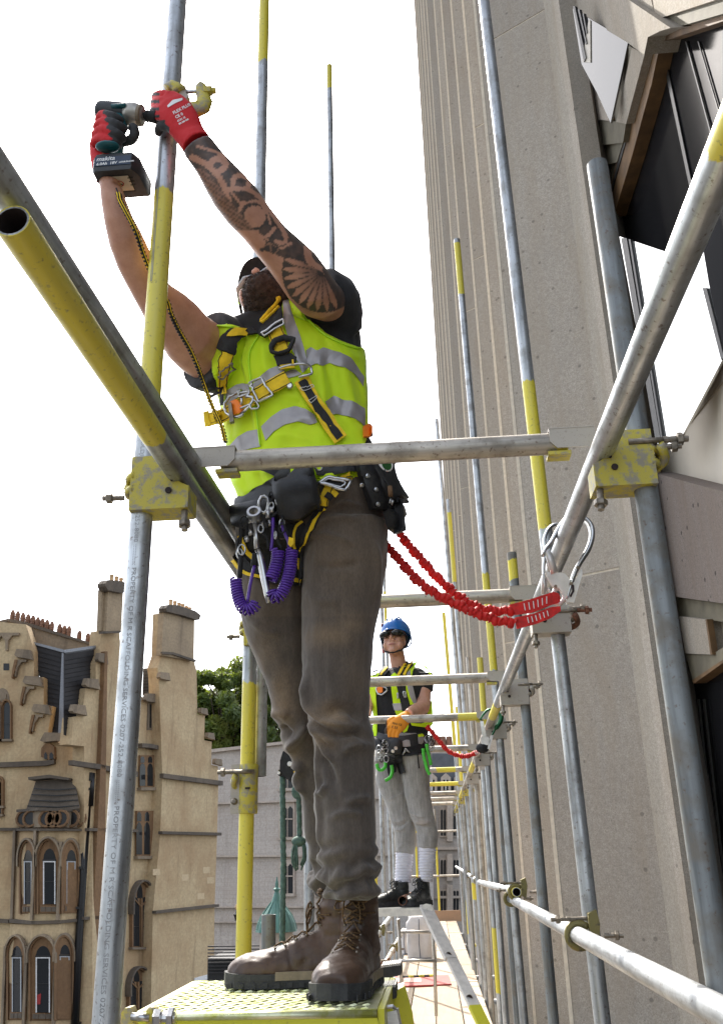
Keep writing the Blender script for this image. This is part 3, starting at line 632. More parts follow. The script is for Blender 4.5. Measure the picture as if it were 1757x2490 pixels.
# copper cupola, lantern post, plinth
MT['copper']=simple('green_copper',(.07,.165,.14),.6,.1,.3,2.5,.2,12,(1,1,.3))
cu=thing('copper_cupola','green copper ogee cupola with finial below the grey building','cupola',pY(672,2265,30)-Vector((0,0,1)))
cb=pY(672,2265,30); k=30*.93/2191
MB().lathe(cb,[(50*k,0),(49*k,5*k),(45*k,20*k),(37*k,36*k),(24*k,52*k),(13*k,66*k),(8*k,80*k)],12).build('dome',MT['copper'],cu)
MB().lathe(cb+Vector((0,0,80*k)),[(8*k,0),(5*k,8*k),(9*k,14*k),(4*k,18*k),(4*k,28*k),(2*k,34*k),(1*k,42*k)],10).build('finial',MT['copper'],cu)
for i in range(12):
    a=i*math.pi/6; MB().sweep([cb+Vector((math.cos(a)*r,math.sin(a)*r,h)) for r,h in ((49.5*k,5*k),(45.5*k,20*k),(37.5*k,36*k),(24.5*k,52*k),(13.5*k,66*k))],.014,5).build('rib',MT['copper'],cu)
MB().lathe(cb-Vector((0,0,4.5)),[(40*k,0),(40*k,4.5)],12).build('drum',MT['gston2'],cu)
lp=thing('street_lamp','black iron street lamp with lantern left of the yellow pole','street lamp',pY(578,2300,26)-Vector((0,0,9)))
q=pY(578,2232,26); k=26*.93/2191
MB().lathe(q-Vector((0,0,9)),[(.12,0),(.10,1),(5*k,1.2),(4*k,9-8*k)],8).build('post',MT['iron'],lp,smooth=True)
MB().lathe(q,[(7*k,-6*k),(10*k,4*k),(13*k,8*k),(6*k,14*k),(3*k,18*k)],6).build('lantern',MT['iron'],lp)
MB().lathe(q+Vector((0,0,18*k)),[(6*k,0),(8*k,6*k),(6*k,12*k)],6).build('lantern_top',MT['potc'],lp)
rf=thing('low_roof','dark railing and low roof at street level between the buildings','roof',pY(555,2480,40))
MB().prism([pY(u,v,40) for u,v in ((505,2330),(640,2330),(640,2700),(500,2700))],(0,3,0)).build('roof',MT['iron'],rf)
for i in range(9): MB().prism([pY(u,v,39.8) for u,v in ((505,2300+i*8),(650,2298+i*8),(650,2301+i*8),(505,2303+i*8))],(0,.1,0)).build('louvre',MT['slate'],rf)
# ================================================================ ground
MT['road']=simple('asphalt',(.05,.05,.05),.9,0,.2,3,.3,60)
MB().b2((-900,-400,GZ-.5),(900,1500,GZ)).build('ground',MT['road'],kind='structure')
# ================================================================ tree
MT['bark']=simple('bark',(.06,.045,.03),.9,0,.4,6,.6,30)
def leafm():
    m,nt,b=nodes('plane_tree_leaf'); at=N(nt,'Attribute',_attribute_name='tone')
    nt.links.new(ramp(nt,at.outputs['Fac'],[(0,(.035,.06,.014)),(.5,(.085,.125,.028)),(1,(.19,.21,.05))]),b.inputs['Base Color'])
    b.inputs['Roughness'].default_value=.5; b.inputs['Transmission Weight'].default_value=0
    tr=N(nt,'BsdfTranslucent'); tr.inputs['Color'].default_value=(.22,.28,.03,1); mx=N(nt,'MixShader',Fac=.35)
    nt.links.new(b.outputs[0],mx.inputs[1]); nt.links.new(tr.outputs[0],mx.inputs[2]); nt.links.new(mx.outputs[0],nt.nodes['Material Output'].inputs[0]); return m
MT['leaf']=leafm()
def tree(c,R,H,label,seed,n=26000,ls=.34):
    rnd=random.Random(seed); base=Vector((c.x,c.y,GZ)); t=thing('plane_tree',label,'tree',base)
    mb=MB(); top=c+Vector((0,0,H*.2)); mb.sweep([base,base.lerp(top,.4)+Vector((.3,0,0)),base.lerp(top,.7),top],[.6,.45,.3,.1],8)
    tips=[]
    for i in range(16):
        a=rnd.uniform(0,6.28); s=base.lerp(top,rnd.uniform(.45,.9)); e=c+Vector((math.cos(a)*R*rnd.uniform(.4,.8),math.sin(a)*R*.6,rnd.uniform(-.5,.8)*H*.5))
        mb.sweep([s,s.lerp(e,.5)+Vector((0,0,.4)),e],[.22,.14,.05],6)
    mb.build('trunk',MT['bark'],t,smooth=True)
    cl=[]
    for i in range(120):
        while True:
            d=Vector((rnd.uniform(-1,1),rnd.uniform(-1,1),rnd.uniform(-1,1)))
            if d.length<1: break
        cl.append((c+Vector((d.x*R,d.y*R*.8,d.z*H*.5)),rnd.uniform(.5,1.15)*R*.17,rnd.random()))
    vs=[];fs=[];tn=[]
    for i in range(n):
        cc,r,tone=cl[rnd.randrange(len(cl))]
        d=Vector((rnd.gauss(0,1),rnd.gauss(0,1),rnd.gauss(0,.8))).normalized()*r*(rnd.random()**.4)
        p=cc+d; a=Vector((rnd.gauss(0,1),rnd.gauss(0,1),rnd.gauss(0,1))).normalized(); b=a.orthogonal().normalized()
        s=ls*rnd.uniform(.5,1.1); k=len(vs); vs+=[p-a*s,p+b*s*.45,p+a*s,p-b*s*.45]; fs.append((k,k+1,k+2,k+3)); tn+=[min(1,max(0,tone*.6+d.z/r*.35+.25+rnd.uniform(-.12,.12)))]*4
    me=bpy.data.meshes.new('crown'); me.from_pydata(vs,[],fs); me.update()
    at=me.attributes.new('tone','FLOAT','POINT'); at.data.foreach_set('value',tn); linkmesh('crown',me,MT['leaf'],t,smooth=False)
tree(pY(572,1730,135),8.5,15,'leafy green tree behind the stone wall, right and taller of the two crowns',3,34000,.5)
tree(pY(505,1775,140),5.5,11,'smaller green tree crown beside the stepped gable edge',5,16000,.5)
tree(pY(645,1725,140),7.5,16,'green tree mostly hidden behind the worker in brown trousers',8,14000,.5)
# ================================================================ scaffold
RT=.02415
def tube(name,p0,p1,mt,label,cat,paint=(),r=RT,group=None,parent=None,step=.06,n=20):
    """scaffold tube with real wall thickness; paint=[(t0,t1),...] metres from p0 that are painted yellow"""
    p0=Vector(p0);p1=Vector(p1); L=(p1-p0).length; d=(p1-p0)/L
    x=d.orthogonal().normalized() if abs(d.z)<.9 else Vector((1,0,0)); x=(x-d*x.dot(d)).normalized(); y=d.cross(x)
    m=max(2,int(L/step)+1) if paint else 2
    if paint: m=min(m,260)
    ts=[L*i/(m-1) for i in range(m)]; mb=MB(); vals=[]; rings=[]; tcs=[]; sd_=(p0.x*7.3+p0.y*3.1+p0.z*1.7)%9
    def ring(t,rr):
        tcs.extend([(math.cos(2*math.pi*k/n)*r+sd_,math.sin(2*math.pi*k/n)*r,t) for k in range(n)])
        return [p0+d*t+(x*math.cos(a)+y*math.sin(a))*rr for a in (2*math.pi*k/n for k in range(n))]
    for t in [min(.08,L*.3)]+[0]: rings.append(ring(t,r-.004)); vals+=[0]*n
    for t in ts:
        rings.append(ring(t,r)); vals+=[1.0 if any(a<=t<=b for a,b in paint) else 0.0]*n
    for t in (L,L-min(.08,L*.3)): rings.append(ring(t,r-.004)); vals+=[0]*n
    mb.rings(rings,True)
    me=mb.mesh(name); me.materials.append(mt); me.materials.append(MT['inner'])
    me.polygons.foreach_set('use_smooth',[True]*len(me.polygons)); sharp(me,50)
    mi=[0]*len(me.polygons)
    for k in range(n): mi[k]=1; mi[(m+2)*n+k]=1
    mi[-1]=1; mi[-2]=1; me.polygons.foreach_set('material_index',mi)
    at=me.attributes.new('paint','FLOAT','POINT'); at.data.foreach_set('value',vals)
    at=me.attributes.new('tube_co','FLOAT_VECTOR','POINT'); at.data.foreach_set('vector',[c for q in tcs for c in q])
    o=bpy.data.objects.new(name,me); COL.objects.link(o); setparent(o,parent)
    return prop(o,label,cat,group)
def vz(u,v,Y): return pY(u,v,Y).z
XL,XR=-.588,.468
YT=[1.84,3.0,4.46,5.72,7.36,9.09,10.76,12.2,13.3,14.4]
ZT=2.055
gst='upright scaffold standards'
# --- left row
def upright(x,Y,z0,z1,mt,label,paint=()):
    return tube('scaffold_pole',(x,Y,z0),(x,Y,z1),mt,label,'scaffold pole',[(a-z0,b-z0) for a,b in paint],group=gst)
P1=upright(XL,1.75,-1.5,4.6,MT['galvb'],'nearest left upright pole stamped with lettering, gripped by the red glove',[(vz(330,985,1.75),vz(400,490,1.75))])
P2=upright(XL-.008,3.0,-1.5,6.4,MT['galv'],'upright pole with yellow lower half standing just left of the brown boots',[(-1.5,vz(600,1640,3)),(vz(640,150,3),6.4)])
tube('scaffold_pole',(XL+.020,3.052,vz(600,1885,3)),(XL+.020,3.052,vz(600,1520,3)),MT['galv'],'short grey tube lashed behind the yellow pole beside the trousers','scaffold pole',group=gst)
upright(-.566,5.72,-1.5,vz(803,160,5.72),MT['galv'],'slim upright pole ending in open sky right of the tattooed arm',[(vz(803,215,5.72),vz(803,160,5.72))])
upright(XL,4.46,-1.5,2.0,MT['galv'],'left row pole hidden behind the brown trousers, yellow foot',[(-1.5,.9)])
for i,(Y,top,lab,pt) in enumerate(((7.36,2.2,'left row pole seen between the two workers legs, yellow in the middle',[(.9,1.5)]),
    (9.09,2.5,'left row pole directly behind the grey joggers, yellow below',[(-1,1.2)]),
    (10.76,2.6,'left row grey pole beyond the second worker near platform',[]),
    (12.2,4.95,'far thin grey pole in the sky left of the blue helmet',[]),
    (13.6,5.7,'far thin pole with yellow top above the blue helmet',[(4.4,5.2)]))):
    upright(XL+.01*(i%2),Y,-2,top,MT['galv'],lab,pt)
# --- right row
upright(XR,1.75,-1.5,pY(1450,400,1.75).z,MT['galvd'],'thick nearest right upright pole with open top before the dark window',[])
P4=tube('scaffold_pole',(.478,3.0,-1.5),(.414,3.02,4.9),MT['galv'],'long blue grey right pole with yellow middle, top out of frame','scaffold pole',[(vz(1345,1300,3)+1.5,vz(1300,905,3)+1.5)],group=gst)
upright(.468,4.46,-1.5,vz(1242,1345,4.46),MT['galvd'],'right row pole ending yellow just above the red lanyard',[(vz(1242,1420,4.46),vz(1242,1345,4.46))])
tube('scaffold_pole',(.455,5.72,-1.5),(.396,5.72,vz(1111,583,5.72)),MT['galv'],'slim right pole with bright yellow tip reaching halfway up the facade','scaffold pole',[(vz(1200,1640,5.72)+1.5,vz(1200,1400,5.72)+1.5),(vz(1111,722,5.72)+1.5,vz(1111,583,5.72)+1.5)],group=gst)
upright(.44,7.36,-1.5,vz(1159,1600,7.36),MT['galv'],'yellow topped pole ending behind the third cross tube on the right',[(2.1,2.8)])
upright(.425,9.09,-1.5,vz(1135,1598,9.09),MT['galvw'],'rusty faded pole beside the yellow topped one at the far right row',[])
tube('scaffold_pole',(.44,10.76,-1.5),(.30,10.76,vz(1059,1020,10.76)),MT['galv'],'tall thin far pole along the left edge of the facade','scaffold pole',[(2.3,2.5)],group=gst)
tube('scaffold_pole',(.43,9.6,-1.5),(.345,9.6,vz(1088,1215,9.6)),MT['galv'],'far right row pole with yellow tip near the facade edge','scaffold pole',[(5.6,6.4)],group=gst)
tube('scaffold_pole',(.42,12.2,-1.5),(.276,12.2,vz(1078,1490,12.2)),MT['galv'],'thin far pole with yellow upper part against the white sky','scaffold pole',[(4.0,6.0)],group=gst)
upright(.40,12.9,-1.5,vz(1127,1718,12.9),MT['galv'],'far short pole with yellow top low in the right row',[(2.2,3.4)])
for i,(x,Y,zt) in enumerate(((.46,6.5,1.9),(.45,8.2,1.95),(.44,13.5,2.0),(.44,15.0,2.1),(.45,16.5,2.2),(.45,18.5,2.2))):
    upright(x,Y,-2,zt,MT['galv'] if i%2 else MT['galvd'],['short inner pole in the right row behind the guard rail','second short inner pole deeper in the right row','third short inner pole deeper in the right row','fourth short inner pole deeper in the right row','fifth short inner pole deeper in the right row','deepest short inner pole of the right row'][i],[(.2,.7)] if i in(1,3) else ())
# --- ledgers (long horizontals)
gl='long ledgers running away along the scaffold'
tube('scaffold_ledger',(.391,.55,1.99),(.372,4.9,1.99),MT['galvb'],'near right ledger running diagonally from the top right corner, yellow near its end','ledger',[(.12,.32)],group=gl,r=.0245)
tube('scaffold_ledger',(.372,4.92,1.99),(.345,14.8,1.99),MT['galvw'],'far right ledger running on behind the green hook','ledger',[(0,.45),(2.9,3.7),(6,8)],group=gl)
tube('scaffold_ledger',(-.507,.915,1.99),(-.512,6.9,1.99),MT['galv'],'yellow left ledger with open end pointing at the viewer','ledger',[(0,.62)],group=gl,r=.0245)
tube('scaffold_ledger',(-.537,.3,2.047),(-.470,3.3,2.047),MT['galv'],'grey left ledger lying against the yellow one','ledger',(),group=gl,r=.0245)
# lower guard rails
gr_='low guard rails at platform height'
tube('guard_rail',(.405,1.25,.985),(.41,5.3,1.004),MT['galvb'],'bright lower guard rail sweeping to the bottom right corner','guard rail',(),group=gr_)
tube('guard_rail',(.41,5.15,1.052),(.41,9.6,1.02),MT['galvb'],'short lower guard rail with yellow open end behind the near one','guard rail',[(0,.35)],group=gr_)
tube('guard_rail',(.41,9.8,1.03),(.41,20.4,1.13),MT['galvb'],'far lower guard rail fading towards the scaffold end','guard rail',[(3,4)],group=gr_)
tube('guard_rail',(-.53,7.2,.64),(-.53,12.2,.674),MT['galvb'],'upper left guard rail beneath the second platform','guard rail',(),group=gr_)
tube('guard_rail',(-.53,8.6,.33),(-.53,14.7,.30),MT['galvw'],'lower left guard rail beneath the second platform','guard rail',(),group=gr_)
# --- transoms with blade ends, and coupling boxes
gt='cross tubes between the two ledgers'
ords=['nearest','second','third','fourth','fifth','sixth','seventh','eighth','ninth','tenth']
def transom(i,Y,z,mt,paint,label):
    t=thing('scaffold_transom',label,'cross tube',(0,Y,z),gt)
    tube('tube',(-.44,Y,z),(.335,Y,z),mt,None,None,paint,parent=t)
    for s,x in ((-1,-.455),(1,.345)):
        mb=MB(); mb.prism([(x-.052*s*-1*-1 if False else x-.05,Y-.027,z+.026),(x+.05,Y-.027,z+.026),(x+.05,Y-.027,z-.006),(x+.035,Y-.027,z-.022),(x-.05,Y-.027,z-.022)] if s<0 else
                           [(x+.05,Y-.027,z+.026),(x-.05,Y-.027,z+.026),(x-.05,Y-.027,z-.006),(x-.035,Y-.027,z-.022),(x+.05,Y-.027,z-.022)],(0,.004,0))
        mb.box((x-.0*s,Y,z+.0255),(.1,.056,.003)); mb.build('end_blade',MT['coupg'],t)
        MB().box((x-.03*s,Y,z-.030),(.05,.04,.008)).build('end_blade_foot',MT['coup'],t)
    return t
pts_=[[(.74,.8)],[],[],[(.60,.78)],[],[(.5,.7)],[(.3,.78)],[],[],[]]
for i,Y in enumerate(YT):
    transom(i,Y,ZT+.008 if i==0 else ZT-.01,MT['galvw'],pts_[i],
        [ 'near cross tube passing in front of the worker waist','second cross tube behind the worker in brown trousers','third cross tube across the second worker shoulders','fourth cross tube under the second worker gloved hand','fifth cross tube just behind the second worker','sixth cross tube at the second worker hips','seventh cross tube, with a yellow length, behind the joggers','eighth cross tube counted from the viewer','ninth cross tube counted from the viewer','farthest cross tube at the end of the ledgers'][i])
def bolt(mb,p,d,L=.05,r=.0065):
    p=Vector(p);d=Vector(d).normalized()
    mb.lathe(p,[(r,0),(r*1.07,L*.2),(r*.95,L*.22),(r*1.05,L*.5),(r*.95,L*.52),(r,L)],10,d)
    mb.lathe(p+d*L*.55,[(r*1.9,0),(r*2,.002),(r*2,.010),(r*1.8,.012)],6,d)
def coupler(sx,Y,xs,xl,col,label,group='box couplers joining ledgers to standards'):
    """bracket box between standard (xs) and ledger (xl), hanging under the transom level"""
    t=thing('scaffold_coupler',label,'coupler',(xs,Y,1.97),group)
    s=1 if xl>xs else -1; x0=xs-.018*s; x1=xl+.028*s; y=Y-.034; mb=MB()
    z1=2.028; zb=1.905; o=.004
    prof=[(x0,z1),(x0,zb+.008),(x0+.012*s,zb),(x1,zb),(x1,zb+.05),(xl+.012*s,zb+.058),(xl-.006*s,zb+.075),(xl-.022*s,zb+.105),(xl-.026*s,z1)]
    P=[(x,y,z) for x,z in prof]; P=P if s<0 else P[::-1]
    mb.prism(P,(0,o,0)); mb.prism([(p[0],p[1]+.064,p[2]) for p in P],(0,o,0))
    mb.box(((x0+x1)/2,Y-.001,zb+.002),(abs(x1-x0)*.98,.072,.006)); mb.box((x1,Y,zb+.025),(.005,.07,.05))
    mb.build('bracket',MT[col],t,angle=35)
    h=MB()
    for px_,pz,r in ((xl-.012*s,zb+.04,.007),(xl-.006*s,zb+.063,.003)): h.lathe((px_,y-.001,pz),[(r,0),(r,.003)],12,(0,-1,0))
    h.build('hole',MT['inner'],t)
    b=MB(); bolt(b,(xl+.02*s,Y-.02,zb-.002),(0.1*s,-.15,-1),.048,.007); b.build('bolt',MT['bolt'],t)
    c=MB(); arc=[(xs-.034*math.cos(a)*s*1,Y+.034*math.sin(a)) for a in np.linspace(-1.25,2.0,12)]
    for zz in (1.985,1.955): c.sweep([(q[0],q[1],zz) for q in arc],[.006]*12,6,flat=1.5)
    c.sweep([(q[0],q[1],1.97) for q in arc[4:9]],[.009]*5,6,flat=1.6)
    c.build('strap',MT[col],t,smooth=True)
    b=MB(); bolt(b,(xs-.03*s,Y-.03,1.935 if s>0 else 1.985),(-s,-.1,0),.045,.006); b.build('bolt',MT['bolt'],t)
    return t
coupler(1,1.75,XL,-.510,'coup','big worn yellow box coupler on the near left pole')
coupler(1,1.75,XR,.391,'coup','big worn yellow box coupler on the near right pole')
coupler(1,3.0,XL-.008,-.51,'coup','yellow coupler behind the trousers on the second left pole')
coupler(1,3.0,XR,.388,'coupg','pinkish grey box coupler under the red lanyard ends')
coupler(1,4.46,XR,.38,'coupg','grey box coupler on the third right pole')
coupler(1,5.72,.452,.372,'coupg','box coupler beside the green hook on the fourth right pole')
for i,(Y,x) in enumerate(((7.36,.44),(9.09,.43),(10.76,.43),(12.2,.42),(13.3,.41),(14.4,.41))):
    c=coupler(1,Y,x,x-.07,'coupg' if i<2 else 'coup',['fifth','sixth','seventh','eighth','ninth','last'][i]+' box coupler along the far right ledger')
# long bolts with half couplers sticking out of the right poles
def rightangle(Y,x,z,label,col='coup',s=1):
    t=thing('right_angle_coupler',label,'coupler',(x,Y,z),'small right angle couplers')
    b=MB(); b.sweep([(x-.03*s,Y-.035,z),(x+.055*s,Y-.035,z)],.0065,8); b.build('bolt_shank',MT['bolt'],t,smooth=True)
    b=MB(); bolt(b,(x+.04*s,Y-.035,z),(s,0,0),.05,.007); b.build('bolt',MT['rust'] if 'rust' in label else MT['bolt'],t)
    b=MB(); b.sweep([(x+.03*s+.012*s*math.sin(a*2),Y-.045+.03*a,z-.015-.03*math.sin(a)) for a in np.linspace(0,2.4,8)],.009,7,flat=1.5); b.build('jaw',MT[col],t,smooth=True)
    return t
rightangle(1.75,XR,2.0,'yellow half coupler with long bolt on the big right pole')
rightangle(3.0,XR,1.975,'rusty half coupler bolt behind the white hook','rust')
for Y,x,l in ((4.46,XR,'third'),(5.72,.45,'fourth'),(7.36,.44,'fifth'),(9.09,.43,'sixth')): rightangle(Y,x,2.0,'half coupler bolt on the '+l+' right pole','coupg')
def swivel(p,axis,label,col='brass'):
    """coupler clamping a guard rail (along axis) to an upright"""
    p=Vector(p); t=thing('rail_coupler',label,'coupler',p,'couplers holding the guard rails')
    mb=MB(); mb.sweep([p+Vector((.033*math.cos(a),.0,.033*math.sin(a))) for a in np.linspace(.6,5.4,16)],.006,8,flat=1.8); mb.build('clamp_ring',MT[col],t,smooth=True)
    b=MB(); bolt(b,p+Vector((-.02,0,.045)),(-1,-.2,0),.06,.006); b.sweep([p+Vector((-.02,0,.045)),p+Vector((.05,.01,.045))],.006,8); b.build('bolt',MT['bolt'],t)
    mb=MB(); mb.prism([p+Vector(q) for q in ((.03,-.02,.06),(.055,-.02,.07),(.062,-.02,.03),(.05,-.02,-.03),(.03,-.02,-.02))],(0,.045,0)); mb.build('jaw',MT[col],t,angle=30)
    b=MB(); bolt(b,p+Vector((.07,-.02,-.0)),(1,-.1,0),.055,.007); b.build('bolt',MT['bolt'],t)
for y,z,l in ((2.98,.992,'brass coloured coupler clamping the bright rail to the second right pole'),(5.6,1.005,'upper pair coupler where two lower rails overlap'),(5.2,1.05,'coupler around the yellow open rail end'),(9.85,1.03,'far coupler on the farthest lower rail'),(12.6,1.06,'second far coupler on the farthest lower rail')):
    swivel((.41,y,z),(0,1,0),l)
for y,z,l in ((8.6,.655,'coupler on the upper left guard rail'),(9.3,.33,'red clip coupler on the lower left guard rail'),(11.2,.32,'farther coupler on the lower left guard rail')): swivel((-.53,y,z),(0,1,0),l,'rust' if 'red' in l else 'brass')
# sleeve coupler on the second left pole
sc=thing('sleeve_coupler','dented grey and yellow sleeve coupler joining the yellow pole','coupler',(XL,3.0,vz(600,1920,3)))
z0,z1=vz(600,1979,3),vz(600,1859,3)
mb=MB(); mb.lathe((XL-.004,3.0,z0),[(.0295,0),(.031,.003),(.031,z1-z0-.003),(.0295,z1-z0)],24); mb.build('sleeve',MT['coup'],sc,angle=40)
MB().box((XL-.043,2.99,(z0+z1)/2),(.03,.012,z1-z0)).build('flange',MT['coupg'],sc)
for z in (z0+(z1-z0)*.25,z0+(z1-z0)*.75):
    MB().lathe((XL-.045,2.982,z),[(.009,0),(.011,.003),(.006,.008)],10,(0,-1,0)).build('rivet',MT['bolt'],sc)
MB().box((XL,2.967,(z0+z1)/2),(.016,.004,.006)).build('slot',MT['inner'],sc)
rightangle(3.0,XL-.008,1.49,'small yellow coupler with bolt on the yellow pole beside the thigh','coup',-1)
# forged coupler in the gloved hand, on the near left pole
fc=thing('swung_coupler','open forged yellow coupler being bolted on above the red glove','coupler',pY(430,230,1.73))
q=lambda x,y,Y=1.71: pY(200+x/4.5,200+y/4.5,Y)
MB().sweep([q(940,80),q(985,45),q(1040,70),q(1060,105)],.012,8,flat=1.6).build('saddle',MT['coup'],fc,smooth=True)
MB().prism([q(1055,80),q(1085,25),q(1125,35),q(1145,80),q(1165,150),q(1130,190),q(1070,160)],(0,.035,0)).build('body',MT['coupg'],fc,angle=30)
MB().sweep([q(1140,105),q(1290,100)],.0055,8).build('bolt_shank',MT['steel'],fc,smooth=True)
MB().sweep([q(1322,22),q(1300,45),q(1300,95),q(1322,150),q(1335,215),q(1310,270),q(1255,305),q(1205,270),q(1190,240)],[.008,.009,.009,.010,.013,.015,.014,.012,.008],8,flat=1.7).build('hook_arm',MT['coup'],fc,smooth=True)
b=MB(); b.lathe(q(1335,98),[(.013,0),(.014,.004),(.014,.018),(.012,.02)],6,(1,0,-.05)); b.lathe(q(1385,98),[(.008,0),(.008,.018)],8,(1,0,0)); b.build('nut',MT['coup'],fc)
# stamped lettering on the near left pole
def text_mesh(s,size,ext=0.0,bold=0):
    cu_=bpy.data.curves.new('t','FONT'); cu_.body=s; cu_.size=size; cu_.extrude=ext; cu_.offset=bold; cu_.resolution_u=2
    o=bpy.data.objects.new('t',cu_); COL.objects.link(o); dg=bpy.context.evaluated_depsgraph_get(); dg.update()
    me=bpy.data.meshes.new_from_object(o.evaluated_get(dg)); bpy.data.objects.remove(o); return me
MT['stamp']=simple('stamped_letter_grey',(.27,.27,.27),.6,.2)
me=text_mesh('SCAFFOLDING SERVICES 0207-252-8080 ::::::::::::: PROPERTY OF M R SCAFFOLDING SERVICES 0207-252-8080 :::::::::::: PROPERTY OF M R SCAFFOLDING SERVICES 0207-252-8080 ::::::::: PROPERTY OF M R SCAFFOLDING SERVICES 0207-252-8080 :::::::::: PROPERTY OF M R',  .0125,0,0)
co=getco(me).copy(); L=co[:,0].max(); k=1.85/L; a0=-1.75
zz=vz(335,1040,1.75)-co[:,0]*k; an=a0+co[:,1]*1.05/.0245
setco(me,np.stack([XL+.0246*np.cos(an),1.75+.0246*np.sin(an),zz],1)); linkmesh('stamped_lettering',me,MT['stamp'],P1,smooth=False)
me=text_mesh(':'*150,.011,0,.0006); co=getco(me).copy(); k=(vz(400,330,1.75)-vz(350,700,1.75))/co[:,0].max(); an=-2.05+co[:,1]*1.05/.0245
setco(me,np.stack([XL+.0246*np.cos(an),1.75+.0246*np.sin(an),vz(400,330,1.75)-co[:,0]*k],1)); linkmesh('stamped_lettering',me,MT['stamp'],P1,smooth=False)
# ================================================================ deck
def wood(name,base):
    m,nt,b=nodes(name); co=coords(nt,(14,1.2,14)); a=ntex(nt,co,1.5,6,.6,1.0); c=ntex(nt,coords(nt),3,5,.6); oi=nt.nodes.new('ShaderNodeObjectInfo')
    col=ramp(nt,a,[(.3,[x*.75 for x in base]),(.7,[min(1,x*1.15) for x in base])]); col=mix(nt,ramp(nt,c,[(.45,0),(.75,.5)]),col,[x*.55 for x in base])
    col=mix(nt,.3,col,mix(nt,oi.outputs['Random'],(.3,.2,.12),(.7,.6,.45))); nt.links.new(col,b.inputs['Base Color']); b.inputs['Roughness'].default_value=.85; bump(nt,b,a,.3,.002); return m
MT['board']=wood('scaffold_board_timber',(.27,.205,.14)); MT['toe']=wood('orange_toe_board',(.28,.125,.055))
rnd=random.Random(4); xs=[-.52,-.29,-.062,.163,.388]; rows=[(-.6,3.2),(3.24,7.1),(7.14,11.0),(11.04,14.9),(14.94,18.6),(18.64,22.2)]
cols=['leftmost','second from left','middle','fourth from left']
rl=['in the row under the camera','in the row under the worker in brown trousers','in the row around the red plate','in the row under the white sacks','in the last row but one','in the farthest row']
for j,(y0,y1) in enumerate(rows):
    for i in range(4):
        x0=xs[i]+.004; x1=xs[i+1]-.005; g=rnd.uniform(-.015,.015)
        mb=MB(); mb.prism([(x0,y0+g,-.038),(x1,y0+g,-.038),(x1,y0+g,-.003),(x1-.003,y0+g,0),(x0+.003,y0+g,0),(x0,y0+g,-.003)],(rnd.uniform(-.004,.004),y1-y0-.01,rnd.uniform(-.002,.004)))
        o=mb.build('scaffold_board',MT['board'],label=f'{cols[i]} bare timber deck board {rl[j]}',cat='board',group='timber boards of the scaffold deck')
        e=MB(); e.prism([(x0-.001,y0+g+.05,-.037),(x1+.001,y0+g+.05,-.037),(x1+.001,y0+g+.05,.0012),(x0-.001,y0+g+.05,.0012)],(0,.03,0)); e.build('end_band',MT['galv'],o)
MB().b2((-.55,22.3,-.02),(.5,22.34,.21)).build('toe_board',MT['toe'],label='orange brown upright toe board closing the far end of the deck',cat='toe board')
# return scaffolding at the far end
for i,(z,l) in enumerate(((1.06,'lower'),(1.75,'upper'))): tube('guard_rail',(-.7,22.4,z*1.4-.55),(.6,22.4,z*1.4-.55),MT['galvw'],l+' cross rail at the far end of the deck','guard rail',[(.2,.3)],group='end rails')
for i,x in enumerate((-.45,.02)): tube('scaffold_pole',(x,22.45,-1),(x,22.45,2.4),MT['galvw'],['left','right'][i]+' yellow banded pole at the far end of the deck','scaffold pole',[(1.1,2.6)],group=gst)
for i,Y in enumerate((3.6,5.2,6.8,8.4,10,12,14,16.5,19)):
    tube('deck_putlog',(-.65,Y,-.066),(.62,Y,-.066),MT['galv'],['first','second','third','fourth','fifth','sixth','seventh','eighth','ninth'][i]+' short tube poking out under the deck boards','scaffold tube',[(1.1,1.25)] if i%2 else (),group='tubes carrying the deck')
# things on the deck
MT['hazard']=simple('hazard_tape_yellow',(.45,.42,.02),.6)
hz=thing('hazard_tube','short black and yellow striped tube on the deck behind the ladder','tube',pZ(1015,2376,0.02))
a,b=pZ(979,2378,.02),pZ(1055,2374,.02)
for i in range(6): MB().sweep([a.lerp(b,i/6),a.lerp(b,(i+1)/6)],.022,10).build('stripe',MT['hazard'] if i%2 else MT['black'],hz,smooth=False)
rp_=thing('red_mesh_plate','red perforated plate lying across the deck boards','plate',pZ(1040,2388,0))
P=[pZ(960,2402,.004),pZ(1097,2396,.004),pZ(1090,2374,.004),pZ(960,2378,.004)]
MT['redp']=simple('faded_red_plate',(.33,.045,.035),.7,0,.3,30,.5,200); MT['pinkp']=simple('pale_pink_patch',(.55,.35,.28),.7)
MB().prism(P,(0,0,.015)).build('plate',MT['redp'],rp_); MB().prism([pZ(960,2390,.02),pZ(1024,2388,.02),pZ(1022,2378,.02),pZ(960,2379,.02)],(0,0,.004)).build('patch',MT['pinkp'],rp_)
MT['sack']=simple('white_sack',(.55,.52,.50),.75,0,.15,6,.6,18,sheen=.2); MT['seam']=simple('dark_seam',(.10,.11,.14),.8)
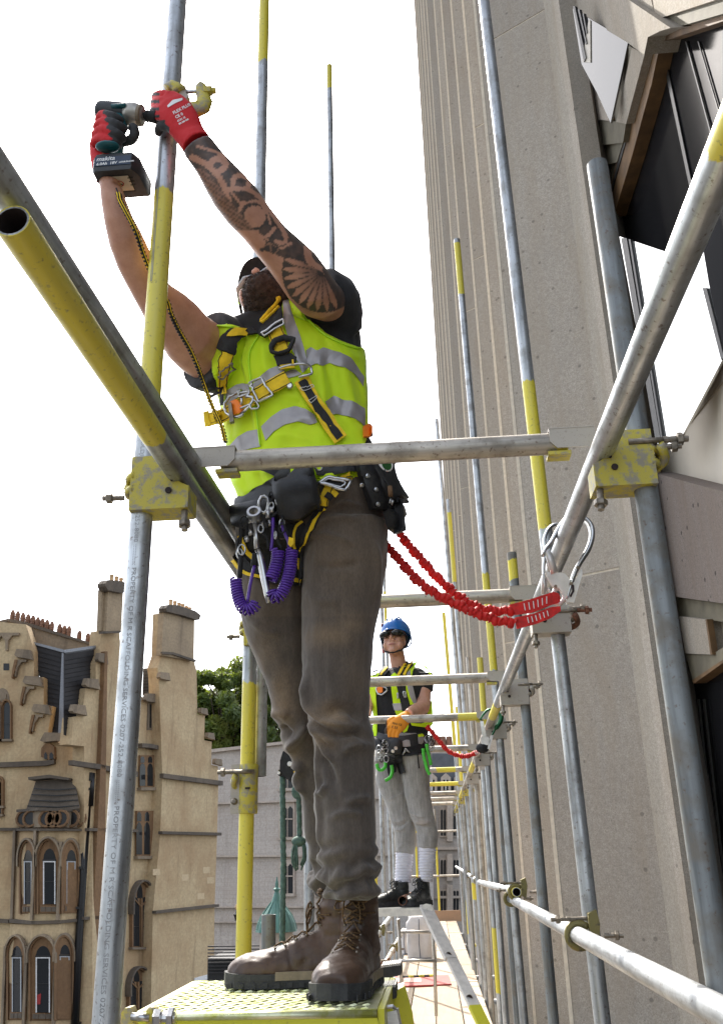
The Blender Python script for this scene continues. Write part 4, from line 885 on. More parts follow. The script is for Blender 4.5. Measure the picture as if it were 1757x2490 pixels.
def sack(u0,u1,vb,vt,label,seed):
    t=thing('white_sack',label,'sack',pZ((u0+u1)/2,vb,0)); A=pZ(u0,vb,0); B=pZ(u1,vb,0); w=(B-A).length; h=pY((u0+u1)/2,vt,A.y).z; c=(A+B)/2+Vector((0,.2,0)); mb=MB(); R=[]
    for i in range(15):
        z=h*i/14; r=[]
        for k in range(32):
            a=2*math.pi*k/32; ca,sa=math.cos(a),math.sin(a); e=.45; q=Vector((math.copysign(abs(ca)**e,ca)*w/2,math.copysign(abs(sa)**e,sa)*.2,0))
            f=1+.09*fbm(Vector((ca*2+seed,sa*2,z*6)))+(.06*math.sin(3.1*i/14)); q*=f if i<13 else f*.85; r.append(c+q+Vector((0,0,z+.03*fbm(Vector((ca,sa,seed)))*(i/14))))
        R.append(r)
    mb.rings(R); mb.build('bag',MT['sack'],t,smooth=True)
    f=c.y-.21; x=(A.x+B.x)/2; MB().sweep([(x,f-.012,h*.02),(x-.01,f-.03,h*.4),(x,f-.022,h*.95)],.006,5).build('seam',MT['seam'],t)
    MB().sweep([(A.x+.02,f-.01,h*.04),(x,f-.03,h*.0+.02),(B.x-.02,f-.01,h*.04)],.006,5).build('seam',MT['seam'],t)
sack(992,1052,2334,2229,'white bulk sack standing on the deck behind the ladder legs',1); sack(976,994,2322,2262,'partly hidden smaller white sack left of the bigger one',3)
# ================================================================ access platforms
def cheq():
    m,nt,b=nodes('yellow_chequer_plate'); co=coords(nt); n=ntex(nt,co,18,6,.65)
    nt.links.new(mix(nt,ramp(nt,n,[(.35,.1),(.55,.9)]),(.40,.42,.06),(.66,.67,.48)),b.inputs['Base Color']); b.inputs['Metallic'].default_value=.7
    b.inputs['Roughness'].default_value=.33; bump(nt,b,ntex(nt,co,250,2),.2,.001); return m
MT['cheq']=cheq(); MT['yframe']=paintm('lime_yellow_paint',(.50,.48,.02),.35,(.35,.34,.12),.35,30)
pf=thing('work_platform','lime yellow step platform with chequer plate top under the brown boots','step platform',(-.35,2.1,0))
x0,x1,y0,y1,zt=-.583,-.125,1.915,2.42,.948
MB().prism([(x0-.006,y0,zt-.004),(x1,y0,zt-.004),(x1,y1,zt-.004),(x0-.02,y1,zt-.004)],(0,0,.004)).build('top_plate',MT['cheq'],pf)
mb=MB()
k=0
for iy in range(22):
    for ix in range(19):
        cx=x0+.012+ix*.0248+(iy%2)*.0124; cy=y0+.012+iy*.0228
        if cx>x1-.012 or cy>y1-.008: continue
        for j in (-2,-1,0,1,2):
            a=.5 if iy%2 else -.5; ox=j*.0034; L=.0085*(1-.12*abs(j))
            dx,dy=math.cos(a)*L,math.sin(a)*L; w=.0011; px_,py_=cx+ox*.4,cy+j*.0036
            mb.add([(px_-dx,py_-dy,zt),(px_+w,py_-w,zt),(px_+dx,py_+dy,zt),(px_-w,py_+w,zt),(px_,py_,zt+.0022)],[(0,1,4),(1,2,4),(2,3,4),(3,0,4)])
mb.build('tread_ribs',MT['cheq'],pf,kind='stuff')
MB().prism([(x0-.004,y0-.004,zt-.09),(x1+.02,y0-.004,zt-.09),(x1,y0-.004,zt-.012),(x0-.004,y0-.004,zt-.012)],(0,.02,0)).build('front_skirt',MT['yframe'],pf)
MB().sweep([(x0-.004,y0,zt-.008),(x1,y0,zt-.008)],.008,10).build('front_nosing',MT['cheq'],pf,smooth=True)
MB().prism([(x0-.02,y0,zt-.09),(x0-.02,y1,zt-.09),(x0-.02,y1,zt-.006),(x0-.02,y0,zt-.006)],(.012,0,0)).build('side_skirt',MT['yframe'],pf)
MB().bar((x1+.008,y0,zt-.03),(x1+.008,y1,zt-.03),.012,.06).build('side_skirt',MT['yframe'],pf)
for x,y,dx in ((x0+.03,y0+.03,-.06),(x0+.03,y1-.03,-.06)): MB().bar((x,y,zt-.02),(x+dx,y,0),.045,.025,(0,1,0)).build('leg',MT['yframe'],pf)
# steps on its right side
MB().bar((x1+.022,2.05,zt-.02),(x1+.21,1.98,0),.022,.07,(0,1,0)).build('stile',MT['alu'],pf)
MB().bar((x1+.022,2.42,zt-.02),(x1+.25,2.5,0),.022,.07,(0,1,0)).build('stile',MT['alu'],pf)
MB().prism([(x1+.012,2.3,zt-.02),(x1+.04,2.3,zt-.005),(x1+.055,2.3,zt-.06),(x1+.09,2.3,zt-.45),(x1+.03,2.3,zt-.45)],(0,.012,0)).build('side_plate',MT['yframe'],pf)
for (ua,ub,v,Y) in ((926,974,2347,2.55),(914,962,2400,2.25)):
    A,B=pY(ua,v+6,Y),pY(ub,v,Y); T=MB(); T.prism([A,B,B+Vector((0,0,-.022)),A+Vector((0,0,-.03))],(0,.10,0)); t_=T.build('step',MT['rubber'],pf)
    g=MB()
    for i in range(9): c=A.lerp(B,(i+.5)/9); g.box(c+Vector((0,.05,.002)),(.0032,.1,.006))
    g.build('step_grip',MT['alu'],t_)
A=lambda u,v:pY(u,v,2.02)
MB().sweep([A(911,2452),A(955,2447),A(961,2453),A(966,2520),A(906,2525),A(906,2458)],.004,6,closed=True).build('hand_hole_rim',MT['steel'],pf)
MB().prism([A(911,2454),A(955,2450),A(962,2520),A(909,2520)],(0,.01,0)).build('hand_hole',MT['yframe'],pf)
MB().prism([A(880,2440),A(968,2415),A(990,2520),A(890,2520)],(0,.004,0)).build('side_panel',MT['coupg'],pf) if False else None
# near bottom-left clamp on the platform/pole
nc=thing('platform_clamp','yellow clamp and shiny bolt tying platform to the near left pole','coupler',pY(330,2460,1.8))
c=lambda x,y,Y=1.8:pY(x/3,1900+y/3,Y)
MB().prism([c(885,1770),c(885,1690),c(910,1655),c(950,1650),c(965,1690),c(970,1790)],(0,.03,0)).build('jaw',MT['coup'],nc,angle=30)
MB().prism([c(1065,1790),c(1068,1670),c(1090,1645),c(1125,1660),c(1130,1790)],(0,.03,0)).build('jaw',MT['coup'],nc,angle=30)
MB().sweep([c(960,1715),c(1090,1725)],.0065,8).build('bolt_shank',MT['steel'],nc,smooth=True)
b=MB(); b.lathe(c(1125,1725,1.79),[(.014,0),(.015,.003),(.015,.013)],6,(1,0,0)); bolt(b,c(1160,1722,1.79),(1,0,-.02),.03,.0085); b.build('nut',MT['steel'],nc)
# second platform
p2=thing('work_platform','bare aluminium platform with rungs and splayed leg under the grey joggers worker','step platform',(-.25,6.1,0))
zt=.957
MB().b2((-.62,5.9,zt-.045),(-.055,6.42,zt-.004)).build('top_frame',MT['aluw'],p2)
g=MB()
for i in range(14): g.b2((-.62,5.905+i*.036,zt-.004),(-.058,5.925+i*.036,zt))
g.build('ribbed_top',MT['steel'],p2)
for k in range(1):
    a=pY(1037,2212,5.88); b=pY(1178,2500,5.2); d=(b-a).normalized(); MB().bar(a-d*.03,a.lerp(b,.46),.072,.026,(1,0,0) if False else (0,0,1)).build('leg_upper',MT['aluw'],p2)
    lg=MB().bar(a.lerp(b,.3)+Vector((.004,.004,0)),b+d*.45,.062,.022,(0,0,1)).build('leg',MT['aluw'],p2)
    MB().bar(a.lerp(b,.84)+Vector((.002,-.006,0)),b+d*.45,.064,.022,(0,0,1)).build('yellow_foot_section',MT['yframe'],p2)
    for (u,v) in ((1092,2333),(1141,2434)):
        t=(v-2212)/288; c0=a.lerp(b,t); nn=Vector((-.15,-1,-.1)).normalized(); MB().lathe(c0+nn*.014,[(.017,0),(.017,.004)],12,nn).build('rung_hole',MT['inner'],p2)
        MB().sweep([c0+nn*.017+Vector((.019*math.cos(q),0,.019*math.sin(q))) for q in np.linspace(0,6.28,13)[:-1]],.003,5,closed=True).build('hole_rim',MT['steel'],p2)
    MB().lathe(a+Vector((0,-.016,0)),[(.034,0),(.034,.006)],16,(0,-1,0)).build('pivot_disc',MT['aluw'],p2); MB().lathe(a+Vector((0,-.022,0)),[(.008,0),(.007,.006)],8,(0,-1,0)).build('pivot_bolt',MT['steel'],p2)
for u in (970,1052): MB().sweep([pY(u-2,2235,6.4),pY(u+4,2345,6.5),pY(u+8,2470,6.6)],.011,8).build('rear_leg',MT['alu'],p2,smooth=True)
for v in (2266,2336): MB().sweep([pY(970,v,6.45),pY(1056,v,6.45)],.010,8).build('rung',MT['alu'],p2,smooth=True)
tb=tube('tube_offcut',pY(978,2190,5.93),pY(1000,2180,6.3),MT['rust'],'short rusty tube lying on the platform between the black boots','tube offcut',r=.027)
# ================================================================ helpers for figures
def resample(pts,n):
    P=[np.array(p,float) for p in pts]; d=[0]
    for a,b in zip(P[:-1],P[1:]): d.append(d[-1]+np.linalg.norm(b-a))
    out=[]
    for t in np.linspace(0,d[-1],n):
        i=min(max(np.searchsorted(d,t)-1,0),len(P)-2); k=(t-d[i])/max(d[i+1]-d[i],1e-9); out.append(P[i]*(1-k)+P[i+1]*k)
    return out
def spl(pts,n):
    """smooth curve through points (Catmull-Rom), resampled"""
    P=[np.array(p,float) for p in pts]; Q=[2*P[0]-P[1]]+P+[2*P[-1]-P[-2]]; o=[]
    for i in range(1,len(Q)-2):
        for t in np.linspace(0,1,8,endpoint=False):
            a,b,c,d=Q[i-1],Q[i],Q[i+1],Q[i+2]; o.append(.5*((2*b)+(c-a)*t+(2*a-5*b+4*c-d)*t*t+(3*b-a-3*c+d)*t**3))
    o.append(P[-1]); return resample(o,n)
def bvh_of(*obs):
    vs=[];fs=[]
    for o in obs:
        me=o.data if hasattr(o,'data') else o
        b=len(vs); vs+=[v.co.copy() for v in me.vertices]; fs+=[tuple(b+i for i in p.vertices) for p in me.polygons]
    return BVHTree.FromPolygons(vs,fs)
def hit(bv,u,v,Y):
    r=Vector(ray(u,v)); h=bv.ray_cast(Vector(O),r)
    if h[0] is None:
        p=pY(u,v,Y); h=bv.find_nearest(p); n=h[1]
        if n.dot(r)>0: n=-n
        return pY(u,v,h[0].y),n
    n=h[1]
    if n.dot(r)>0: n=-n
    return h[0],n
def drape(name,top,bot,bv,mt,parent,Y=2.05,off=.004,th=.003,nu=16,nv=5,smooth_=True,label=None,bulge=0,flat=0,fold=0):
    """cloth strip or pouch laid on a surface between two outlines; a closed slab with real thickness"""
    A=resample(top,nu);B=resample(bot,nu); P=[];Nn=[]
    for j in range(nv):
        k=j/(nv-1)
        for i in range(nu):
            u,v=A[i]*(1-k)+B[i]*k; p,n=hit(bv,u,v,Y); P.append(p);Nn.append(n)
    na=sum(Nn,Vector()).normalized(); P=np.array(P).reshape(nv,nu,3); NN=np.array(Nn).reshape(nv,nu,3)
    if flat: # stiffen: pull depth towards best plane
        c=P.reshape(-1,3).mean(0); d=((P-c)@np.array(na)); lin=d*(1-flat); P=P+(lin-d)[...,None]*np.array(na)
    for _ in range(2):
        NN[1:-1,1:-1]=(NN[1:-1,1:-1]+NN[:-2,1:-1]+NN[2:,1:-1]+NN[1:-1,:-2]+NN[1:-1,2:])/5
    NN=NN*.5+np.array(na)*.5; NN/=np.linalg.norm(NN,axis=2,keepdims=True)
    jj,ii=np.meshgrid(np.linspace(-1,1,nv),np.linspace(-1,1,nu),indexing='ij')
    bb=bulge*(1-np.abs(jj)**4)*(1-np.abs(ii)**4)
    if fold: bb=bb+fold*np.sin(ii*9+jj*2)
    inn=P+NN*off; out=P+NN*(off+th+bb)[...,None] if hasattr(bb,'shape') else P
    mb=MB(); V=list(map(tuple,inn.reshape(-1,3)))+list(map(tuple,out.reshape(-1,3))); n0=nu*nv; F=[]
    for j in range(nv-1):
        for i in range(nu-1):
            a=j*nu+i; F.append((a,a+1,a+nu+1,a+nu)); F.append((n0+a,n0+a+nu,n0+a+nu+1,n0+a+1))
    per=[i for i in range(nu)]+[j*nu+nu-1 for j in range(1,nv)]+[(nv-1)*nu+i for i in range(nu-2,-1,-1)]+[j*nu for j in range(nv-2,0,-1)]
    for a,b in zip(per,per[1:]+per[:1]): F.append((a,n0+a,n0+b,b))
    mb.add(V,F); return mb.build(name,mt,parent,angle=45 if smooth_ else None,label=label)
def strip_along(name,pts,w,bv,mt,parent,Y=2.05,off=.004,th=.003,nu=24,nv=4,curve=True,**k):
    P=spl(pts,nu) if curve and len(pts)>2 else resample(pts,nu); ww=w if hasattr(w,'__len__') else [w,w]
    T=[];B=[]
    for i,p in enumerate(P):
        t=P[min(i+1,nu-1)]-P[max(i-1,0)]; t/=np.linalg.norm(t); n=np.array((t[1],-t[0])); q=ww[0]+(ww[1]-ww[0])*i/(nu-1); T.append(p+n*q/2);B.append(p-n*q/2)
    return drape(name,T,B,bv,mt,parent,Y,off,th,nu,nv,**k)
def wire(name,pts,r,bv,mt,parent,Y=2.05,off=.01,n=30,closed=False,seg=8,label=None,flat=1):
    P=[hit(bv,u,v,Y) for u,v in (resample(list(pts)+[pts[0]],n+1)[:-1] if closed else spl(pts,n))]
    return MB().sweep([p+nn*off for p,nn in P],r,seg,closed=closed,flat=flat).build(name,mt,parent,smooth=True,label=label)
def polypx(P,poly):
    """inside test + nearest boundary point for arrays of pixels"""
    u,v=P; x,y=np.asarray(poly).T; ins=np.zeros(u.shape,bool); best=np.full(u.shape,1e9); bu=u.copy();bv_=v.copy()
    for i in range(len(x)):
        x0,y0,x1,y1=x[i-1],y[i-1],x[i],y[i]
        c=((y0>v)!=(y1>v))&(u<(x1-x0)*(v-y0)/(y1-y0+1e-12)+x0); ins^=c
        t=np.clip(((u-x0)*(x1-x0)+(v-y0)*(y1-y0))/((x1-x0)**2+(y1-y0)**2+1e-9),0,1); qx=x0+t*(x1-x0); qy=y0+t*(y1-y0); d=np.hypot(u-qx,v-qy); m=d<best
        best[m]=d[m]; bu[m]=qx[m]; bv_[m]=qy[m]
    return ins,best,bu,bv_
def shell(name,me,poly,off,mt,parent,fold=None,label=None,min_cos=None):
    """garment layer: faces of a body mesh inside an outline, lifted off the surface, edge trimmed to the outline"""
    co=getco(me).astype(float); no=getno(me).astype(float); U,V=proj(co); ins,d,bu,bv_=polypx((U,V),poly)
    keep=[p for p in me.polygons if any(ins[i] for i in p.vertices)]
    used=sorted({i for p in keep for i in p.vertices}); mp={i:k for k,i in enumerate(used)}
    C=co[used].copy()
    for k,i in enumerate(used):
        if not ins[i]:
            r=ray(bu[i],bv_[i]); C[k]=O+r*(co[i][1]/r[1])
    C+=no[used]*off
    if fold is not None: C+=no[used]*fold(U[used],V[used],co[used])[:,None]
    nn=no[used]; n=len(used); F=[tuple(mp[i] for i in p.vertices) for p in keep]
    ec={}
    for f in F:
        for a,b in zip(f,f[1:]+f[:1]): ec[(a,b)]=1
    In=C-nn*.003; G=[tuple(n+i for i in f[::-1]) for f in F]+[(b,a,n+a,n+b) for (a,b) in ec if (b,a) not in ec]
    me2=bpy.data.meshes.new(name); me2.from_pydata(list(map(tuple,np.vstack([C,In]))),[],F+G); me2.update()
    return linkmesh(name,me2,mt,parent,label=label)
def creases(lines):
    """sum of ridges (amp>0) and valleys along measured lines: px distance -> displacement"""
    L=[(np.array(spl(p,24) if len(p)>2 else resample(p,10)),a,w) for p,a,w in lines]
    def f(U,V,co=None):
        out=np.zeros(len(U))
        for P,a,w in L:
            m=(U>P[:,0].min()-3*w)&(U<P[:,0].max()+3*w)&(V>P[:,1].min()-3*w)&(V<P[:,1].max()+3*w)
            if not m.any(): continue
            d=np.full(m.sum(),1e9); tt=np.zeros(m.sum())
            for i in range(len(P)-1):
                x0,y0=P[i];x1,y1=P[i+1]; t=np.clip(((U[m]-x0)*(x1-x0)+(V[m]-y0)*(y1-y0))/((x1-x0)**2+(y1-y0)**2+1e-9),0,1)
                dd=np.hypot(U[m]-x0-t*(x1-x0),V[m]-y0-t*(y1-y0)); q=dd<d; d[q]=dd[q]; tt[q]=(i+t[q])/(len(P)-1)
            out[m]+=a*np.exp(-(d/w)**2)*np.clip(np.sin(np.pi*np.clip(tt,.04,.96))*1.6,0,1)
        return out
    return f
def noisef(co,sc,seed=0,o=3): return np.array([noise.fractal(Vector((p[0]*sc[0]+seed,p[1]*sc[1],p[2]*sc[2])),1,2,o) for p in co])
def coil(path,R,wire_,pitch,mt,name,parent,seg=7):
    P=[Vector(p) for p in path]; L=sum((b-a).length for a,b in zip(P[:-1],P[1:])); turns=L/pitch; n=int(turns*10); Q=[Vector(p) for p in resample(P,n)]
    ref=Vector((0,-1,0)); out=[]
    for i in range(n):
        t=(Q[min(i+1,n-1)]-Q[max(i-1,0)]).normalized(); ref=(ref-t*ref.dot(t)).normalized(); b=t.cross(ref); a=i*2*math.pi/10
        out.append(Q[i]+(ref*math.cos(a)+b*math.sin(a))*R)
    return MB().sweep(out,wire_,seg,caps=True).build(name,mt,parent,smooth=True)
def skinm(name,base,ink=True):
    m,nt,b=nodes(name); co=coords(nt); a=ntex(nt,co,22,4,.6); c=ntex(nt,co,260,3,.6)
    col=ramp(nt,a,[(.3,[base[0]*.85,base[1]*.75,base[2]*.7]),(.7,[base[0]*1.12,base[1]*1.1,base[2]*1.1])])
    col=mix(nt,ramp(nt,c,[(.5,0),(.8,.25)]),col,(base[0]*.6,base[1]*.4,base[2]*.35))
    if ink:
        at=N(nt,'Attribute',_attribute_name='ink'); col=mix(nt,at.outputs['Fac'],col,(.022,.026,.026))
    nt.links.new(col,b.inputs['Base Color']); b.inputs['Roughness'].default_value=.48; b.inputs['Subsurface Weight'].default_value=.08; b.inputs['Subsurface Radius'].default_value=(.01,.004,.002)
    bump(nt,b,c,.25,.001); return m
MT['skin']=skinm('tanned_skin',(.50,.27,.18)); MT['skin2']=skinm('pale_tanned_skin',(.52,.29,.20),False)
MT['lip']=simple('lips',(.30,.10,.08),.5); MT['eye']=simple('eye_white',(.6,.6,.58),.3,0,.02); MT['iris']=simple('iris',(.04,.03,.02),.2,0,.1)
MT['hair']=simple('dark_brown_hair',(.05,.032,.024),.75,0,.6,120,.8,500)
MT['tee']=simple('black_cotton',(.010,.010,.011),.9,0,.3,40,.3,300,sheen=.15)
def vestm():
    m,nt,b=nodes('lime_hi_vis_polyester'); co=coords(nt); a=ntex(nt,co,9,4,.6)
    nt.links.new(ramp(nt,a,[(.3,(.72,.98,.004)),(.7,(.82,1.0,.01))]),b.inputs['Base Color']); b.inputs['Roughness'].default_value=.65; b.inputs['Sheen Weight'].default_value=.2
    tr=N(nt,'BsdfTranslucent'); tr.inputs['Color'].default_value=(.70,1.0,.02,1); mx=N(nt,'MixShader',Fac=.3)
    bump(nt,b,ntex(nt,co,1400,2),.15,.0005)
    nt.links.new(b.outputs[0],mx.inputs[1]); nt.links.new(tr.outputs[0],mx.inputs[2]); nt.links.new(mx.outputs[0],nt.nodes['Material Output'].inputs[0]); return m
MT['vest']=vestm()
def denim(name,base,tan,weave=900):
    m,nt,b=nodes(name); co=coords(nt); at=N(nt,'Attribute',_attribute_name='tone'); a=ntex(nt,co,10,5,.65); c=ntex(nt,coords(nt,(1,1,.35)),weave*.35,3,.7); w=ntex(nt,coords(nt,(1,1,.12)),60,4,.6)
    col=ramp(nt,a,[(.3,[x*.75 for x in base]),(.7,[x*1.25 for x in base])]); col=mix(nt,ramp(nt,w,[(.45,0),(.7,.5)]),col,[x*1.8 for x in base])
    col=mix(nt,at.outputs['Fac'],col,tan); col=mix(nt,ramp(nt,c,[(.35,.35),(.6,0)]),col,[x*.4 for x in base])
    nt.links.new(col,b.inputs['Base Color']); b.inputs['Roughness'].default_value=.9; b.inputs['Sheen Weight'].default_value=.25; bump(nt,b,c,.35,.0012); return m
MT['jeans']=denim('faded_brown_grey_denim',(.080,.064,.050),(.28,.19,.105))
MT['jog']=denim('grey_marl_jersey',(.30,.285,.265),(.40,.30,.22),1500)
def glovem(name,red,grey):
    m,nt,b=nodes(name); co=coords(nt); at=N(nt,'Attribute',_attribute_name='grey'); k=ntex(nt,co,900,2)
    nt.links.new(mix(nt,at.outputs['Fac'],red,grey),b.inputs['Base Color']); b.inputs['Roughness'].default_value=.75; bump(nt,b,k,.35,.0008); return m
MT['gred']=glovem('red_knit_glove',(.55,.008,.012),(.03,.03,.03)); MT['gor']=glovem('orange_knit_glove',(.85,.30,.02),(.08,.05,.03))
def bootm(name,base,tan):
    m,nt,b=nodes(name); co=coords(nt); a=ntex(nt,co,14,6,.65); c=ntex(nt,co,120,3,.6)
    col=ramp(nt,a,[(.35,base),(.7,tan)]); col=mix(nt,ramp(nt,c,[(.6,0),(.75,.5)]),col,[x*.3 for x in base]); nt.links.new(col,b.inputs['Base Color'])
    nt.links.new(ramp(nt,a,[(.3,.38),(.7,.6)]),b.inputs['Roughness']); bump(nt,b,c,.4,.001); return m
MT['boot']=bootm('brown_oiled_leather',(.040,.020,.010),(.085,.044,.023)); MT['bootb']=bootm('black_scuffed_leather',(.010,.012,.011),(.03,.032,.03))
MT['sole']=simple('dark_grey_outsole',(.028,.028,.03),.75,0,.3,60,.4); MT['mid']=simple('beige_midsole',(.22,.175,.12),.7,0,.2,40,.3)
MT['lace']=simple('flecked_lace',(.10,.055,.02),.8,0,.9,220); MT['laceb']=simple('dark_lace',(.02,.02,.02),.8)
MT['sock']=simple('white_ribbed_sock',(.62,.61,.66),.9,0,.06,30,.5,160,(1,1,3))
def attr(me,name,vals): a=me.attributes.new(name,'FLOAT','POINT'); a.data.foreach_set('value',np.ascontiguousarray(vals,'f'))
# ================================================================ worker on the near platform
man=thing('person','worker in lime vest and brown-grey jeans, arms raised, using an impact driver','person',(-.33,2.15,.95))
legL=[(578,1300,752,1285),(577,1362,750,1345),(583,1440,748,1430),(592,1510,748,1500),(607,1560,750,1556),(625,1600,752,1600),(648,1650,757,1648),(660,1700,764,1698),(663,1730,770,1732),(676,1765,776,1765),(688,1798,786,1800),(705,1835,795,1835),(719,1870,805,1868),(727,1910,812,1905),(735,1955,818,1950),(742,2015,824,2010),(751,2062,830,2060),(762,2100,838,2098),(750,2128,852,2128),(754,2150,856,2152),(752,2180,856,2184)]
legR=[(748,1290,942,1273),(741,1360,939,1369),(738,1417,929,1417),(738,1500,918,1490),(739,1560,907,1560),(740,1620,899,1620),(743,1680,896,1680),(751,1730,897,1735),(760,1776,903,1780),(766,1830,909,1822),(771,1870,905,1870),(775,1910,903,1905),(777,1980,909,1990),(777,2040,913,2050),(778,2080,918,2090),(774,2120,920,2130),(786,2150,918,2165),(790,2176,915,2188)]
def withY(rows,ya,yb): n=len(rows)-1; return [r+(ya+(yb-ya)*min(1,i/(n*.75)),) for i,r in enumerate(rows)]
LL=withY(legL,2.20,2.34); LR=withY(legR,2.14,2.13)
pel=[(584,1215,944,1150,2.15,.62),(577,1262,945,1212,2.16,.66),(577,1310,943,1270,2.17,.66),(582,1350,935,1330,2.17,.6)]
torso=[(590,1225,940,1180,2.14,.6),(572,1168,932,1120,2.14,.6),(560,1110,908,1080,2.14,.6),(551,1060,894,1058,2.14,.6),(544,1000,889,1000,2.14,.62),(533,930,887,930,2.14,.64),(526,870,882,870,2.14,.64),(526,825,880,825,2.14,.64),(547,832,877,788,2.15,.5),(600,842,870,752,2.17,.38),(655,835,854,715,2.18,.3)]
armL=[(244,455,296,455,1.70),(247,489,306,485,1.71),(254,540,322,525,1.73),(266,598,342,562,1.76),(288,655,362,605,1.80),(315,705,384,648,1.84),(348,760,407,690,1.88),(376,806,437,711,1.92),(403,840,463,735,1.96),(433,880,485,765,2.0),(463,905,505,782,2.05),(510,930,545,795,2.1),(560,930,590,810,2.13)]
armR=[(446,372,512,335,1.69),(478,418,545,377,1.71),(500,462,592,424,1.73),(521,500,626,460,1.75),(554,543,656,505,1.78),(592,581,692,550,1.81),(622,618,732,585,1.84),(652,655,766,616,1.87),(677,690,793,652,1.90),(697,720,815,684,1.93),(722,744,832,708,1.97),(755,757,846,720,2.02),(790,760,862,740,2.08),(800,800,870,790,2.12)]
Hc=pY(664,752,2.12); hf=Vector((-.34,-.58,.76)).normalized(); hu=Vector((0,.9,.40)); hu=(hu-hf*hu.dot(hf)).normalized(); hr=hf.cross(hu)
def headgeo(mb,c,f,u,r,s=1):
    P=lambda a,b,d:c+(f*a+r*b+u*d)*s
    mb.ell(P(-.005,0,.02),r*.076*s,f*.096*s,u*.105*s,24,16); mb.ell(P(.03,0,-.05),r*.060*s,f*.062*s,u*.075*s,20,14)
    mb.ell(P(.062,0,-.098),r*.028*s,f*.028*s,u*.022*s,12,8)
    for q in(-1,1):
        mb.ell(P(.045,q*.052,-.062),r*.018*s,f*.04*s,u*.03*s,12,8); mb.ell(P(.058,q*.042,-.022),r*.022*s,f*.030*s,u*.022*s,12,8)
        mb.ell(P(-.006,q*.08,-.02),r*.009*s,f*.018*s,u*.032*s,12,8)
        mb.ell(P(.093,q*.012,-.040),r*.010*s,f*.012*s,u*.009*s,10,6); mb.ell(P(.074,q*.032,.024),r*.026*s,f*.016*s,u*.010*s,10,6)
    mb.sweep([P(.080,0,.016),P(.098,0,-.012),P(.111,0,-.034)],[.009*s,.011*s,.014*s],10)
    mb.ell(P(.078,0,-.070),r*.026*s,f*.016*s,u*.012*s,12,8)
mb=MB(); mb.sil(armL,.95); mb.sil(armR,.95); mb.sil(torso,.9,ext=-.018); mb.sil(LL,.8,ext=-.03); mb.sil(LR,.8,ext=-.03); mb.sil(pel,.6,ext=-.015)
headgeo(mb,Hc,hf,hu,hr)
nb=pY(700,850,2.16); mb.sweep([Hc-hu*.05-hf*.03,Hc.lerp(nb,.45)+Vector((-.01,-.01,0)),nb],[.056,.058,.075],20)
for s_,(rows) in ((0,armL),(1,armR)):
    a=pY((rows[0][0]+rows[0][2])/2,(rows[0][1]+rows[0][3])/2,1.70); b_=pY(*((250,385,1.69) if s_==0 else (428,290,1.70))); mb.sweep([a,b_],[.026,.02],12)
me=remesh(mb,.0044,3,.5)
co=getco(me).astype(float); U,V=proj(co)
def C1a(*p): return [(p[i]/1.841,p[i+1]/1.841) for i in range(0,len(p),2)]
def dline(P):
    d=np.full(len(U),1e9)
    for (x0,y0),(x1,y1) in zip(P[:-1],P[1:]):
        t=np.clip(((U-x0)*(x1-x0)+(V-y0)*(y1-y0))/((x1-x0)**2+(y1-y0)**2+1e-9),0,1); d=np.minimum(d,np.hypot(U-x0-t*(x1-x0),V-y0-t*(y1-y0)))
    return d
ax=np.array([((r[0]+r[2])/2,(r[1]+r[3])/2) for r in armR]); onarm=(dline(ax)<72)&(co[:,1]<2.1)&(V<770)&(U>436)&(np.hypot(U-640,V-720)>0)
onarm&=~((U<655)&(V>665))
ink=np.where(onarm,.93,0.)
nz=noisef(co[onarm],(60,60,60),3,2); ink[onarm]*=np.clip(.93+.14*nz,.75,1)
sk=lambda m,v=.04: ink.__setitem__(m&onarm,np.minimum(ink[m&onarm],v))
dk=lambda m,v=.93: ink.__setitem__(m&onarm,np.maximum(ink[m&onarm],v))
edge=lambda P,w: dline(spl(P,20))<w
sk(edge(C1a(860,705,930,740,985,800,1010,860,1035,940,1062,1000,1110,1070,1200,1180),7.5)); sk(edge(C1a(885,655,945,672,1010,700),3.5)); sk(edge(C1a(940,735,960,715,995,712,1010,740,990,762),8))
sk(edge(C1a(1040,830,1050,795,1085,785,1115,805,1110,835),6.5)); sk(edge(C1a(1010,850,1060,845,1120,850,1180,905,1240,990,1280,1060,1270,1090,1235,1080),5.5))
sk(np.hypot(U-1140/1.841,V-970/1.841)<27); dk(np.abs(np.hypot(U-1140/1.841,V-970/1.841)-29)<2.2)
sk(edge(C1a(1090,905,1070,950,1080,1010,1120,1050,1190,1060,1230,1020),4.5)); sk(edge(C1a(1030,850,1080,910,1150,900,1200,960),3)); sk(edge(C1a(1160,870,1190,930,1210,1000),2.5))
sk(edge(C1a(1370,1110,1385,1170,1440,1230),7)); sk(edge(C1a(1180,1060,1250,1110,1300,1090),3))
# lower edge of the forearm: scale pattern then bare skin
n_=ax[-1]-ax[0]; side=((U-ax[0][0])*n_[1]-(V-ax[0][1])*n_[0])/np.hypot(*n_)
low=(side<-22)&(V<560)&(V>410); ink[low&onarm]=np.where((np.sin(U[low&onarm]*.55+V[low&onarm]*.55)+np.sin(V[low&onarm]*.5-U[low&onarm]*.3))>.2,.75,.45)
sk((side<-14-(V-560)*.1)&(V>=560)); 
dia=np.abs((U-657)/26.)+np.abs((V-607)/24.)<1; dk(dia); sk(edge([(637,603),(657,592),(676,607),(660,622)],1.6),.45); sk(edge([(657,592),(658,622)],1.3),.5)
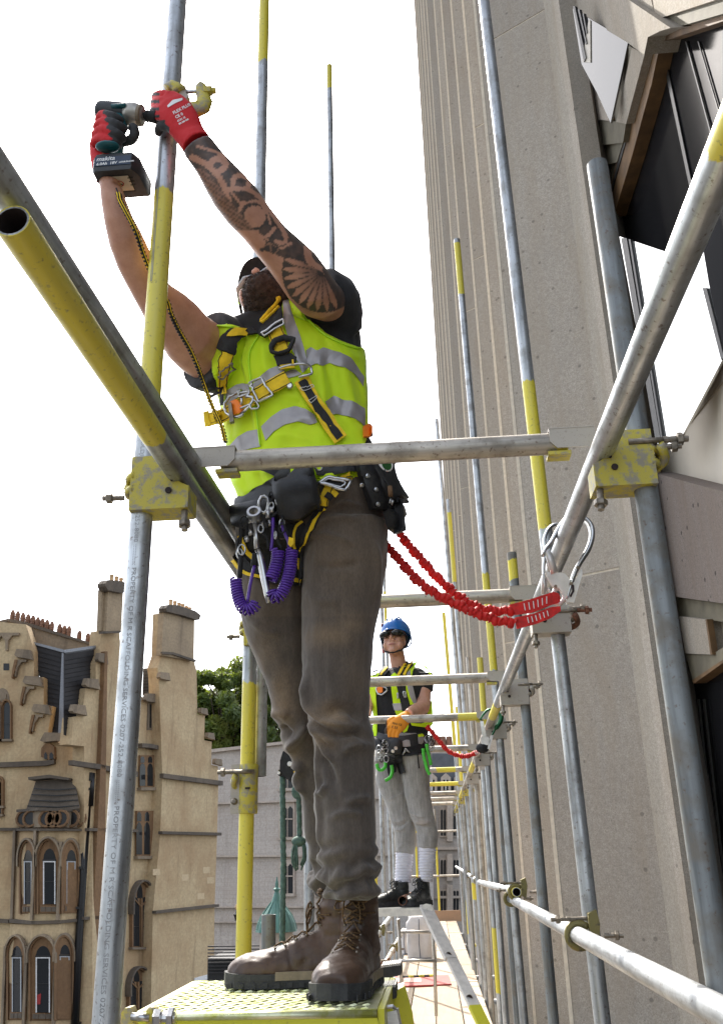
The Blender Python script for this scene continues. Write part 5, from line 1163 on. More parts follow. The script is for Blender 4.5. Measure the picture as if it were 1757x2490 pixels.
# fan of petals over the elbow
fu,fv=560+1070/4.765,600+290/4.765; dx,dy=fu-U,V-fv; rr=np.hypot(dx,dy); aa=np.degrees(np.arctan2(dy,dx)); fan=(rr<99)&(aa>-26)&(aa<118)&(V>590)
Rm=92; q_=((aa+26)/14.4); fr=np.abs((q_%1)-.5); petal=fan&(fr<.40*np.clip(1.25-(rr/Rm)**5,.0,1)+.02)&(rr>12)
ink[fan&onarm]=.92; ink[petal&onarm]=(np.clip(.75-rr/Rm,0.04,.7)+.25*np.clip(fr*2,0,1)*(rr<75))[petal&onarm]
sk((rr>=99)&(aa>-20)&(aa<125)&(V>610)&(U>640)); sk(edge([(748,600),(757,632),(780,652)],5))
band=(rr>=99)&(rr<104)&(aa>30)&(aa<80); ink[band&onarm]=.2
attr(me,'ink',ink)
body=linkmesh('body',me,MT['skin'],man)
# trousers
mb=MB(); mb.sil(LL,.92,ext=.003); mb.sil(LR,.92,ext=.003); mb.sil(pel,.66,ext=.004)
me=remesh(mb,.0048,3,.5); co=getco(me).astype(float); no=getno(me).astype(float); U,V=proj(co)
T3=crop(480,1600,3.857)
CR=[(T3(1015,120,1050,400,1120,530,1200,600,1350,640,1500,645),.010,9),(T3(1060,560,1120,650,1200,740,1300,840),.009,7),(T3(1100,620,1150,760,1220,900,1290,1000),.009,8),(T3(1090,680,1125,900,1140,1100,1145,1500,1150,1900),.005,4),
    (T3(830,860,900,790,960,730,1010,600),.011,9),(T3(870,1030,930,1010,970,1050,950,1140,1010,1300),.009,8),(T3(1150,1300,1190,1240,1210,1180),.007,7),(T3(690,540,780,520,860,560),.006,10),
    (T3(1180,560,1300,480,1450,500,1560,600),-.010,14),(T3(1200,680,1350,720,1500,700,1610,760),-.009,9),(T3(760,640,850,700,900,720),-.009,10),(T3(1160,900,1250,1060,1290,1200),-.006,9),(T3(1350,900,1450,830,1600,820),.007,9),
    (T3(1380,1380,1480,1330,1610,1320),.006,10),(T3(1240,1500,1400,1450,1560,1480),.005,9),(T3(880,900,905,800,880,790),.006,5),
    (C5(830,640,1000,560,1250,560),.004,9),(C5(850,700,1000,690,1200,760),.004,8),(C5(860,880,1000,930,1250,900),-.004,10),(C5(1010,470,1120,440,1250,480),.004,5),(C5(850,520,1050,500,1240,545),-.003,8),
    (C5(820,1100,900,1180,1100,1190),.003,12),(C5(1320,700,1360,900,1350,1200),.004,8),(C5(400,1330,520,1420,640,1430),.004,10)]
d=creases(CR)(U,V)*2.1; low=np.clip((V-2035)/60,0,1)
nn=noisef(co,(16,16,9),1,3); d+=.0045*nn+low*(.0085*np.sin((V-2040)/8.5+3*nn+U*.02)-.002)+np.clip((V-1600)/200,0,1)*(1-low)*.005*noisef(co,(9,9,16),5,2)
setco(me,co+no*d[:,None]); tone=np.zeros(len(U))
for (x,y,rx,ry,a) in ((800,1545,55,30,.5),(850,1520,45,25,.35),(810,1740,45,30,.75),(865,1650,40,80,.2),(690,1700,30,70,.6),(640,1580,40,60,.3),(700,1830,30,30,.4),(790,1800,30,25,.45),(860,1790,40,15,.3),(820,1350,80,60,.18)):
    tone=np.maximum(tone,a*np.exp(-((U-x)/rx)**2-((V-y)/ry)**2))
tone=np.clip(tone*(1+.5*nn)+.12*(V<1500),0,1); tone*=np.clip(1-(V-1850)/150,0.05,1); attr(me,'tone',tone)
trs=linkmesh('trousers',me,MT['jeans'],man)
# T-shirt: torso core plus sleeves
mb=MB(); mb.sil(torso,.62,ext=-.002)
sl=[(498,928,500,776,2.06),(516,936,520,780,2.08),(545,940,552,792,2.1),(580,935,590,815,2.12),(610,915,630,830,2.14)]
mb.sil(sl,1.0,ext=.010)
sr=[(725,760,800,655,1.99,.7),(745,775,838,672,2.03),(770,795,858,705,2.07),(790,830,872,755,2.11),(790,860,876,800,2.13)]
mb.sil(sr,1.0,ext=.004)
mb.ell(pY(810,735,2.12),(.075,0,0),(0,.06,0),(0,0,.075)); mb.ell(pY(565,872,2.12),(.05,0,0),(0,.05,0),(0,0,.055))
mb.sweep([pY(690,850,2.18),pY(770,800,2.18)],[.05,.06],16)
me=remesh(mb,.005,4,.55); co=getco(me).astype(float); no=getno(me).astype(float); nn=noisef(co,(12,12,9),2,3); setco(me,co+no*(.004*nn)[:,None])
tee=linkmesh('t_shirt',me,MT['tee'],man)
# lime vest
vp=C4(128,640,160,600,215,598,275,612,330,635,385,648,430,655,468,668,500,665,560,640,620,560,650,440,680,362,720,400,765,460,830,545,950,662,1080,732,1190,768,1228,772,1250,790,1254,1000,1268,1150,1270,1400,1262,1480)+C5(1180,170,1205,200,1215,280,1150,290,1100,270,1030,225,930,260,890,300,760,330,600,400,420,500,352,520,335,440,290,300,255,180)+C4(232,1500,200,1330,165,1200,140,1000,128,820)
VF=creases([(C4(400,660,370,850,400,1000,450,1250,480,1500),.010,6),(C4(330,660,240,800,220,1000,240,1200),.006,10),(C4(720,740,790,950,830,1100),.007,7),(C4(900,800,930,1000,960,1300),.006,9),(C4(960,830,1020,1100,1060,1300),-.007,10),(C4(1060,800,1120,1050,1180,1300),.006,10),(C4(1170,850,1210,1100,1230,1300),-.005,9),
    (C4(860,1230,960,1350,1050,1400),-.008,9),(C4(660,1380,800,1310,900,1350),.006,9),(C4(560,1450,700,1440,900,1500),.005,10),(C4(300,1120,280,1300,300,1450),-.005,12),(C4(500,720,520,900,560,1000),.006,10),(C4(600,1150,700,1190,800,1200),-.006,10),(C4(960,700,1100,820,1240,860),.005,10),(C5(300,250,380,350,420,450),.006,8),(C5(450,200,500,300,560,350),-.006,9)])
def vfold(U,V,co): return VF(U,V)+.006*noisef(co,(9,9,5),4,3)+.004
vest=shell('hi_vis_vest',tee.data,vp,.006,MT['vest'],man,vfold)
bvV=bvh_of(vest,tee)
def tape(name,top,bot,**k): return drape(name,C4(*top),C4(*bot),bvV,MT['reflect'],man,nu=26,nv=6,off=.0015,th=.0012,**k)
tape('reflective_tape',(820,790,860,760,900,790,950,765,1000,785,1080,800,1150,840,1210,910,1254,985),(832,915,900,885,940,905,1000,880,1050,905,1120,915,1180,960,1220,1010,1254,1060),fold=.002)
tape('reflective_tape',(412,1050,470,990,540,930,600,908,640,905),(415,1100,470,1060,560,1010,640,985,680,975))
tape('reflective_tape',(218,1095,300,1045,345,1036,392,1042),(226,1210,270,1165,330,1130,396,1112))
tape('reflective_tape',(483,1365,560,1290,640,1235,740,1210,820,1232,885,1275),(518,1470,580,1400,660,1350,760,1322,850,1350,905,1335))
tape('reflective_tape',(965,1175,1030,1130,1090,1160,1160,1170,1215,1195,1262,1228),(1008,1272,1060,1270,1120,1282,1190,1302,1235,1335,1266,1370),fold=.0015)
tape('reflective_tape',(250,1505,310,1440,380,1400,455,1385),(262,1580,330,1550,400,1530,480,1515))
drape('reflective_tape',C4(648,415,650,560,690,700,740,830,795,960),C4(690,400,735,560,785,700,815,800,838,915),bvV,MT['reflect'],man,nu=22,nv=7,off=.0015,th=.0012,fold=.0015)
drape('reflective_tape',C4(650,970,690,940,740,930),C4(690,995,740,985,790,965),bvV,MT['reflect'],man,nu=6,nv=3,off=.0015,th=.0012)
for e in (C4(128,820,128,640,165,602,270,615),C4(690,375,765,460,830,545,950,662,1080,732,1190,768,1226,774),C4(470,670,430,658,385,650)): wire('edge_binding',e,.0028,bvV,MT['hemy'],man,off=.003,n=26)
wire('zip_edge',C4(470,670,400,800,400,1000,440,1250,480,1505),.0022,bvV,MT['hemy'],man,off=.004)
# ---- harness
def yst(pts,w,off=.009,name='harness_strap',mt='yweb',nu=22,th=.0028,cv=C4,stitch=True,bv=None):
    P=cv(*pts); bv=bv or bvV; sc=3.115
    o=strip_along(name,P,w/sc,bv,MT[mt],man,off=off,th=th,nu=nu)
    if stitch:
        Q=spl(P,nu) if len(P)>2 else resample(P,nu)
        for s_ in(-1,1):
            L=[]
            for i,p in enumerate(Q):
                t=Q[min(i+1,nu-1)]-Q[max(i-1,0)]; t/=np.linalg.norm(t); L.append(p+np.array((t[1],-t[0]))*s_*w/sc*.40)
            wire('stitching',L,.0011,bv,MT['black'],o,off=off+th+.0006,n=nu,seg=4)
    return o
drape('shoulder_pad',C4(165,790,195,700,250,640,330,632,440,640),C4(270,830,290,740,330,700,380,685,462,672),bvV,MT['black'],man,off=.008,th=.008,nu=20,nv=6)
drape('harness_patch',C4(225,708,262,640,378,650),C4(250,706,310,697,345,697),bvV,MT['yweb'],man,off=.018,th=.002,nu=8,nv=4)
yst((232,805,205,900,190,1030,200,1110),74,.010); 
drape('shoulder_pad',C4(648,480,560,560,500,640,478,690),C4(655,600,620,640,560,690,520,712),bvV,MT['black'],man,off=.012,th=.010,nu=16,nv=6)
wire('tag_loop',C4(642,440,600,480,560,520,510,585,520,600,570,545,625,490),.0035,bvV,MT['yweb'],man,off=.022,flat=1.6)
yst((590,640,630,740,665,850,690,935),118,.013); drape('black_keeper',C4(600,850,680,840,740,825,762,860),C4(622,925,690,915,745,905,770,893),bvV,MT['black'],man,off=.017,th=.006,nu=10,nv=5)
wire('black_loop',C4(590,790,620,745,670,728,715,740,738,775,738,800,700,820,640,838,600,830),.0055,bvV,MT['black'],man,off=.026,closed=True,n=30,seg=8,flat=1.5)
yst((100,1328,235,1283,440,1160,560,1085,700,1010),104,.014,th=.0035); 
drape('strap_tail',C4(92,1265,130,1255,135,1350,150,1365),C4(105,1385,120,1382,140,1372,150,1366),bvV,MT['yweb'],man,off=.018,th=.003,nu=5,nv=3)
yst((645,925,760,905),60,.020,nu=6,stitch=False)
wire('d_ring',C4(630,950,700,925,770,915,815,940,830,985,800,1000),.0035,bvV,MT['steel'],man,off=.022,n=20)
def rectring(name,pts,r,off,mt='steel',cv=C4,bv=None): wire(name,cv(*pts),r*.75,bv or bvV,MT[mt],man,off=off,closed=True,n=40,seg=6,flat=1.3)
rectring('buckle',(508,690,655,592,662,628,520,714),.0035,.026); rectring('buckle',(420,1062,510,1018,582,1165,492,1205),.0045,.026); 
rectring('buckle',(160,970,240,870,248,905,178,975),.003,.024,'bolt')
wire('d_ring',C4(340,1130,375,1108,400,1130,430,1210,400,1290,350,1315,295,1290,262,1230,262,1180,290,1140),.0038,bvV,MT['steel'],man,off=.028,closed=True,n=36)
rectring('ring_bar',(345,1115,375,1105,455,1245,430,1262),.0035,.028)
drape('orange_tab',C4(290,1190,350,1170,385,1225),C4(310,1300,370,1280,392,1255),bvV,MT['orange'],man,off=.024,th=.003,nu=8,nv=5,bulge=.003)
me=text_mesh('A',.016,.0004,.0006); p,n_=hit(bvV,*C4(312,1250)[0],2.05); M_=Matrix.LocRotScale(p+n_*.031,Vector((-.15,-.95,-.2)).to_track_quat('Z','Y'),None); me.transform(M_); linkmesh('printed_letter',me,MT['black'],man,smooth=False)
MB().lathe(hit(bvV,*C4(705,1072)[0],2.05)[0]+Vector((0,-.012,0)),[(.008,0),(.009,.002),(.006,.006)],12,(0,-1,-.2)).build('stud',MT['steel'],man)
MB().prism([pY(u,v,2.02) for u,v in C4(232,1180,255,1175,275,1320,245,1330)],(0,.012,0)).build('keeper_clip',MT['bolt'],man)
yst((780,1020,880,1180,980,1340,1080,1480),108,.012,nu=24,stitch=False); yst((790,1030,885,1185,980,1335,1075,1470),58,.016,'label_strip','black',nu=24,th=.001,stitch=False)
rectring('stitch_box',(775,1090,870,1065,885,1080,800,1110),.0009,.0185,'white'); rectring('stitch_box',(840,1185,910,1150,915,1165,860,1200),.0009,.0185,'white')
drape('orange_side_loop',C4(1235,1380,1275,1355,1300,1380),C4(1240,1460,1265,1462,1300,1455),bvV,MT['orange'],man,off=.008,th=.006,nu=6,nv=4)
wire('lanyard_keeper',C4(78,1075,110,1050,205,1050,205,1068,150,1075,110,1098,80,1095),.004,bvV,MT['black'],man,off=.012,n=26); yst((205,1040,208,1200),22,.008,mt='black',nu=6,stitch=False)
# ---- belt, pouches, leg straps
bvB=bvh_of(vest,tee,trs)
def lea(name,top,bot,off,th,bulge=0,nu=16,nv=8,mt='leather',flat=.3): return drape(name,C5(*top),C5(*bot),bvB,MT[mt],man,off=off,th=th,nu=nu,nv=nv,bulge=bulge,flat=flat)
yst((510,180,570,205,640,240),60,.012,mt='black',cv=C5,nu=8,stitch=False,bv=bvB)
lea('tool_belt',(335,430,450,345,590,268,700,215),(322,520,460,462,600,395,720,330),.012,.008)
lea('tool_belt',(860,165,1000,150,1150,150,1390,138),(900,243,1000,235,1150,215,1400,215),.012,.007)
for x,y in ((920,196),(1008,170),(1105,150)):
    p,n_=hit(bvB,*C5(x,y)[0],2.05); MB().sweep([p+n_*.021+Vector((.0072*math.cos(a),0,.0072*math.sin(a))) for a in np.linspace(0,6.28,17)[:-1]],.0018,6,closed=True).build('eyelet',MT['steel'],man); MB().lathe(p+n_*.0195,[(.006,0),(.006,.001)],12,n_).build('eyelet_hole',MT['vest'],man)
lea('bolt_pouch',(620,330,640,300,760,235,870,172,885,185),(660,560,700,590,790,590,900,520,948,450),.02,.04,.012,18,12); lea('pouch_flap',(600,290,680,220,740,200),(610,350,690,330,745,310),.05,.006,.002,10,6)
lea('belt_back_pouch',(318,500,335,475,450,450,600,430),(330,620,400,650,520,640,640,600),.012,.018,.006)
for x,y,r in ((694,286,.0075),(803,330,.0075)):
    p,n_=hit(bvB,*C5(x,y)[0],2.05); MB().lathe(p+n_*.064,[(r,0),(r*.95,.002),(r*.5,.004)],14,n_).build('press_stud',MT['steel'],man)
lea('hammer_holster',(1150,150,1260,142,1390,138),(1260,500,1350,520,1470,480),.02,.020,.006,14,12); lea('holster_pocket',(1235,190,1310,235,1385,240),(1345,470,1400,470,1460,450),.036,.018,.006,12,10); lea('holster_tail',(1330,470,1400,470,1475,470),(1385,655,1440,705,1500,680),.02,.022,.004,8,8)
for x,y in ((1197,240),(1228,282),(1275,380),(1285,480)):
    p,n_=hit(bvB,*C5(x,y)[0],2.05); MB().lathe(p+n_*.047,[(.0065,0),(.006,.002),(.003,.0035)],12,n_).build('rivet',MT['steel'],man)
p,n_=hit(bvB,*C5(1322,205)[0],2.05); MB().lathe(p+n_*.052,[(.022,0),(.0225,.003),(.021,.005)],24,n_).build('tape_disc',MT['white'],man); MB().lathe(p+n_*.056+Vector((.0,0,-.004)),[(.015,0),(.015,.003)],20,n_).build('tape_disc_face',simple('green_disc',(.02,.10,.02),.4),man)
yst((1150,250,1050,290,990,340,955,430,950,470),64,.016,cv=C5,nu=14,bv=bvB); yst((980,305,1090,330),30,.022,mt='black',cv=C5,nu=6,stitch=False,bv=bvB)
rectring('buckle',(918,322,985,270,1140,312,1100,376),.0045,.030,cv=C5,bv=bvB); rectring('buckle',(945,320,985,285,1110,320,1085,358),.003,.030,cv=C5,bv=bvB)
lea('vest_tuck',(905,262,960,225,1010,214,1060,240),(925,300,980,268,1030,262,1060,262),.014,.008,.004,8,5,'vest'); 
for k in range(3): yst((1045-k*45,372+k*22,1020-k*45,402+k*22),52,.02,cv=C5,nu=5,mt='yweb' if k%2==0 else 'black',stitch=False,bv=bvB)
yst((960,440,890,570,820,700,780,840),62,.010,cv=C5,nu=20,bv=bvB,stitch=False,mt='black'); yst((968,480,895,590,830,700,780,835),17,.014,cv=C5,nu=20,bv=bvB,stitch=False); yst((800,575,755,620,735,700,745,760),20,.014,cv=C5,nu=12,bv=bvB,stitch=False); yst((780,580,745,650,735,760),50,.009,mt='black',cv=C5,nu=10,bv=bvB,stitch=False)
yst((305,880,360,955,430,990,500,1010),24,.014,cv=C5,nu=14,bv=bvB,stitch=False); yst((310,830,400,940,520,1010,700,1040,800,1040),70,.009,mt='black',cv=C5,nu=18,bv=bvB,stitch=False); yst((350,690,400,810,460,880),30,.013,cv=C5,nu=8,bv=bvB,stitch=False); yst((715,1035,800,1048),30,.013,cv=C5,nu=6,bv=bvB,stitch=False); yst((745,870,755,950),30,.013,cv=C5,nu=6,bv=bvB,stitch=False)
lea('dark_hip_panel',(330,540,450,520,600,600,820,600),(330,860,480,900,640,1010,800,1060),.004,.004,0,14,10,'black',0)
# head details
cap=MB(); c0=Hc+hu*.035
cap.ell(c0+hf*-.005,hr*.087,hf*.106,hu*.092,26,16); 
me=remesh(cap,.006,2); 
co=getco(me).astype(float); rel=co-np.array(c0); hgt=rel@np.array(hu); fw=rel@np.array(hf)
keep=[p for p in me.polygons if all(hgt[i]>-.035-.15*max(0,-fw[i])*0 for i in p.vertices)]
used=sorted({i for p in keep for i in p.vertices}); mp={i:k for k,i in enumerate(used)}; m2=bpy.data.meshes.new('cap'); m2.from_pydata([tuple(co[i]) for i in used],[],[tuple(mp[i] for i in p.vertices) for p in keep]); m2.update()
capo=linkmesh('cap',m2,MT['black'],man)
br=MB(); R1=[];R2=[]
for i in range(25):
    a=math.pi*(-.12+1.24*i/24); e=Vector(c0)-hu*.02; R1.append(e+hr*.086*math.cos(a)+hf*.102*math.sin(a)); R2.append(e+hr*.093*math.cos(a)+hf*(.102*math.sin(a)+.048*max(0,math.sin(a))**2)-hu*.006)
mb=MB(); n=25; mb.add(R1+R2+[p+hu*.004 for p in R1]+[p+hu*.004 for p in R2],[(i,i+1,n+i+1,n+i) for i in range(n-1)]+[(2*n+i,3*n+i,3*n+i+1,2*n+i+1) for i in range(n-1)]+[(n+i,n+i+1,3*n+i+1,3*n+i) for i in range(n-1)]); mb.build('cap_peak',MT['black'],man,smooth=False)
P_=lambda a,b,d:Hc+hf*a+hr*b+hu*d
for q in(-1,1):
    MB().ell(P_(.080,q*.031,.002),hr*.013,hf*.012,hu*.012,12,8).build('eye',MT['eye'],man,smooth=True); MB().ell(P_(.0895,q*.031,.002),hr*.006,hf*.004,hu*.006,10,6).build('iris',MT['iris'],man,smooth=True)
MT['lens']=glassm('safety_lens',(.55,.62,.68),.08,.6,.3)
for q in(-1,1): MB().sweep([P_(.10,q*.008,.0),P_(.101,q*.035,.002),P_(.085,q*.062,.002),P_(.05,q*.079,.0)],[.012,.019,.017,.006],10,flat=.35).build('glasses_lens',MT['lens'],man,smooth=True)
MB().sweep([P_(.090,-.024,-.066),P_(.0955,0,-.064),P_(.090,.024,-.066)],[.003,.006,.003],8).build('lips',MT['lip'],man,smooth=True)
bd_=MB(); bd_.ell(P_(.034,0,-.064),hr*.066,hf*.064,hu*.068,24,16); bd_.ell(P_(.060,0,-.100),hr*.044,hf*.042,hu*.036,18,12); bd_.ell(P_(0,0,-.055),hr*.078,hf*.05,hu*.04,20,12)
for q in(-1,1): bd_.ell(P_(.092,q*.018,-.052),hr*.022,hf*.012,hu*.010,12,8)
me=remesh(bd_,.0045,2); co=getco(me).astype(float); no=getno(me).astype(float); rel=co-np.array(Hc); a_=rel@np.array(hf); b_=rel@np.array(hr); d_=rel@np.array(hu)
cut=(d_>-.054+.02*(np.abs(b_)>.055))&(a_>.02)|((a_>.088)&(d_>-.055)&(np.abs(b_)<.03)&(d_<-.02)&False)
keep=[p for p in me.polygons if not all(cut[i] for i in p.vertices)]; co=co+no*(.004*noisef(co,(90,90,90),1,3)+.001)[:,None]
used=sorted({i for p in keep for i in p.vertices}); mp={i:k for k,i in enumerate(used)}; m2=bpy.data.meshes.new('beard'); m2.from_pydata([tuple(co[i]) for i in used],[],[tuple(mp[i] for i in p.vertices) for p in keep]); m2.update()
beard=linkmesh('beard',m2,MT['hair'],man)
hb=MB(); rr_=random.Random(1); vs=m2.vertices
for i in range(5200):
    v=vs[rr_.randrange(len(vs))]; n_=v.normal; t=Vector((rr_.gauss(0,1),rr_.gauss(0,1),rr_.gauss(0,1)))*.3; d_=(n_+t-hu*.5).normalized(); s_=d_.orthogonal().normalized()*.0006; L=rr_.uniform(.004,.011); hb.add([v.co-s_,v.co+s_,v.co+d_*L],[(0,1,2)])
hb.build('beard_hair',MT['hair'],beard,kind='stuff')
MB().sweep([Hc.lerp(nb,.36)+Vector((.062*math.cos(a)-.02,.058*math.sin(a)-.01,.010*math.sin(a))) for a in np.linspace(0,2*math.pi,21)[:-1]],.013,10,closed=True,flat=2.2).build('neck_gaiter',simple('dark_olive_gaiter',(.03,.035,.028),.85,0,.6,60),man,smooth=True)
# ---- boots
def boot(parent,heel,fwd,L=.31,h=.95,mt='boot',shaft=.17,sole='sole',mid='mid',lace='lace',lean=(0,0,0),tag=True):
    f=Vector(fwd).normalized(); z=Vector((0,0,1)); r=f.cross(z).normalized(); o=Vector(heel); k=L/.31
    P=lambda s,w,q:o+f*s*k+r*w*k+z*q*k
    S=[(.012,.030,.055),(.03,.036,.075),(.07,.038,.10),(.11,.037,.105),(.15,.040,.098),(.19,.045,.080),(.225,.050,.070),(.26,.050,.064),(.285,.043,.056),(.302,.028,.044)]
    mb=MB(); mb.rings([[P(s,w*math.copysign(abs(math.cos(a))**.8,math.cos(a)),.020+(hh-.02)*max(0,(math.sin(a)+.25)/1.25)**.9 if math.sin(a)>-.25 else .02) for a in (2*math.pi*i/24 for i in range(24))] for s,w,hh in S])
    mb.rings([[P(.065+t*lean[0]+.052*c*(1-.12*t),.042*sn*(1-.1*t)+lean[1]*t,.06+t*shaft) for c,sn in ((math.cos(2*math.pi*i/24),math.sin(2*math.pi*i/24)) for i in range(24))] for t in (0,.25,.5,.75,1)])
    me=remesh(mb,.0042,4,.6); co=getco(me).astype(float); no=getno(me).astype(float)
    q=(co-np.array(o)); sf=q@np.array(f)/k; sz=q[:,2]/k; d=.0025*noisef(co,(35,35,35),2,3)+.003*np.exp(-((sf-.175-.3*(sz-.07))/.006)**2)*-1-.0025*np.exp(-((sz-.095)/.005)**2)*(sf<.1)+.002*np.sin(sz*180)*(sz>.12)*(sf>.06)
    setco(me,co+no*d[:,None]); b=linkmesh('boot',me,MT[mt],parent)
    out=[(.0,.022),(.008,.034),(.04,.041),(.10,.040),(.15,.043),(.20,.051),(.25,.055),(.285,.047),(.306,.028),(.313,.0)]
    ol=[(s,w) for s,w in out]+[(s,-w) for s,w in out[::-1][1:]]
    def slab(z0,z1,sc,name,m,s0=-1,s1=9,toe=0): 
        pts=[P(s,w*sc,z0+(toe*max(0,(s-.22)/.09)**2)) for s,w in ol if s0<=s<=s1]
        t=MB(); n=len(pts); t.add(pts+[p+z*(z1-z0)*k for p in pts],[tuple(range(n))[::-1],tuple(range(n,2*n))]+[(i,(i+1)%n,n+(i+1)%n,n+i) for i in range(n)]); return t.build(name,MT[m],b)
    slab(.0,.015,1.0,'outsole',sole,toe=.004); slab(.015,.027,1.02,'welt',sole,s0=.17,toe=.004); slab(.015,.031,1.03,'midsole',mid,s1=.2)
    g=MB()
    for i in range(12):
        s=.015+i*.025; w=np.interp(s,[a for a,_ in out],[w for _,w in out]); g.box(P(s,0,-.0005+.004*max(0,(s-.22)/.09)**2),(.001,.001,.001)); 
        for q in (-1,1): g.prism([P(s,q*w*1.005,.002),P(s+.012,q*w*1.005,.002),P(s+.012,q*w*1.005,.012),P(s,q*w*1.005,.012)],r*q*.003)
    g.build('tread_lugs',MT[sole],b,kind='stuff')
    lc=MB(); bvl=BVHTree.FromPolygons([v.co for v in me.vertices],[tuple(p.vertices) for p in me.polygons])
    def on(s,w,q,offs=.004):
        p=P(s,w,q); nr=bvl.find_nearest(p); return nr[0]+nr[1]*offs
    for i in range(6):
        s=.205-i*.0215; q=.076+i*.0105; 
        for a,b_ in ((-1,1),(1,-1)): lc.sweep([on(s,a*.020,q),on(s-.011,0,q+.012,.006),on(s-.02,b_*.020,q+.010)],.0022,5)
    for i in range(5):
        q=.125+i*.022
        for a in (-1,1): lc.sweep([on(.115,a*.022,q),on(.13,0,q+.010,.007),on(.115,-a*.022,q+.020)],.0022,5)
    t0=on(.125,0,.175 if shaft>.12 else .15,.012); rr=random.Random(int(o.x*1000))
    for a,dz,R in ((-1,.004,.019),(1,.006,.018),(-1,-.012,.016),(1,-.010,.020)):
        c=t0+r*a*(R*.9)+f*.006+z*dz; lc.sweep([c+(r*a*math.cos(q_)*-R+z*math.sin(q_)*R*.62-z*.010*(1-math.cos(q_)))+f*.010*math.sin(q_*.5) for q_ in np.linspace(0,6.28,15)],.0021,5)
    for a in (-1,1): lc.sweep(spl([t0,t0+r*a*.014+f*.014-z*.012,t0+r*a*.020+f*.016-z*.045,t0+r*a*.016+f*.012-z*.065],10),.0021,5)
    lc.build('laces',MT[lace],b,smooth=True,kind='stuff')
    e=MB()
    for i in range(5):
        for a in(-1,1): pp=on(.205-i*.0215,a*.024,.074+i*.0105,.001); e.ell(pp,r*.003,f*.003,z*.003,6,4)
    e.build('eyelets',MT['bolt'],b,kind='stuff')
    if tag: p=P(.03,.045,.17); MB().box(on(.05,.05,.16,.002),(.006,.014,.018)).build('orange_tag',MT['orange'],b)
    return b
tL=pZ(548,2402,.95); tL.z=.951; fL=Vector((-1,-.05,0)); boot(man,tL-fL.normalized()*.335,fL,.335,shaft=.12,lean=(0.0,0,0))
tR=pZ(806,2442,.95); tR.z=.951; fR=Vector((-.13,-.99,0)).normalized(); boot(man,tR-fR*.345,fR,.345,shaft=.13)
# ---- gloves
def glove(name,rows,fingers,parent,mt,greyf,k=.5,vox=.003,cuff=None,lab=None):
    mb=MB(); mb.sil(rows,k,ext=.001)
    for pts,r in fingers: 
        P=spl(pts,12); mb.sweep(P,[r]*9+[r*.97,r*.85,r*.55],12); mb.ell(pts[0],(r*1.05,0,0),(0,r*1.05,0),(0,0,r*1.05),8,6)
    me=remesh(mb,vox,2,.5); co=getco(me).astype(float); no=getno(me).astype(float); U,V=proj(co)
    c=np.zeros(len(U))
    if cuff: 
        d=np.hypot(U-cuff[0],V-cuff[1]); c=.0012*np.sin(d*1.4)*(d<cuff[2])
    setco(me,co+no*(.0008*noisef(co,(70,70,70),1,2)+c)[:,None]); attr(me,'grey',greyf(U,V,co).astype(float)); return linkmesh(name,me,MT[mt],parent,label=lab)
q=lambda u,v,Y:pY(u,v,Y)
g1=glove('glove',[(447,368,510,334,1.69,.85),(438,355,500,322,1.69,.8),(425,338,492,310,1.688,.6),(411,322,486,290,1.685,.5),(398,304,477,272,1.683,.48),(388,290,465,253,1.682,.45),(382,275,448,237,1.683,.42),(380,258,425,223,1.688,.4)],
  [([q(412,233,1.685),q(392,230,1.695),q(379,236,1.735),q(388,240,1.787),q(410,240,1.80)],.0118),([q(406,250,1.682),q(388,247,1.692),q(376,252,1.735),q(386,258,1.79),q(408,258,1.80)],.0122),([q(402,268,1.682),q(386,265,1.692),q(375,270,1.735),q(384,276,1.79),q(404,276,1.80)],.012),([q(400,286,1.683),q(386,283,1.693),q(376,288,1.73),q(384,293,1.785),q(402,293,1.795)],.0112),
   ([q(425,318,1.69),q(402,308,1.69),q(388,310,1.70),q(384,330,1.72)],.0115)],man,'gred',
  lambda U,V,co: np.clip(((co[:,1]>1.722)|((U<388)&(np.sin((V-226)/18*2*np.pi+.6)>.25))|((V>292)&(U<402))|((V>300)&(U<412)&(V>U*.75)))*1.,0,1),cuff=(478,350,30),lab='red glove with white print gripping the pole')
g2_=glove('glove',[(238,445,292,446,1.71,.8),(226,415,280,415,1.71,.8),(221,385,272,385,1.71,.75),(219,355,268,352,1.71,.7),(226,325,268,322,1.70,.6),(235,295,270,292,1.69,.6)],
  [([q(242,292,1.68),q(250,280,1.668),q(275,284,1.655),q(300,297,1.67)],.0122),([q(238,308,1.675),q(250,298,1.66),q(280,303,1.65),q(308,318,1.672)],.0128),([q(234,328,1.672),q(250,316,1.655),q(282,325,1.65),q(306,340,1.672)],.0125),([q(230,348,1.675),q(246,336,1.66),q(274,346,1.655),q(294,356,1.68)],.0118),
   ([q(300,345,1.70),q(322,338,1.69),q(328,318,1.685),q(318,302,1.68)],.0125),([q(270,300,1.74),q(300,300,1.74),q(326,310,1.72)],.012)],man,'gred',
  lambda U,V,co: ((U-240)*1.0+ (V-285)*-.25+4*np.sin(V*.35)>16).astype(float),cuff=(255,440,20),lab='red and grey glove on the driver handle')
g1['label']='red glove with white print gripping the pole'
MT['ginkw']=MT['white']
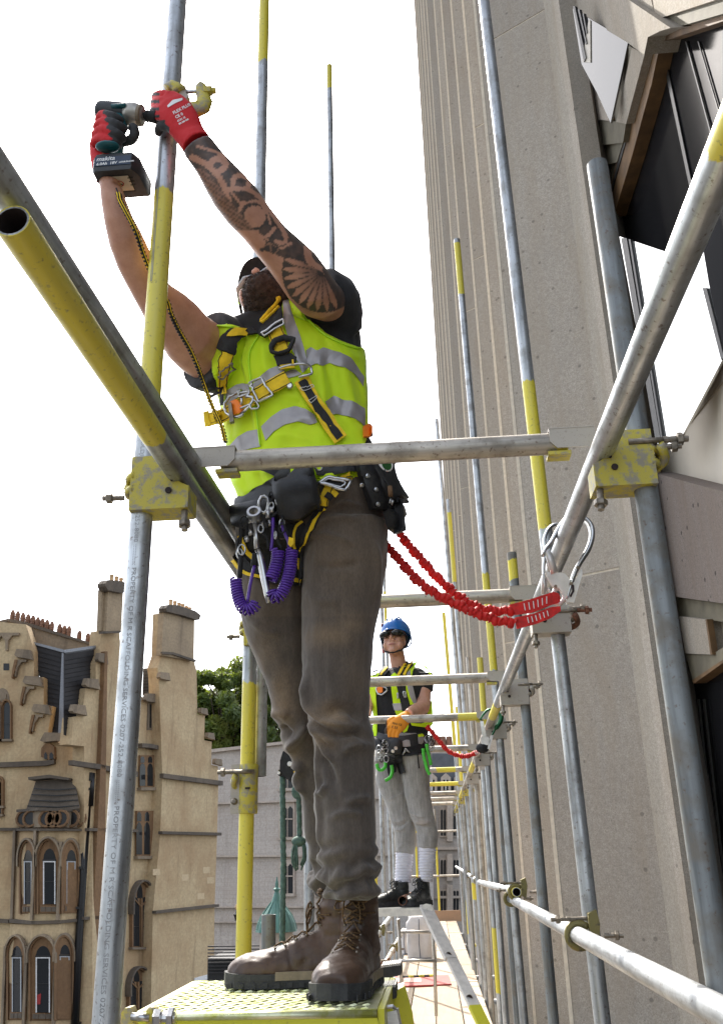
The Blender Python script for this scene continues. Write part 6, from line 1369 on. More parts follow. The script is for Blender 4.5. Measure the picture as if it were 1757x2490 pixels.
def print_on(bv,lines,u0,v0,du,dv,Y,parent,size=.008,mt='white',lift=.0012,dens=1):
    """white print: text laid on a surface; u axis du, line axis dv (pixels per metre)"""
    for i,(s,sz,ofs) in enumerate(lines):
        me=text_mesh(s,sz,0,.00025); co=getco(me).copy(); out=[]
        for c in co:
            a=u0+c[0]*du[0]+(ofs-c[1])*dv[0]; b=v0+c[0]*du[1]+(ofs-c[1])*dv[1]; p,n_=hit(bv,a,b,Y); out.append(p+n_*lift)
        setco(me,np.array(out)); linkmesh('printed_text',me,MT[mt],parent,smooth=False)
bg1=bvh_of(g1)
print_on(bg1,[('FLEX PLUS',.0085,.016),('CE 0',.0085,.026),('4131 X',.006,.034),('EN 388 420',.0045,.040)],414,262,(1050,-560),(560,1050),1.68,g1)
drape('print_badge',[(407,258),(420,244),(444,239)],[(409,262),(426,252),(444,244)],bg1,MT['white'],g1,Y=1.68,off=.0006,th=.0006,nu=10,nv=3)
# ================================================================ impact driver held in the left-hand glove
dr=thing('impact_driver','black and teal cordless impact driver held against the pole','power tool',q(285,300,1.70))
MT['teal']=simple('teal_tool_plastic',(.008,.10,.115),.45,0,.2,40); MT['dgrey']=simple('charcoal_tool_plastic',(.02,.022,.024),.5,0,.3,60); MT['navy']=simple('navy_battery_plastic',(.012,.028,.06),.42,0,.15,40); MT['nose']=simple('bare_alloy_nose',(.36,.34,.30),.4,.6,.2,60,.2)
a=q(236,270,1.70); b=q(374,284,1.70); d=(b-a).normalized(); L=(b-a).length
mb=MB(); mb.lathe(a,[(.018,0),(.026,.008),(.0275,.03),(.0275,L*.5),(.027,L*.56)],20,d); mb.ell(a.lerp(b,.3)+Vector((0,0,.012)),d*.04,(0,.018,0),(0,0,.018),14,8); me=remesh(mb,.003,2); linkmesh('motor_housing',me,MT['dgrey'],dr)
MB().sweep([a.lerp(b,.33)+Vector((0,-.026,-.006)),a.lerp(b,.58)+Vector((0,-.027,-.002))],[.008,.010],8,flat=.6).build('teal_cover',MT['teal'],dr,smooth=True)
MB().lathe(a.lerp(b,.53),[(.028,0),(.030,.01),(.029,.025),(.024,.038),(.017,.046),(.013,.047)],22,d).build('hammer_case',MT['nose'],dr,smooth=True)
MB().lathe(a.lerp(b,.78),[(.024,-.012),(.026,-.006),(.026,.002),(.022,.004)],22,d).build('nose_bumper',MT['mid'],dr,smooth=False)
MB().lathe(a.lerp(b,.82),[(.009,0),(.009,.006),(.014,.008),(.015,.012),(.013,.015),(.015,.018),(.0155,.034),(.013,.036),(.013,.06)],16,d).build('chuck_and_socket',MT['black'],dr,smooth=False)
mb=MB(); mb.rings([[q(u,v,1.70)+Vector((c*.019,s*.024,0)) for c,s in ((math.cos(t),math.sin(t)) for t in np.linspace(0,2*math.pi,17)[:-1])] for u,v in ((292,292),(286,320),(282,350),(280,372))]); mb.build('handle',MT['teal'],dr,smooth=True)
MB().ell(q(262,352+5,1.66),(.03,0,0),(0,.02,0),(0,0,.008)).build('handle_foot',MT['teal'],dr,smooth=True)
zf=q(285,371,1.655).z; X0,X1=q(228,390,1.66).x,q(334,390,1.66).x; zb_=q(285,411,1.655).z; y0,y1=1.655,1.755
mb=MB(); pr=[(X0+.004,y0),(X1-.012,y0),(X1+.002,y0+.022),(X1+.006,y1),(X0+.002,y1),(X0-.002,y0+.01)]
mb.rings([[ (x,y,zf+.002) for x,y in [( (x-(X0+X1)/2)*.93+(X0+X1)/2,y+.004) for x,y in pr]],[(x,y,zf-.012) for x,y in pr],[(x,y,zb_+.006) for x,y in pr],[( (x-(X0+X1)/2)*.95+(X0+X1)/2,y*.97+(y0+y1)/2*.03,zb_-.001) for x,y in pr]]); bat=mb.build('battery',MT['dgrey'],dr,angle=30)
MB().b2((X0+.006,y0-.0015,zf-.012),(X1-.014,y0+.002,zb_+.012)).build('battery_front',MT['navy'],dr)
MB().sweep([(X0+.01,1.70,zf+.006),(X1-.02,1.70,zf+.006)],.017,10,flat=.7).build('battery_rail',MT['teal'],dr,smooth=True)
def flat_text(s,size,o,ex,ey,mt,parent,bold=.0003):
    me=text_mesh(s,size,.0001,bold); co=getco(me); ex=Vector(ex);ey=Vector(ey); nz=ex.cross(ey); c=np.array(o)+co[:,0:1]*np.array(ex)+co[:,1:2]*np.array(ey)+co[:,2:3]*np.array(nz); setco(me,c); linkmesh('printed_text',me,MT[mt],parent,smooth=False)
flat_text('makita',.017,(X0+.010,y0-.0022,zf-.024),(1,0,.02),(.15,0,1),'white',bat); flat_text('6.0Ah  18V',.011,(X0+.011,y0-.0022,zf-.037),(1,0,.03),(.1,0,1),'white',bat); flat_text('LITHIUM-ION',.006,(X0+.066,y0-.0022,zf-.034),(1,0,.03),(.1,0,1),'white',bat)
zc=zb_-.0022; MB().b2((X0+.028,y0+.022,zc),(X1-.026,y1-.028,zc+.001)).build('rating_label',MT['cream'],bat); MB().b2((X0+.026,y0+.019,zc+.0006),(X1-.024,y1-.022,zc+.0012)).build('label_border',MT['black'],bat)
MB().sweep([((X0+X1)/2+.009*math.cos(t),(y0+y1)/2-.004+.009*math.sin(t),zc-.0006) for t in np.linspace(0,6.28,17)[:-1]],.0011,4,closed=True).build('label_symbol',simple('label_red',(.4,.03,.03),.6),bat)
MB().bar(((X0+X1)/2-.006,(y0+y1)/2-.010,zc-.0006),((X0+X1)/2+.006,(y0+y1)/2+.002,zc-.0006),.0015,.0008).build('label_symbol',MT['black'],bat)
for i in range(3):
    for j in range(2): MB().b2((X0+.031+j*.047,y0+.028+i*.012,zc-.0004),(X0+.044+j*.047,y0+.031+i*.012,zc)).build('label_line',MT['black'],bat)
# tool tether running down the arm
tt=thing('tool_tether','black and yellow elastic tether from the driver down the raised arm','tether',q(290,470,1.66))
P=[q(u,v,Y) for u,v,Y in ((283,458,1.68),(290,475,1.66),(293,490,1.66),(306,515,1.66),(322,545,1.67),(335,575,1.69),(350,620,1.73),(375,680,1.77),(408,735,1.80),(417,765,1.82),(436,805,1.87),(462,850,1.92),(480,890,1.96),(500,945,2.02),(515,985,2.03),(538,1035,2.04),(548,1075,2.04))]
Q=[Vector(p) for p in spl(P,260)]
mb=MB(); mb.sweep(Q[14:],[.006+.0022*math.sin(i*1.9) for i in range(246)],8,flat=.8); mb.build('elastic_sleeve',MT['black'],tt,smooth=True)
for s_ in (-1,1): MB().sweep([p+Vector((s_*.003,-.0065,0)) for p in Q[14:]],.0015,4).build('yellow_line',MT['yweb'],tt)
MB().sweep(Q[:16],.002,6).build('cord',MT['black'],tt,smooth=True)
# ================================================================ tools hanging from the belt
def lan(name,label,cat='tool lanyard',group='purple coiled tool lanyards'): return thing(name,label,cat,pY(600,1400,2.0),group)
YT_=1.985
c5=lambda *p:[pY(*C5(p[i],p[i+1])[0],YT_) for i in range(0,len(p),2)]
l=lan('coiled_lanyard','lowest purple coiled lanyard, J shaped, at the left thigh'); coil(spl(c5(290,1020,300,1120,330,1220,370,1255,420,1240,445,1205),60),.0125,.0027,.0062,MT['purple'],'coil',l)
MB().sweep(spl(c5(378,1200,395,1090,415,990,432,920),12),.004,8).build('straight_cord',MT['purple'],l,smooth=True); MB().sweep(c5(428,920,440,830),.008,8).build('clip',MT['black'],l,smooth=True)
MB().sweep(c5(320,1010,325,930,330,850),.006,8).build('clip_strap',MT['black'],l,smooth=True)
l=lan('coiled_lanyard','short purple coiled lanyard hanging in the middle of the tools'); coil(spl(c5(612,805,606,880,585,960,555,1030),50),.0135,.0027,.0062,MT['purple'],'coil',l); MB().sweep(spl(c5(558,805,570,680,572,560),10),.004,8).build('straight_cord',MT['purple'],l,smooth=True)
l=lan('coiled_lanyard','longest purple coiled lanyard curving below the black pouch'); coil(spl(c5(716,800,706,920,680,1040,630,1140,580,1160,560,1110),70),.0128,.0027,.0062,MT['purple'],'coil',l); MB().sweep(spl(c5(690,780,690,740,650,650,640,600),10),.004,8).build('straight_cord',MT['purple'],l,smooth=True)
MB().prism([p+Vector((0,-.016,0)) for p in c5(700,720,735,730,735,770,712,795,692,770)],(0,.008,0)).build('yellow_tag',MT['yweb'],l)
sp=thing('ratchet_spanner','silver scaffold spanner hanging point down from the belt','spanner',pY(640,1350,YT_))
rg=pY(*C5(432,535)[0],1.975); d=Vector((0,-1,.35)).normalized()
MB().lathe(rg,[(.011,-.012),(.0165,-.012),(.0165,.014),(.011,.014),(.010,.0),(.011,-.012)],16,d,caps=False).build('socket',MT['steel'],sp); MB().sweep(c5(440,580,445,700,450,790),.006,8).build('neck',MT['steel'],sp,smooth=True)
MB().sweep(spl(c5(462,800,490,930,515,1060,543,1200),8),[.008,.009,.009,.009,.009,.008,.008,.0065],10).build('shaft',MT['steel'],sp,smooth=True); MB().lathe(c5(538,1158)[0]+Vector((0,-.0095,0)),[(.003,0),(.003,.001)],8,(0,-1,0)).build('hole',MT['inner'],sp)
sc_=thing('snips','grey handled snips tucked in the belt above the spanner','snips',pY(635,1230,YT_))
MB().sweep([p for p in c5(470,430,485,400,505,392,530,410,538,450,530,500,505,522,480,510,465,470)],.0042,8,closed=True).build('handle_ring',MT['steel'],sc_,smooth=True); MB().sweep(c5(535,500,535,560),.006,8).build('arm',MT['steel'],sc_,smooth=True)
kr=thing('clip_cluster','small steel clips, rings and swivels crowded on the belt','clips',pY(660,1220,YT_))
rr_=random.Random(5)
for (x,y,s_) in ((555,400,26),(590,380,22),(625,380,24),(560,470,20),(610,430,22),(630,460,18),(350,590,30),(395,560,24),(335,800,26),(320,830,24),(445,690,18),(445,720,16),(640,640,24),(640,600,20),(480,640,20),(520,600,22),(590,690,18)):
    c=pY(*C5(x,y)[0],1.978+rr_.uniform(-.006,.01)); R=s_/3.115*.00105; tl=rr_.uniform(0,3); ax_=Vector((math.cos(tl),math.sin(tl)*.5,0)); MB().sweep([c+ax_*R*math.cos(t)+Vector((0,0,R*1.5))*math.sin(t) for t in np.linspace(0,6.28,13)[:-1]],.0022,6,closed=True).build('ring',MT['steel'] if rr_.random()<.6 else MT['black'],kr,smooth=True)
for pts in ((340,620,330,700,325,780),(380,610,370,680,360,740),(640,480,600,520,560,555),(640,520,650,600,690,700),(430,640,440,700),(460,640,520,700,540,790),(580,640,600,720,640,790),(330,690,300,760,330,850)): MB().sweep(spl(c5(*pts),8) if len(pts)>4 else c5(*pts),.0035,6).build('strap',MT['black'],kr,smooth=True)
for x,y in ((370,700),(400,650),(560,480),(610,400),(500,590),(540,580)): MB().sweep([c5(x,y)[0],c5(x+8,y+38)[0]],.0055,8).build('swivel',MT['steel'],kr,smooth=True)
hc=thing('holster_lanyard','thin wire lanyard with brass clip hanging behind the holster','tool lanyard',pY(950,1200,2.02))
MB().sweep(spl([pY(*p,2.03) for p in C5(1385,190,1410,180,1420,230,1400,240,1440,300,1455,330)],16),.0018,6).build('wire',MT['black'],hc,smooth=True); MB().sweep([pY(*p,2.03) for p in C5(1455,320,1462,395)],.006,8).build('clip',MT['brown'],hc,smooth=True); MB().sweep([pY(*p,2.03) for p in C5(1462,405,1478,430,1470,460,1455,445)],.003,6,closed=True).build('ring',MT['steel'],hc,smooth=True)
# ================================================================ red shock-absorbing lanyard and scaffold hooks
c6=lambda Y,*p:[pY(*C6(p[i],p[i+1])[0],Y) for i in range(0,len(p),2)]
rl=thing('red_lanyard','twin red gathered fall arrest lanyard slung from hip to hooks','lanyard',pY(1100,1450,2.25))
def gathered(pts,Ys,r,name,parent,per=.0128,amp=.23):
    P=[pY(*C6(pts[i],pts[i+1])[0],y) for i,y in zip(range(0,len(pts),2),np.linspace(Ys[0],Ys[1],len(pts)//2))]
    L=sum((b-a).length for a,b in zip(P[:-1],P[1:])); n=int(L/per*6); Q=spl(P,n); rr=[r*(.86+amp*math.sin(i*2*math.pi/6)+.10*math.sin(i*.31)+.05*math.sin(i*1.7)) for i in range(n)]
    Q=[Vector(q_)+Vector((.0012*math.sin(i*1.1),0,.0015*math.sin(i*.7))) for i,q_ in enumerate(Q)]
    return MB().sweep(Q,rr,12,flat=.75).build(name,MT['redweb'],parent,smooth=True)
gathered((150,380,200,440,240,520,300,600,380,690,460,790,540,870,610,930,700,990,800,1030,900,1042,985,1040),(2.22,2.24),.0128,'gathered_sleeve',rl); gathered((120,560,165,620,230,690,320,790,400,870,500,940,620,1000,720,1045,830,1085,900,1108,1005,1120),(2.18,2.22),.0132,'gathered_sleeve',rl)
def web(t,b,Y,name='webbing_end'):
    T=[pY(*p,Y) for p in C6(*t)];B=[pY(*p,Y) for p in C6(*b)]; T=[Vector(x) for x in resample(T,24)];B=[Vector(x) for x in resample(B,24)]
    mb=MB(); o_=Vector((0,.006,0))
    for i in range(23): 
        e=Vector((0,-.0008*(i%2),0)); mb.prism([T[i]+e,T[i+1]+e,B[i+1]+e,B[i]+e],o_)
    o=mb.build(name,MT['redweb'],rl)
    for k in range(6):
        i=6+k*2; a_,b_=T[i].lerp(B[i],.22),T[i].lerp(B[i],.78); MB().bar(a_+Vector((0,-.0025,0)),b_+Vector((0,-.0025,0)),.0022,.001,(0,1,0)).build('white_stitching',MT['white'],o)
    return o
web((965,1000,1100,965,1255,915,1290,925,1300,950),(985,1068,1120,1050,1240,1000,1290,985,1300,975),2.24); web((1000,1085,1120,1060,1240,1015,1300,1010),(1015,1158,1140,1125,1240,1085,1303,1040),2.22)
def hook(Y,cv,s,body_m,gate_m,parent,spine,tip,plate,gate,eye,r):
    mk=lambda y,p:[pY(*q_,y) for q_ in cv(*p)]
    P=spl(mk(Y,spine),40); MB().sweep(P,[r*(.75+.5*math.sin(math.pi*i/39)) for i in range(40)],12,flat=.5).build('hook_body',MT[body_m],parent,smooth=True)
    MB().prism(mk(Y-.007*s,plate),(0,.014*s,0)).build('hinge_plate',MT[gate_m],parent,angle=30)
    MB().prism(mk(Y-.010*s,gate),(0,.006*s,0)).build('gate',MT[gate_m],parent,angle=30)
    E=mk(Y,eye); MB().sweep(E,.0045*s,8,closed=True,flat=1.4).build('eye',MT[gate_m],parent,smooth=True)
hk=thing('scaffold_hook','large silver scaffold hook clipped over the right ledger','hook',pY(1385,1380,2.3),'scaffold hooks')
hook(2.27,C6,1,'steel','aluw',hk,(1185,680,1200,640,1240,590,1290,500,1340,440,1400,420,1460,440,1500,490,1505,560,1480,640,1430,720,1390,800,1360,900,1340,970),None,(1200,785,1300,788,1330,795,1385,855,1372,960,1345,990,1335,900,1260,890,1225,840),(1200,660,1215,635,1245,660,1285,780,1240,800),(1250,935,1265,900,1300,890,1325,915,1325,965,1295,1000,1260,990),.0125)
MB().prism([pY(*p,2.262) for p in C6(1290,890,1390,850,1440,760,1445,800,1390,985,1345,985)],(0,.012,0)).build('lower_arm',MT['aluw'],hk,angle=30)
MB().sweep([pY(*p,2.256) for p in C6(1382,870,1385,910,1365,945)],.003,6).build('slot',MT['inner'],hk)
for x,y in ((1268,880),(1370,862),(1415,757)): MB().lathe(pY(*C6(x,y)[0],2.258),[(.0045,0),(.004,.003)],10,(0,-1,0)).build('rivet',MT['mid'],hk)
hk2=thing('scaffold_hook','second silver hook half hidden behind the ledger','hook',pY(1350,1370,2.4),'scaffold hooks')
hook(2.42,C6,1,'steel','aluw',hk2,(1195,900,1190,760,1200,640,1195,570,1225,500,1280,470,1330,500),None,(1180,800,1205,780,1215,900,1195,930,1175,925),(1195,650,1210,640,1240,760,1225,800),(1195,905,1220,900,1240,925,1215,950,1195,940),.009)
# ================================================================ second worker, further along
w2=thing('person','worker in blue helmet and sunglasses leaning a gloved hand on the tube','person',(-.22,6.15,.957))
WC=crop(880,1480,6.041); LG=crop(880,1850,5.4); Y2=6.15
def rw(cv,rows,Y,k=None): return [(*cv(a,b)[0],*cv(c,d)[0],Y+(e[0] if e else 0))+((e[1],) if len(e)>1 else ()) for a,b,c,d,*e in rows]
l1=rw(LG,[(180,-60,520,-60),(195,60,545,60),(190,200,550,200),(205,320,560,330),(265,450,590,450),(310,560,610,560),(355,660,640,660),(385,780,665,770),(425,880,690,860),(436,980,698,980),(440,1100,690,1100),(442,1200,668,1220),(446,1300,655,1310),(440,1420,645,1430),(436,1520,640,1540),(430,1600,640,1600)],Y2+.06)
l2=rw(LG,[(480,-60,900,-60),(512,60,885,60),(530,200,880,200),(560,350,882,350),(580,480,888,480),(610,600,905,600),(650,740,930,740),(700,850,960,850),(735,960,985,950),(742,1050,988,1050),(744,1140,972,1150),(752,1200,962,1210),(750,1300,955,1310),(748,1400,945,1410),(760,1480,930,1500),(770,1580,920,1590)],Y2-.02)
pv=rw(WC,[(215,1850,960,1850,0,.6),(200,2000,985,2000,0,.62),(190,2130,1000,2130,0,.64),(190,2260,1010,2260,0,.62)],Y2+.02)
ts=rw(WC,[(215,1900,960,1880,0,.55),(180,1700,985,1700,0,.55),(150,1500,1000,1500,0,.56),(120,1300,1010,1300,0,.58),(100,1150,1010,1150,0,.6),(140,1020,1000,1010,0,.56),(250,940,900,900,0,.5),(360,890,760,850,0,.45)],Y2+.02)
aR=[(*WC(725,1130)[0],*WC(1005,1130)[0],Y2),(*WC(775,1250)[0],*WC(1008,1250)[0],Y2-.02),(*WC(790,1340)[0],*WC(1005,1400)[0],Y2-.04),(*WC(790,1400)[0],*WC(975,1510)[0],Y2-.09),(*WC(760,1400)[0],*WC(890,1560)[0],Y2-.16),(*WC(700,1430)[0],*WC(790,1600)[0],Y2-.24),(*WC(650,1480)[0],*WC(710,1620)[0],Y2-.33)]
aL=[(*WC(70,1130)[0],*WC(220,1130)[0],Y2),(*WC(60,1250)[0],*WC(200,1250)[0],Y2),(*WC(50,1380)[0],*WC(170,1400)[0],Y2-.02),(*WC(40,1480)[0],*WC(150,1500)[0],Y2-.08),(*WC(60,1540)[0],*WC(110,1640)[0],Y2-.2)]
H2c=pY(*WC(485,470)[0],Y2-.02); f2=Vector((-.22,-.93,.22)).normalized(); u2=Vector((.02,.2,1)); u2=(u2-f2*u2.dot(f2)).normalized(); r2=f2.cross(u2); SC=1.0
mb=MB(); mb.sil(l1,.85,ext=-.02); mb.sil(l2,.85,ext=-.02); mb.sil(pv,.6,ext=-.01); mb.sil(ts,.55,ext=-.012); mb.sil(aR,.95); mb.sil(aL,.95); headgeo(mb,H2c,f2,u2,r2,SC)
mb.sweep([H2c-u2*.06-f2*.015,pY(*WC(540,850)[0],Y2+.02),pY(*WC(560,1000)[0],Y2+.03)],[.052,.055,.08],18)
me=remesh(mb,.006,2,.5); linkmesh('body',me,MT['skin2'],w2)
Q=lambda a,b,d:H2c+f2*a+r2*b+u2*d
MB().sweep([Q(.089,-.024,-.070),Q(.0945,0,-.068),Q(.089,.024,-.070)],[.002,.0045,.002],8).build('lips',MT['lip'],w2,smooth=True)
MT['shade']=glassm('dark_sunglass_lens',(.008,.008,.008),.12,.4)
for q_ in(-1,1):
    MB().sweep([Q(.112,q_*.006,.006),Q(.113,q_*.034,.004),Q(.098,q_*.066,.004),Q(.055,q_*.083,.008)],[.014,.023,.021,.008],10,flat=1.0,up=(0,0,1)).build('sunglasses_lens',MT['shade'],w2,smooth=True)
MB().sweep([Q(.107,-.03,.014),Q(.112,0,.011),Q(.107,.03,.014)],.003,6).build('sunglasses_bridge',MT['black'],w2,smooth=True)

MT['blueh']=simple('blue_helmet_shell',(.012,.13,.42),.3,0,.08,10)
hm=MB(); hc_=Q(-.012,0,.055); hm.ell(hc_,r2*.106,f2*.130,u2*.108,28,18); me=remesh(hm,.006,2); co=getco(me).astype(float); rel=co-np.array(hc_); hu_=rel@np.array(u2); hf_=rel@np.array(f2)
keep=[p for p in me.polygons if all(hu_[i]>(-.022 if hf_[i]>-.02 else -.05) for i in p.vertices)]; used=sorted({i for p in keep for i in p.vertices}); mp={i:k for k,i in enumerate(used)}
m2=bpy.data.meshes.new('helmet'); m2.from_pydata([tuple(co[i]) for i in used],[],[tuple(mp[i] for i in p.vertices) for p in keep]); m2.update(); hel=linkmesh('helmet',m2,MT['blueh'],w2)
MB().sweep([hc_+r2*.108*math.cos(a)+f2*.133*math.sin(a)+u2*(-.022 if math.sin(a)>-.1 else -.05) for a in np.linspace(0,2*math.pi,33)[:-1]],.005,8,closed=True).build('helmet_rim',MT['blueh'],hel,smooth=True)
for a in (-.045,0,.045): MB().sweep([hc_+r2*a*(1-.3*abs(t))+f2*.128*math.sin(t)+u2*(.104*math.cos(t)+.004) for t in np.linspace(-.9,1.0,9)],.005,6).build('helmet_ridge',MT['blueh'],hel,smooth=True)
MB().ell(hc_+f2*.085+r2*.070+u2*.035,r2*.012,f2*.016,u2*.014,10,6).build('helmet_sticker',simple('dark_red_sticker',(.16,.03,.03),.5),hel)
for q_ in(-1,1): MB().sweep([Q(.02,q_*.088,.02),Q(.0,q_*.083,-.045),Q(.04,q_*.055,-.095),Q(.068,0,-.120)],.006,6,flat=1.6).build('chin_strap',MT['black'],w2,smooth=True)
MB().sweep([Q(-.005,.085,-.045),Q(-.01,.083,-.075)],.009,8).build('strap_buckle',simple('red_buckle',(.4,.03,.02),.5),w2,smooth=True)
# clothes
mb=MB(); mb.sil(l1[:12],.95,ext=.006); mb.sil(l2[:11],.95,ext=.006); mb.sil(pv,.64,ext=.004); me=remesh(mb,.006,3,.5); co=getco(me).astype(float); no=getno(me).astype(float); U,V=proj(co)
cr=creases([(LG(600,640,700,720,830,740),.007,3),(LG(680,790,780,830,900,800),.009,3),(LG(690,830,800,860,930,870),-.009,3),(LG(700,730,790,760,850,745),-.006,3),(LG(430,900,500,910,560,880),.009,3),(LG(430,850,520,850,600,790),-.008,3),(LG(380,780,470,800,560,760),.006,3),(LG(330,520,430,480,540,410),.005,2),(LG(560,380,600,500,640,700),.004,3),(LG(450,1190,520,1100,600,1130),.004,3)])(U,V)
setco(me,co+no*(cr+.006*noisef(co,(11,11,9),2,3))[:,None]); tone=np.exp(-((U-LG(780,800)[0][0])/16)**2-((V-LG(0,810)[0][1])/7)**2)*.5; attr(me,'tone',tone); jg=linkmesh('joggers',me,MT['jog'],w2)
for rows,nm in ((l1[11:],0),(l2[10:],0)):
    mb=MB(); mb.sil(rows,.95,ext=.003); me=remesh(mb,.005,2); co=getco(me).astype(float); no=getno(me).astype(float); U,V=proj(co); setco(me,co+no*(.003*np.sin(V*.9)+.002*noisef(co,(30,30,30),2,2))[:,None]); linkmesh('sock',me,MT['sock'],w2)
slv=rw(WC,[(735,1180,1020,1215),(730,1080,1025,1100),(760,960,1015,950)],Y2+.01)
mb=MB(); mb.sil(ts,.6,ext=.0); mb.sil(slv,1.0,ext=.010); mb.sil(rw(WC,[(60,1220,230,1200),(90,1100,300,1080),(170,1000,380,980)],Y2+.01),1.0,ext=.008); me=remesh(mb,.006,3,.5); co=getco(me).astype(float); no=getno(me).astype(float); setco(me,co+no*(.006*noisef(co,(13,13,7),2,3))[:,None]); te2=linkmesh('t_shirt',me,MT['tee'],w2)
bw=bvh_of(te2,jg)
def d2(name,top,bot,off=.008,th=.004,mt='vest',nu=14,nv=6,**k): return drape(name,WC(*top),WC(*bot),bw,MT[mt],w2,Y=Y2,off=off,th=th,nu=nu,nv=nv,**k)
d2('hi_vis_vest',(430,985,435,1200,460,1400,500,1560,590,1720,600,1830),(640,860,600,1100,590,1350,620,1560,690,1700,660,1800),.010); d2('hi_vis_vest',(640,860,640,1000,640,1200,700,1420),(800,800,730,950,720,1150,790,1400),.009)
d2('hi_vis_vest',(150,1000,120,1150,150,1350,200,1600,170,1870),(390,890,230,1000,215,1250,240,1600,230,1870),.010)
d2('hi_vis_vest',(880,830,950,900,1005,950),(940,870,970,950,1005,1010),.004); d2('hi_vis_vest',(700,1680,850,1690,1000,1640,1005,1560),(720,1720,880,1740,960,1750,1010,1690),.012); d2('hi_vis_vest',(960,1400,1010,1350,1020,1560),(950,1560,990,1620,1010,1640),.004)
d2('reflective_tape',(450,1400,520,1395,585,1390),(480,1500,530,1500,590,1490),.0155,.002,'reflect'); d2('reflective_tape',(650,960,660,1150,700,1300,750,1400),(700,920,720,1080,760,1250,790,1380),.0145,.002,'reflect'); d2('reflective_tape',(190,940,240,930,260,920),(150,1010,200,1000,220,1000),.016,.002,'reflect')
def s2(name,pts,w,off=.016,mt='black',**k): return strip_along(name,WC(*pts),w/6.041,bw,MT[mt],w2,Y=Y2,off=off,th=.003,nu=14,nv=4,**k)
s2('harness_strap',(700,800,620,880,550,1000),150); s2('harness_edge',(650,800,590,900,525,1000),34,.020,'yweb'); s2('harness_edge',(740,810,680,880,610,1000),34,.020,'yweb'); s2('harness_strap',(560,1130,590,1250,620,1380,640,1500),110,.017)
s2('harness_strap',(400,880,320,960,300,1000),90); s2('harness_edge',(380,890,310,970,290,1000),24,.020,'yweb')
wp_=lambda name,pts,r,off,mt,closed=True: MB().sweep([p+n_*off for p,n_ in (hit(bw,u,v,Y2) for u,v in (resample(list(WC(*pts))+([WC(*pts)[0]] if closed else []),21)[:-1]))],r,6,closed=closed).build(name,MT[mt],w2,smooth=True)
wp_('d_ring',(225,1180,250,1150,300,1140,370,1170,375,1210,310,1275,260,1260),.006,.022,'steel'); d2('orange_tab',(245,1160,290,1150,325,1165),(250,1235,290,1245,325,1230),.022,.004,'orange',6,4)
wp_('buckle',(515,1240,535,1240,540,1320,520,1320),.005,.026,'steel'); wp_('buckle',(605,1225,635,1225,645,1300,615,1300),.005,.026,'steel'); wp_('shield_badge',(610,830,640,825,640,860,615,860),.006,.024,'yweb')
s2('belt',(220,1900,400,1950,600,1960,800,1930,960,1900),170,.012,'leather'); s2('belt',(230,2010,500,2090,700,2100,940,2040),130,.014); s2('crotch_strap',(540,2150,560,2296,600,2420),110,.012)
d2('buckle_plate',(590,1960,650,1940,690,1945),(600,2040,660,2040,705,2030),.020,.006,'reflect',8,5); d2('tool_pouch',(400,1950,480,1930,580,1950),(410,2140,480,2170,590,2150),.02,.04,'leather',10,8,bulge=.01); d2('tool_pouch',(190,1900,270,1920,330,1960),(230,2080,290,2110,370,2120),.02,.04,'leather',10,8,bulge=.01)
wp_('buckle',(610,2110,640,2060,690,2120,625,2165),.005,.03,'steel')
d2('vest_flap',(800,1870,850,1850,880,1880),(810,1910,850,1900,870,1900),.02,.006,'vest',6,4); d2('grey_flap',(800,1900,860,1890,880,1910),(810,1990,850,2000,870,1980),.02,.006,'reflect',6,4)
for x,y in ((452,2095),(495,2050),(310,2085)): MB().lathe(pY(*WC(x,y)[0],Y2-.20),[(.012,0),(.010,.004)],10,(0,-1,0)).build('rivet',MT['steel'],w2)
strip_along('thigh_line',LG(725,-80,735,20,745,100),16/5.4,bw,MT['black'],w2,Y=Y2,off=.004,th=.002,nu=8,nv=3)
d2('leg_pouch_tail',(330,2150,420,2170,500,2200),(400,2480,430,2440,490,2400),.012,.010,'black',8,6)
# green carabiners and cords
for i,(nm,cv,pts,lab) in enumerate((('coiled_lanyard',LG,(190,40,215,110,260,120,300,80,305,20),'green curly tether looping at the second worker left hip'),('coiled_lanyard',LG,(385,60,395,130,380,200,340,240,300,262),'green hooked tether hanging on the second worker thigh'),('coiled_lanyard',LG,(800,-160,810,-60,840,60,860,130,890,180),'longer green cord at the second worker right hip'),('coiled_lanyard',WC,(945,1990,960,2080,990,2200,1010,2300),'upper green clip on the second worker right side'))):
    t=thing(nm,lab,'tool lanyard',pY(*cv(*pts[:2])[0],5.92),'green tool lanyards of the second worker'); MB().sweep(spl([pY(*p,5.93 if i!=3 else 5.95) for p in cv(*pts)],24),.011,8).build('cord',MT['green'],t,smooth=True)
t=thing('clip_cluster','steel clips crowded at the second worker right hip','clips',pY(*WC(1020,1980)[0],5.98)); rr_=random.Random(9)
for i in range(14):
    c=pY(*WC(rr_.uniform(960,1060),rr_.uniform(1900,2080))[0],5.98+rr_.uniform(-.02,.03)); R=rr_.uniform(.010,.02); MB().sweep([c+Vector((R*math.cos(a),R*.5*math.sin(a+i),R*1.3*math.sin(a))) for a in np.linspace(0,6.28,11)[:-1]],.003,5,closed=True).build('ring',MT['steel' if i%3 else 'black'],t,smooth=True)
t=thing('clip_cluster','steel clips crowded at the second worker left hip','clips',pY(*WC(360,2050)[0],5.9))
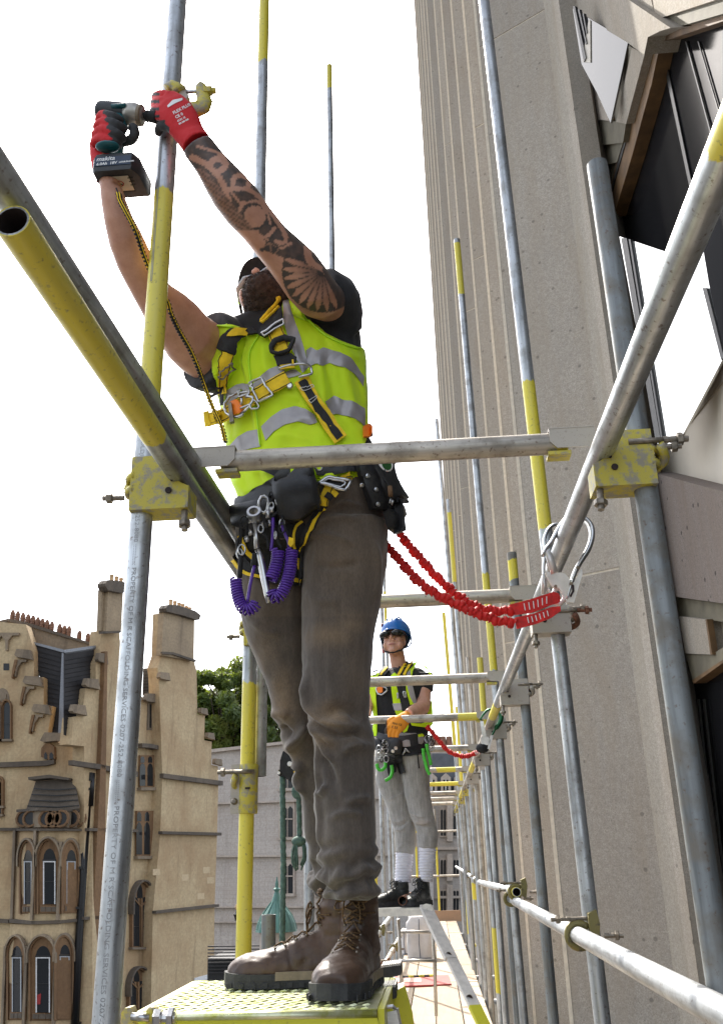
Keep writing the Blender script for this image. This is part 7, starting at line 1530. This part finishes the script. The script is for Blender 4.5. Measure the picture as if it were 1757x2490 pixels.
for i in range(12):
    c=pY(*WC(rr_.uniform(240,400),rr_.uniform(1960,2220))[0],5.90+rr_.uniform(-.02,.03)); R=rr_.uniform(.010,.02); MB().sweep([c+Vector((R*math.cos(a),R*.5*math.sin(a+i),R*1.3*math.sin(a))) for a in np.linspace(0,6.28,11)[:-1]],.003,5,closed=True).build('ring',MT['steel' if i%3 else 'black'],t,smooth=True)
# orange glove resting on the tube
g=lambda x,y,Y=5.70: pY(*WC(x,y)[0],Y)
mb=MB(); mb.sil([(*WC(620,1510)[0],*WC(715,1625)[0],5.79,.8),(*WC(560,1540)[0],*WC(690,1690)[0],5.74,.6),(*WC(480,1590)[0],*WC(640,1760)[0],5.70,.45),(*WC(420,1640)[0],*WC(600,1800)[0],5.68,.4),(*WC(360,1720)[0],*WC(560,1830)[0],5.67,.36)],.5)
for pts in (((395,1720),(355,1780),(350,1840)),((430,1760),(400,1840),(395,1895)),((475,1780),(455,1850),(450,1905)),((530,1790),(515,1860),(505,1905))):
    P=[g(x,y,5.67) for x,y in pts]; mb.sweep(spl(P,8),[.0118]*6+[.010,.006],10)
P=[g(470,1600,5.70),g(390,1650,5.69),g(350,1720,5.70)]; mb.sweep(spl(P,8),[.013]*6+[.011,.007],10)
me=remesh(mb,.0042,2,.5); co=getco(me).astype(float); U,V=proj(co); bx,by=WC(360,1850)[0]; attr(me,'grey',(((U<WC(368,0)[0][0])&(V>WC(0,1640)[0][1]))|(V>WC(0,1890)[0][1])).astype(float)); g3=linkmesh('glove',me,MT['gor'],w2,label='orange glove with black print resting on the tube')
b3=bvh_of(g3); print_on(b3,[('PRO CE',.022,.02),('II 53',.026,.05)],*WC(450,1660)[0],(300,60),(-60,300),5.68,g3,mt='black',lift=.002)
MB().sweep([g(625,1512,5.77),g(690,1560,5.76),g(712,1625,5.78)],.005,6).build('glove_cuff_edge',simple('dark_red_hem',(.12,.01,.01),.8),g3,smooth=True)
# black work boots
boot(w2,pY(*LG(640,1880)[0],6.18)*1+Vector((0,0,.958-pY(*LG(640,1880)[0],6.18).z)),(-.80,-.55,0),.31,mt='bootb',shaft=.08,mid='sole',lace='laceb')
boot(w2,Vector((pY(*LG(870,1880)[0],6.2).x,6.22,.958)),(-.42,-.9,0),.31,mt='bootb',shaft=.10,mid='sole',lace='laceb')
for bo in [o for o in bpy.data.objects if o.name.startswith('boot') and o.parent==w2]:
    pass
# red lanyard and green hook of the second worker
R5=crop(1000,1500,4.59)
r5=lambda Y,*p:[pY(*R5(p[i],p[i+1])[0],Y) for i in range(0,len(p),2)]
t=thing('red_lanyard','dark red gathered lanyard from the second worker back to the green hook','lanyard',pY(1090,1830,5.9))
P=[Vector(p) for p in spl(r5(5.95,170,1220,240,1300,320,1400,400,1490,500,1540,600,1558,690,1530,790,1480),150)]
MB().sweep(P,[.021+.003*math.sin(i*1.3)+.003*math.sin(i*.45) for i in range(150)],10,flat=.7).build('gathered_sleeve',MT['redweb'],t,smooth=True)
for k in range(4): a,b=r5(5.92,700+k*18,1500-k*4,720+k*18,1535-k*4); MB().bar(a,b,.005,.003,(0,1,0)).build('white_stitching',MT['white'],t)
t=thing('scaffold_hook','dark green scaffold hook clipped over the far right ledger','hook',pY(*R5(880,1200)[0],5.7),'scaffold hooks')
MB().sweep(spl(r5(5.6,860,1440,880,1360,930,1260,985,1180,1000,1110,975,1060,920,1030,850,1040,800,1090,765,1150),40),[.013]*12+[.030]*14+[.014]*14,10,flat=.5).build('hook_body',MT['gcarab'],t,smooth=True)
MB().prism(r5(5.58,765,1165,800,1165,835,1330,790,1345),(0,.02,0)).build('gate',MT['steel'],t); MB().prism(r5(5.58,770,1345,850,1335,880,1380,850,1430,780,1430),(0,.03,0)).build('hinge_plate',MT['aluw'],t); MB().prism(r5(5.58,880,1320,912,1320,870,1480,845,1470),(0,.02,0)).build('side_arm',MT['aluw'],t)
MB().ell(r5(5.6,790,1465)[0],(.04,0,0),(0,.03,0),(0,0,.03)).build('black_swivel',MT['black'],t,smooth=True)
# ================================================================ pulley and ropes behind the near worker
T3_=crop(480,1600,3.857); t3=lambda Y,*p:[pY(*T3_(p[i],p[i+1])[0],Y) for i in range(0,len(p),2)]
pu=thing('rope_pulley','black pulley block with yellow marks hanging behind the trousers','pulley',t3(3.6,860,1020)[0])
MB().prism(t3(3.6,770,1060,775,960,800,880,830,850,900,850,960,900,1000,1000,990,1160,880,1165,790,1100),(0,.05,0)).build('cheek_plate',MT['black'],pu,angle=40)
MB().lathe(t3(3.595,865,993)[0],[(.010,0),(.009,.004)],10,(0,-1,0)).build('axle',MT['white'],pu); MB().prism(t3(3.595,755,1060,765,1045,780,1060,780,1095,765,1105,750,1090),(0,.03,0)).build('side_lug',MT['black'],pu,angle=30)
MB().lathe(t3(3.585,762,1078)[0],[(.006,0),(.006,.003)],8,(0,-1,0)).build('lug_hole',MT['white'],pu)
for y in (1040,1062,1085): MB().prism(t3(3.59,900,y,920,y-8,920,y+4,900,y+12),(0,.01,0)).build('yellow_mark',MT['yweb'],pu)
def rope(pts,r,name,label,Y):
    t=thing(name,label,'rope',pts[0],'green ropes of the pulley'); n=int(sum((b-a).length for a,b in zip(pts[:-1],pts[1:]))/.012); Q=[Vector(p) for p in spl(pts,n)] if len(pts)>2 else [Vector(p) for p in resample(pts,n)]
    MB().sweep(Q,[r*(1+.12*math.sin(i*1.9)) for i in range(len(Q))],8).build('rope',MT['grope'],t,smooth=True)
    for ph in (0,2.1,4.2): MB().sweep([q_+Vector((math.cos(i*.9+ph),math.sin(i*.9+ph),0))*r*.75 for i,q_ in enumerate(Q)],r*.42,5).build('strand',MT['grope'],t,smooth=True)
    return t
rope(t3(3.62,797,1110,800,1400,802,1700,806,1940)+[pY(686,2300,3.64),pY(688,2420,3.66)],.0105,'green_rope','long straight green rope falling from the pulley',3.6)
t=rope(t3(3.64,945,1160,948,1300,955,1500,958,1700),.0095,'green_rope','short green rope ending in a frayed knot',3.6)
kc=t3(3.64,950,1720)[0]; mb=MB(); mb.ell(kc,(.028,0,0),(0,.025,0),(0,0,.02)); 
mb.build('knot',MT['grope'],t,smooth=True); mb=MB(); rr_=random.Random(2)
for i in range(26):
    a=rr_.uniform(0,6.28); d=Vector((math.cos(a)*.034,math.sin(a)*.026,-.04+rr_.uniform(-.02,.02))); mb.sweep(spl([kc,kc+d*.6+Vector((0,0,.01)),kc+d+Vector((-d.x*.2,0,-.02)),kc+Vector((d.x*.3,d.y*.3,-.085+rr_.uniform(-.02,.01)))],8),.0032,5)
mb.build('frayed_end',MT['grope'],t,smooth=True,kind='stuff'); kn=t3(3.64,938,1250)[0]; MB().ell(kn,(.024,0,0),(0,.02,0),(0,0,.03)).build('upper_knot',MT['grope'],t,smooth=True)
tube('tube_stub',pY(653,2325,3.3),pY(653,2224,3.3),MT['galvd'],'short grey upright tube end between the yellow pole and the boot','scaffold tube')
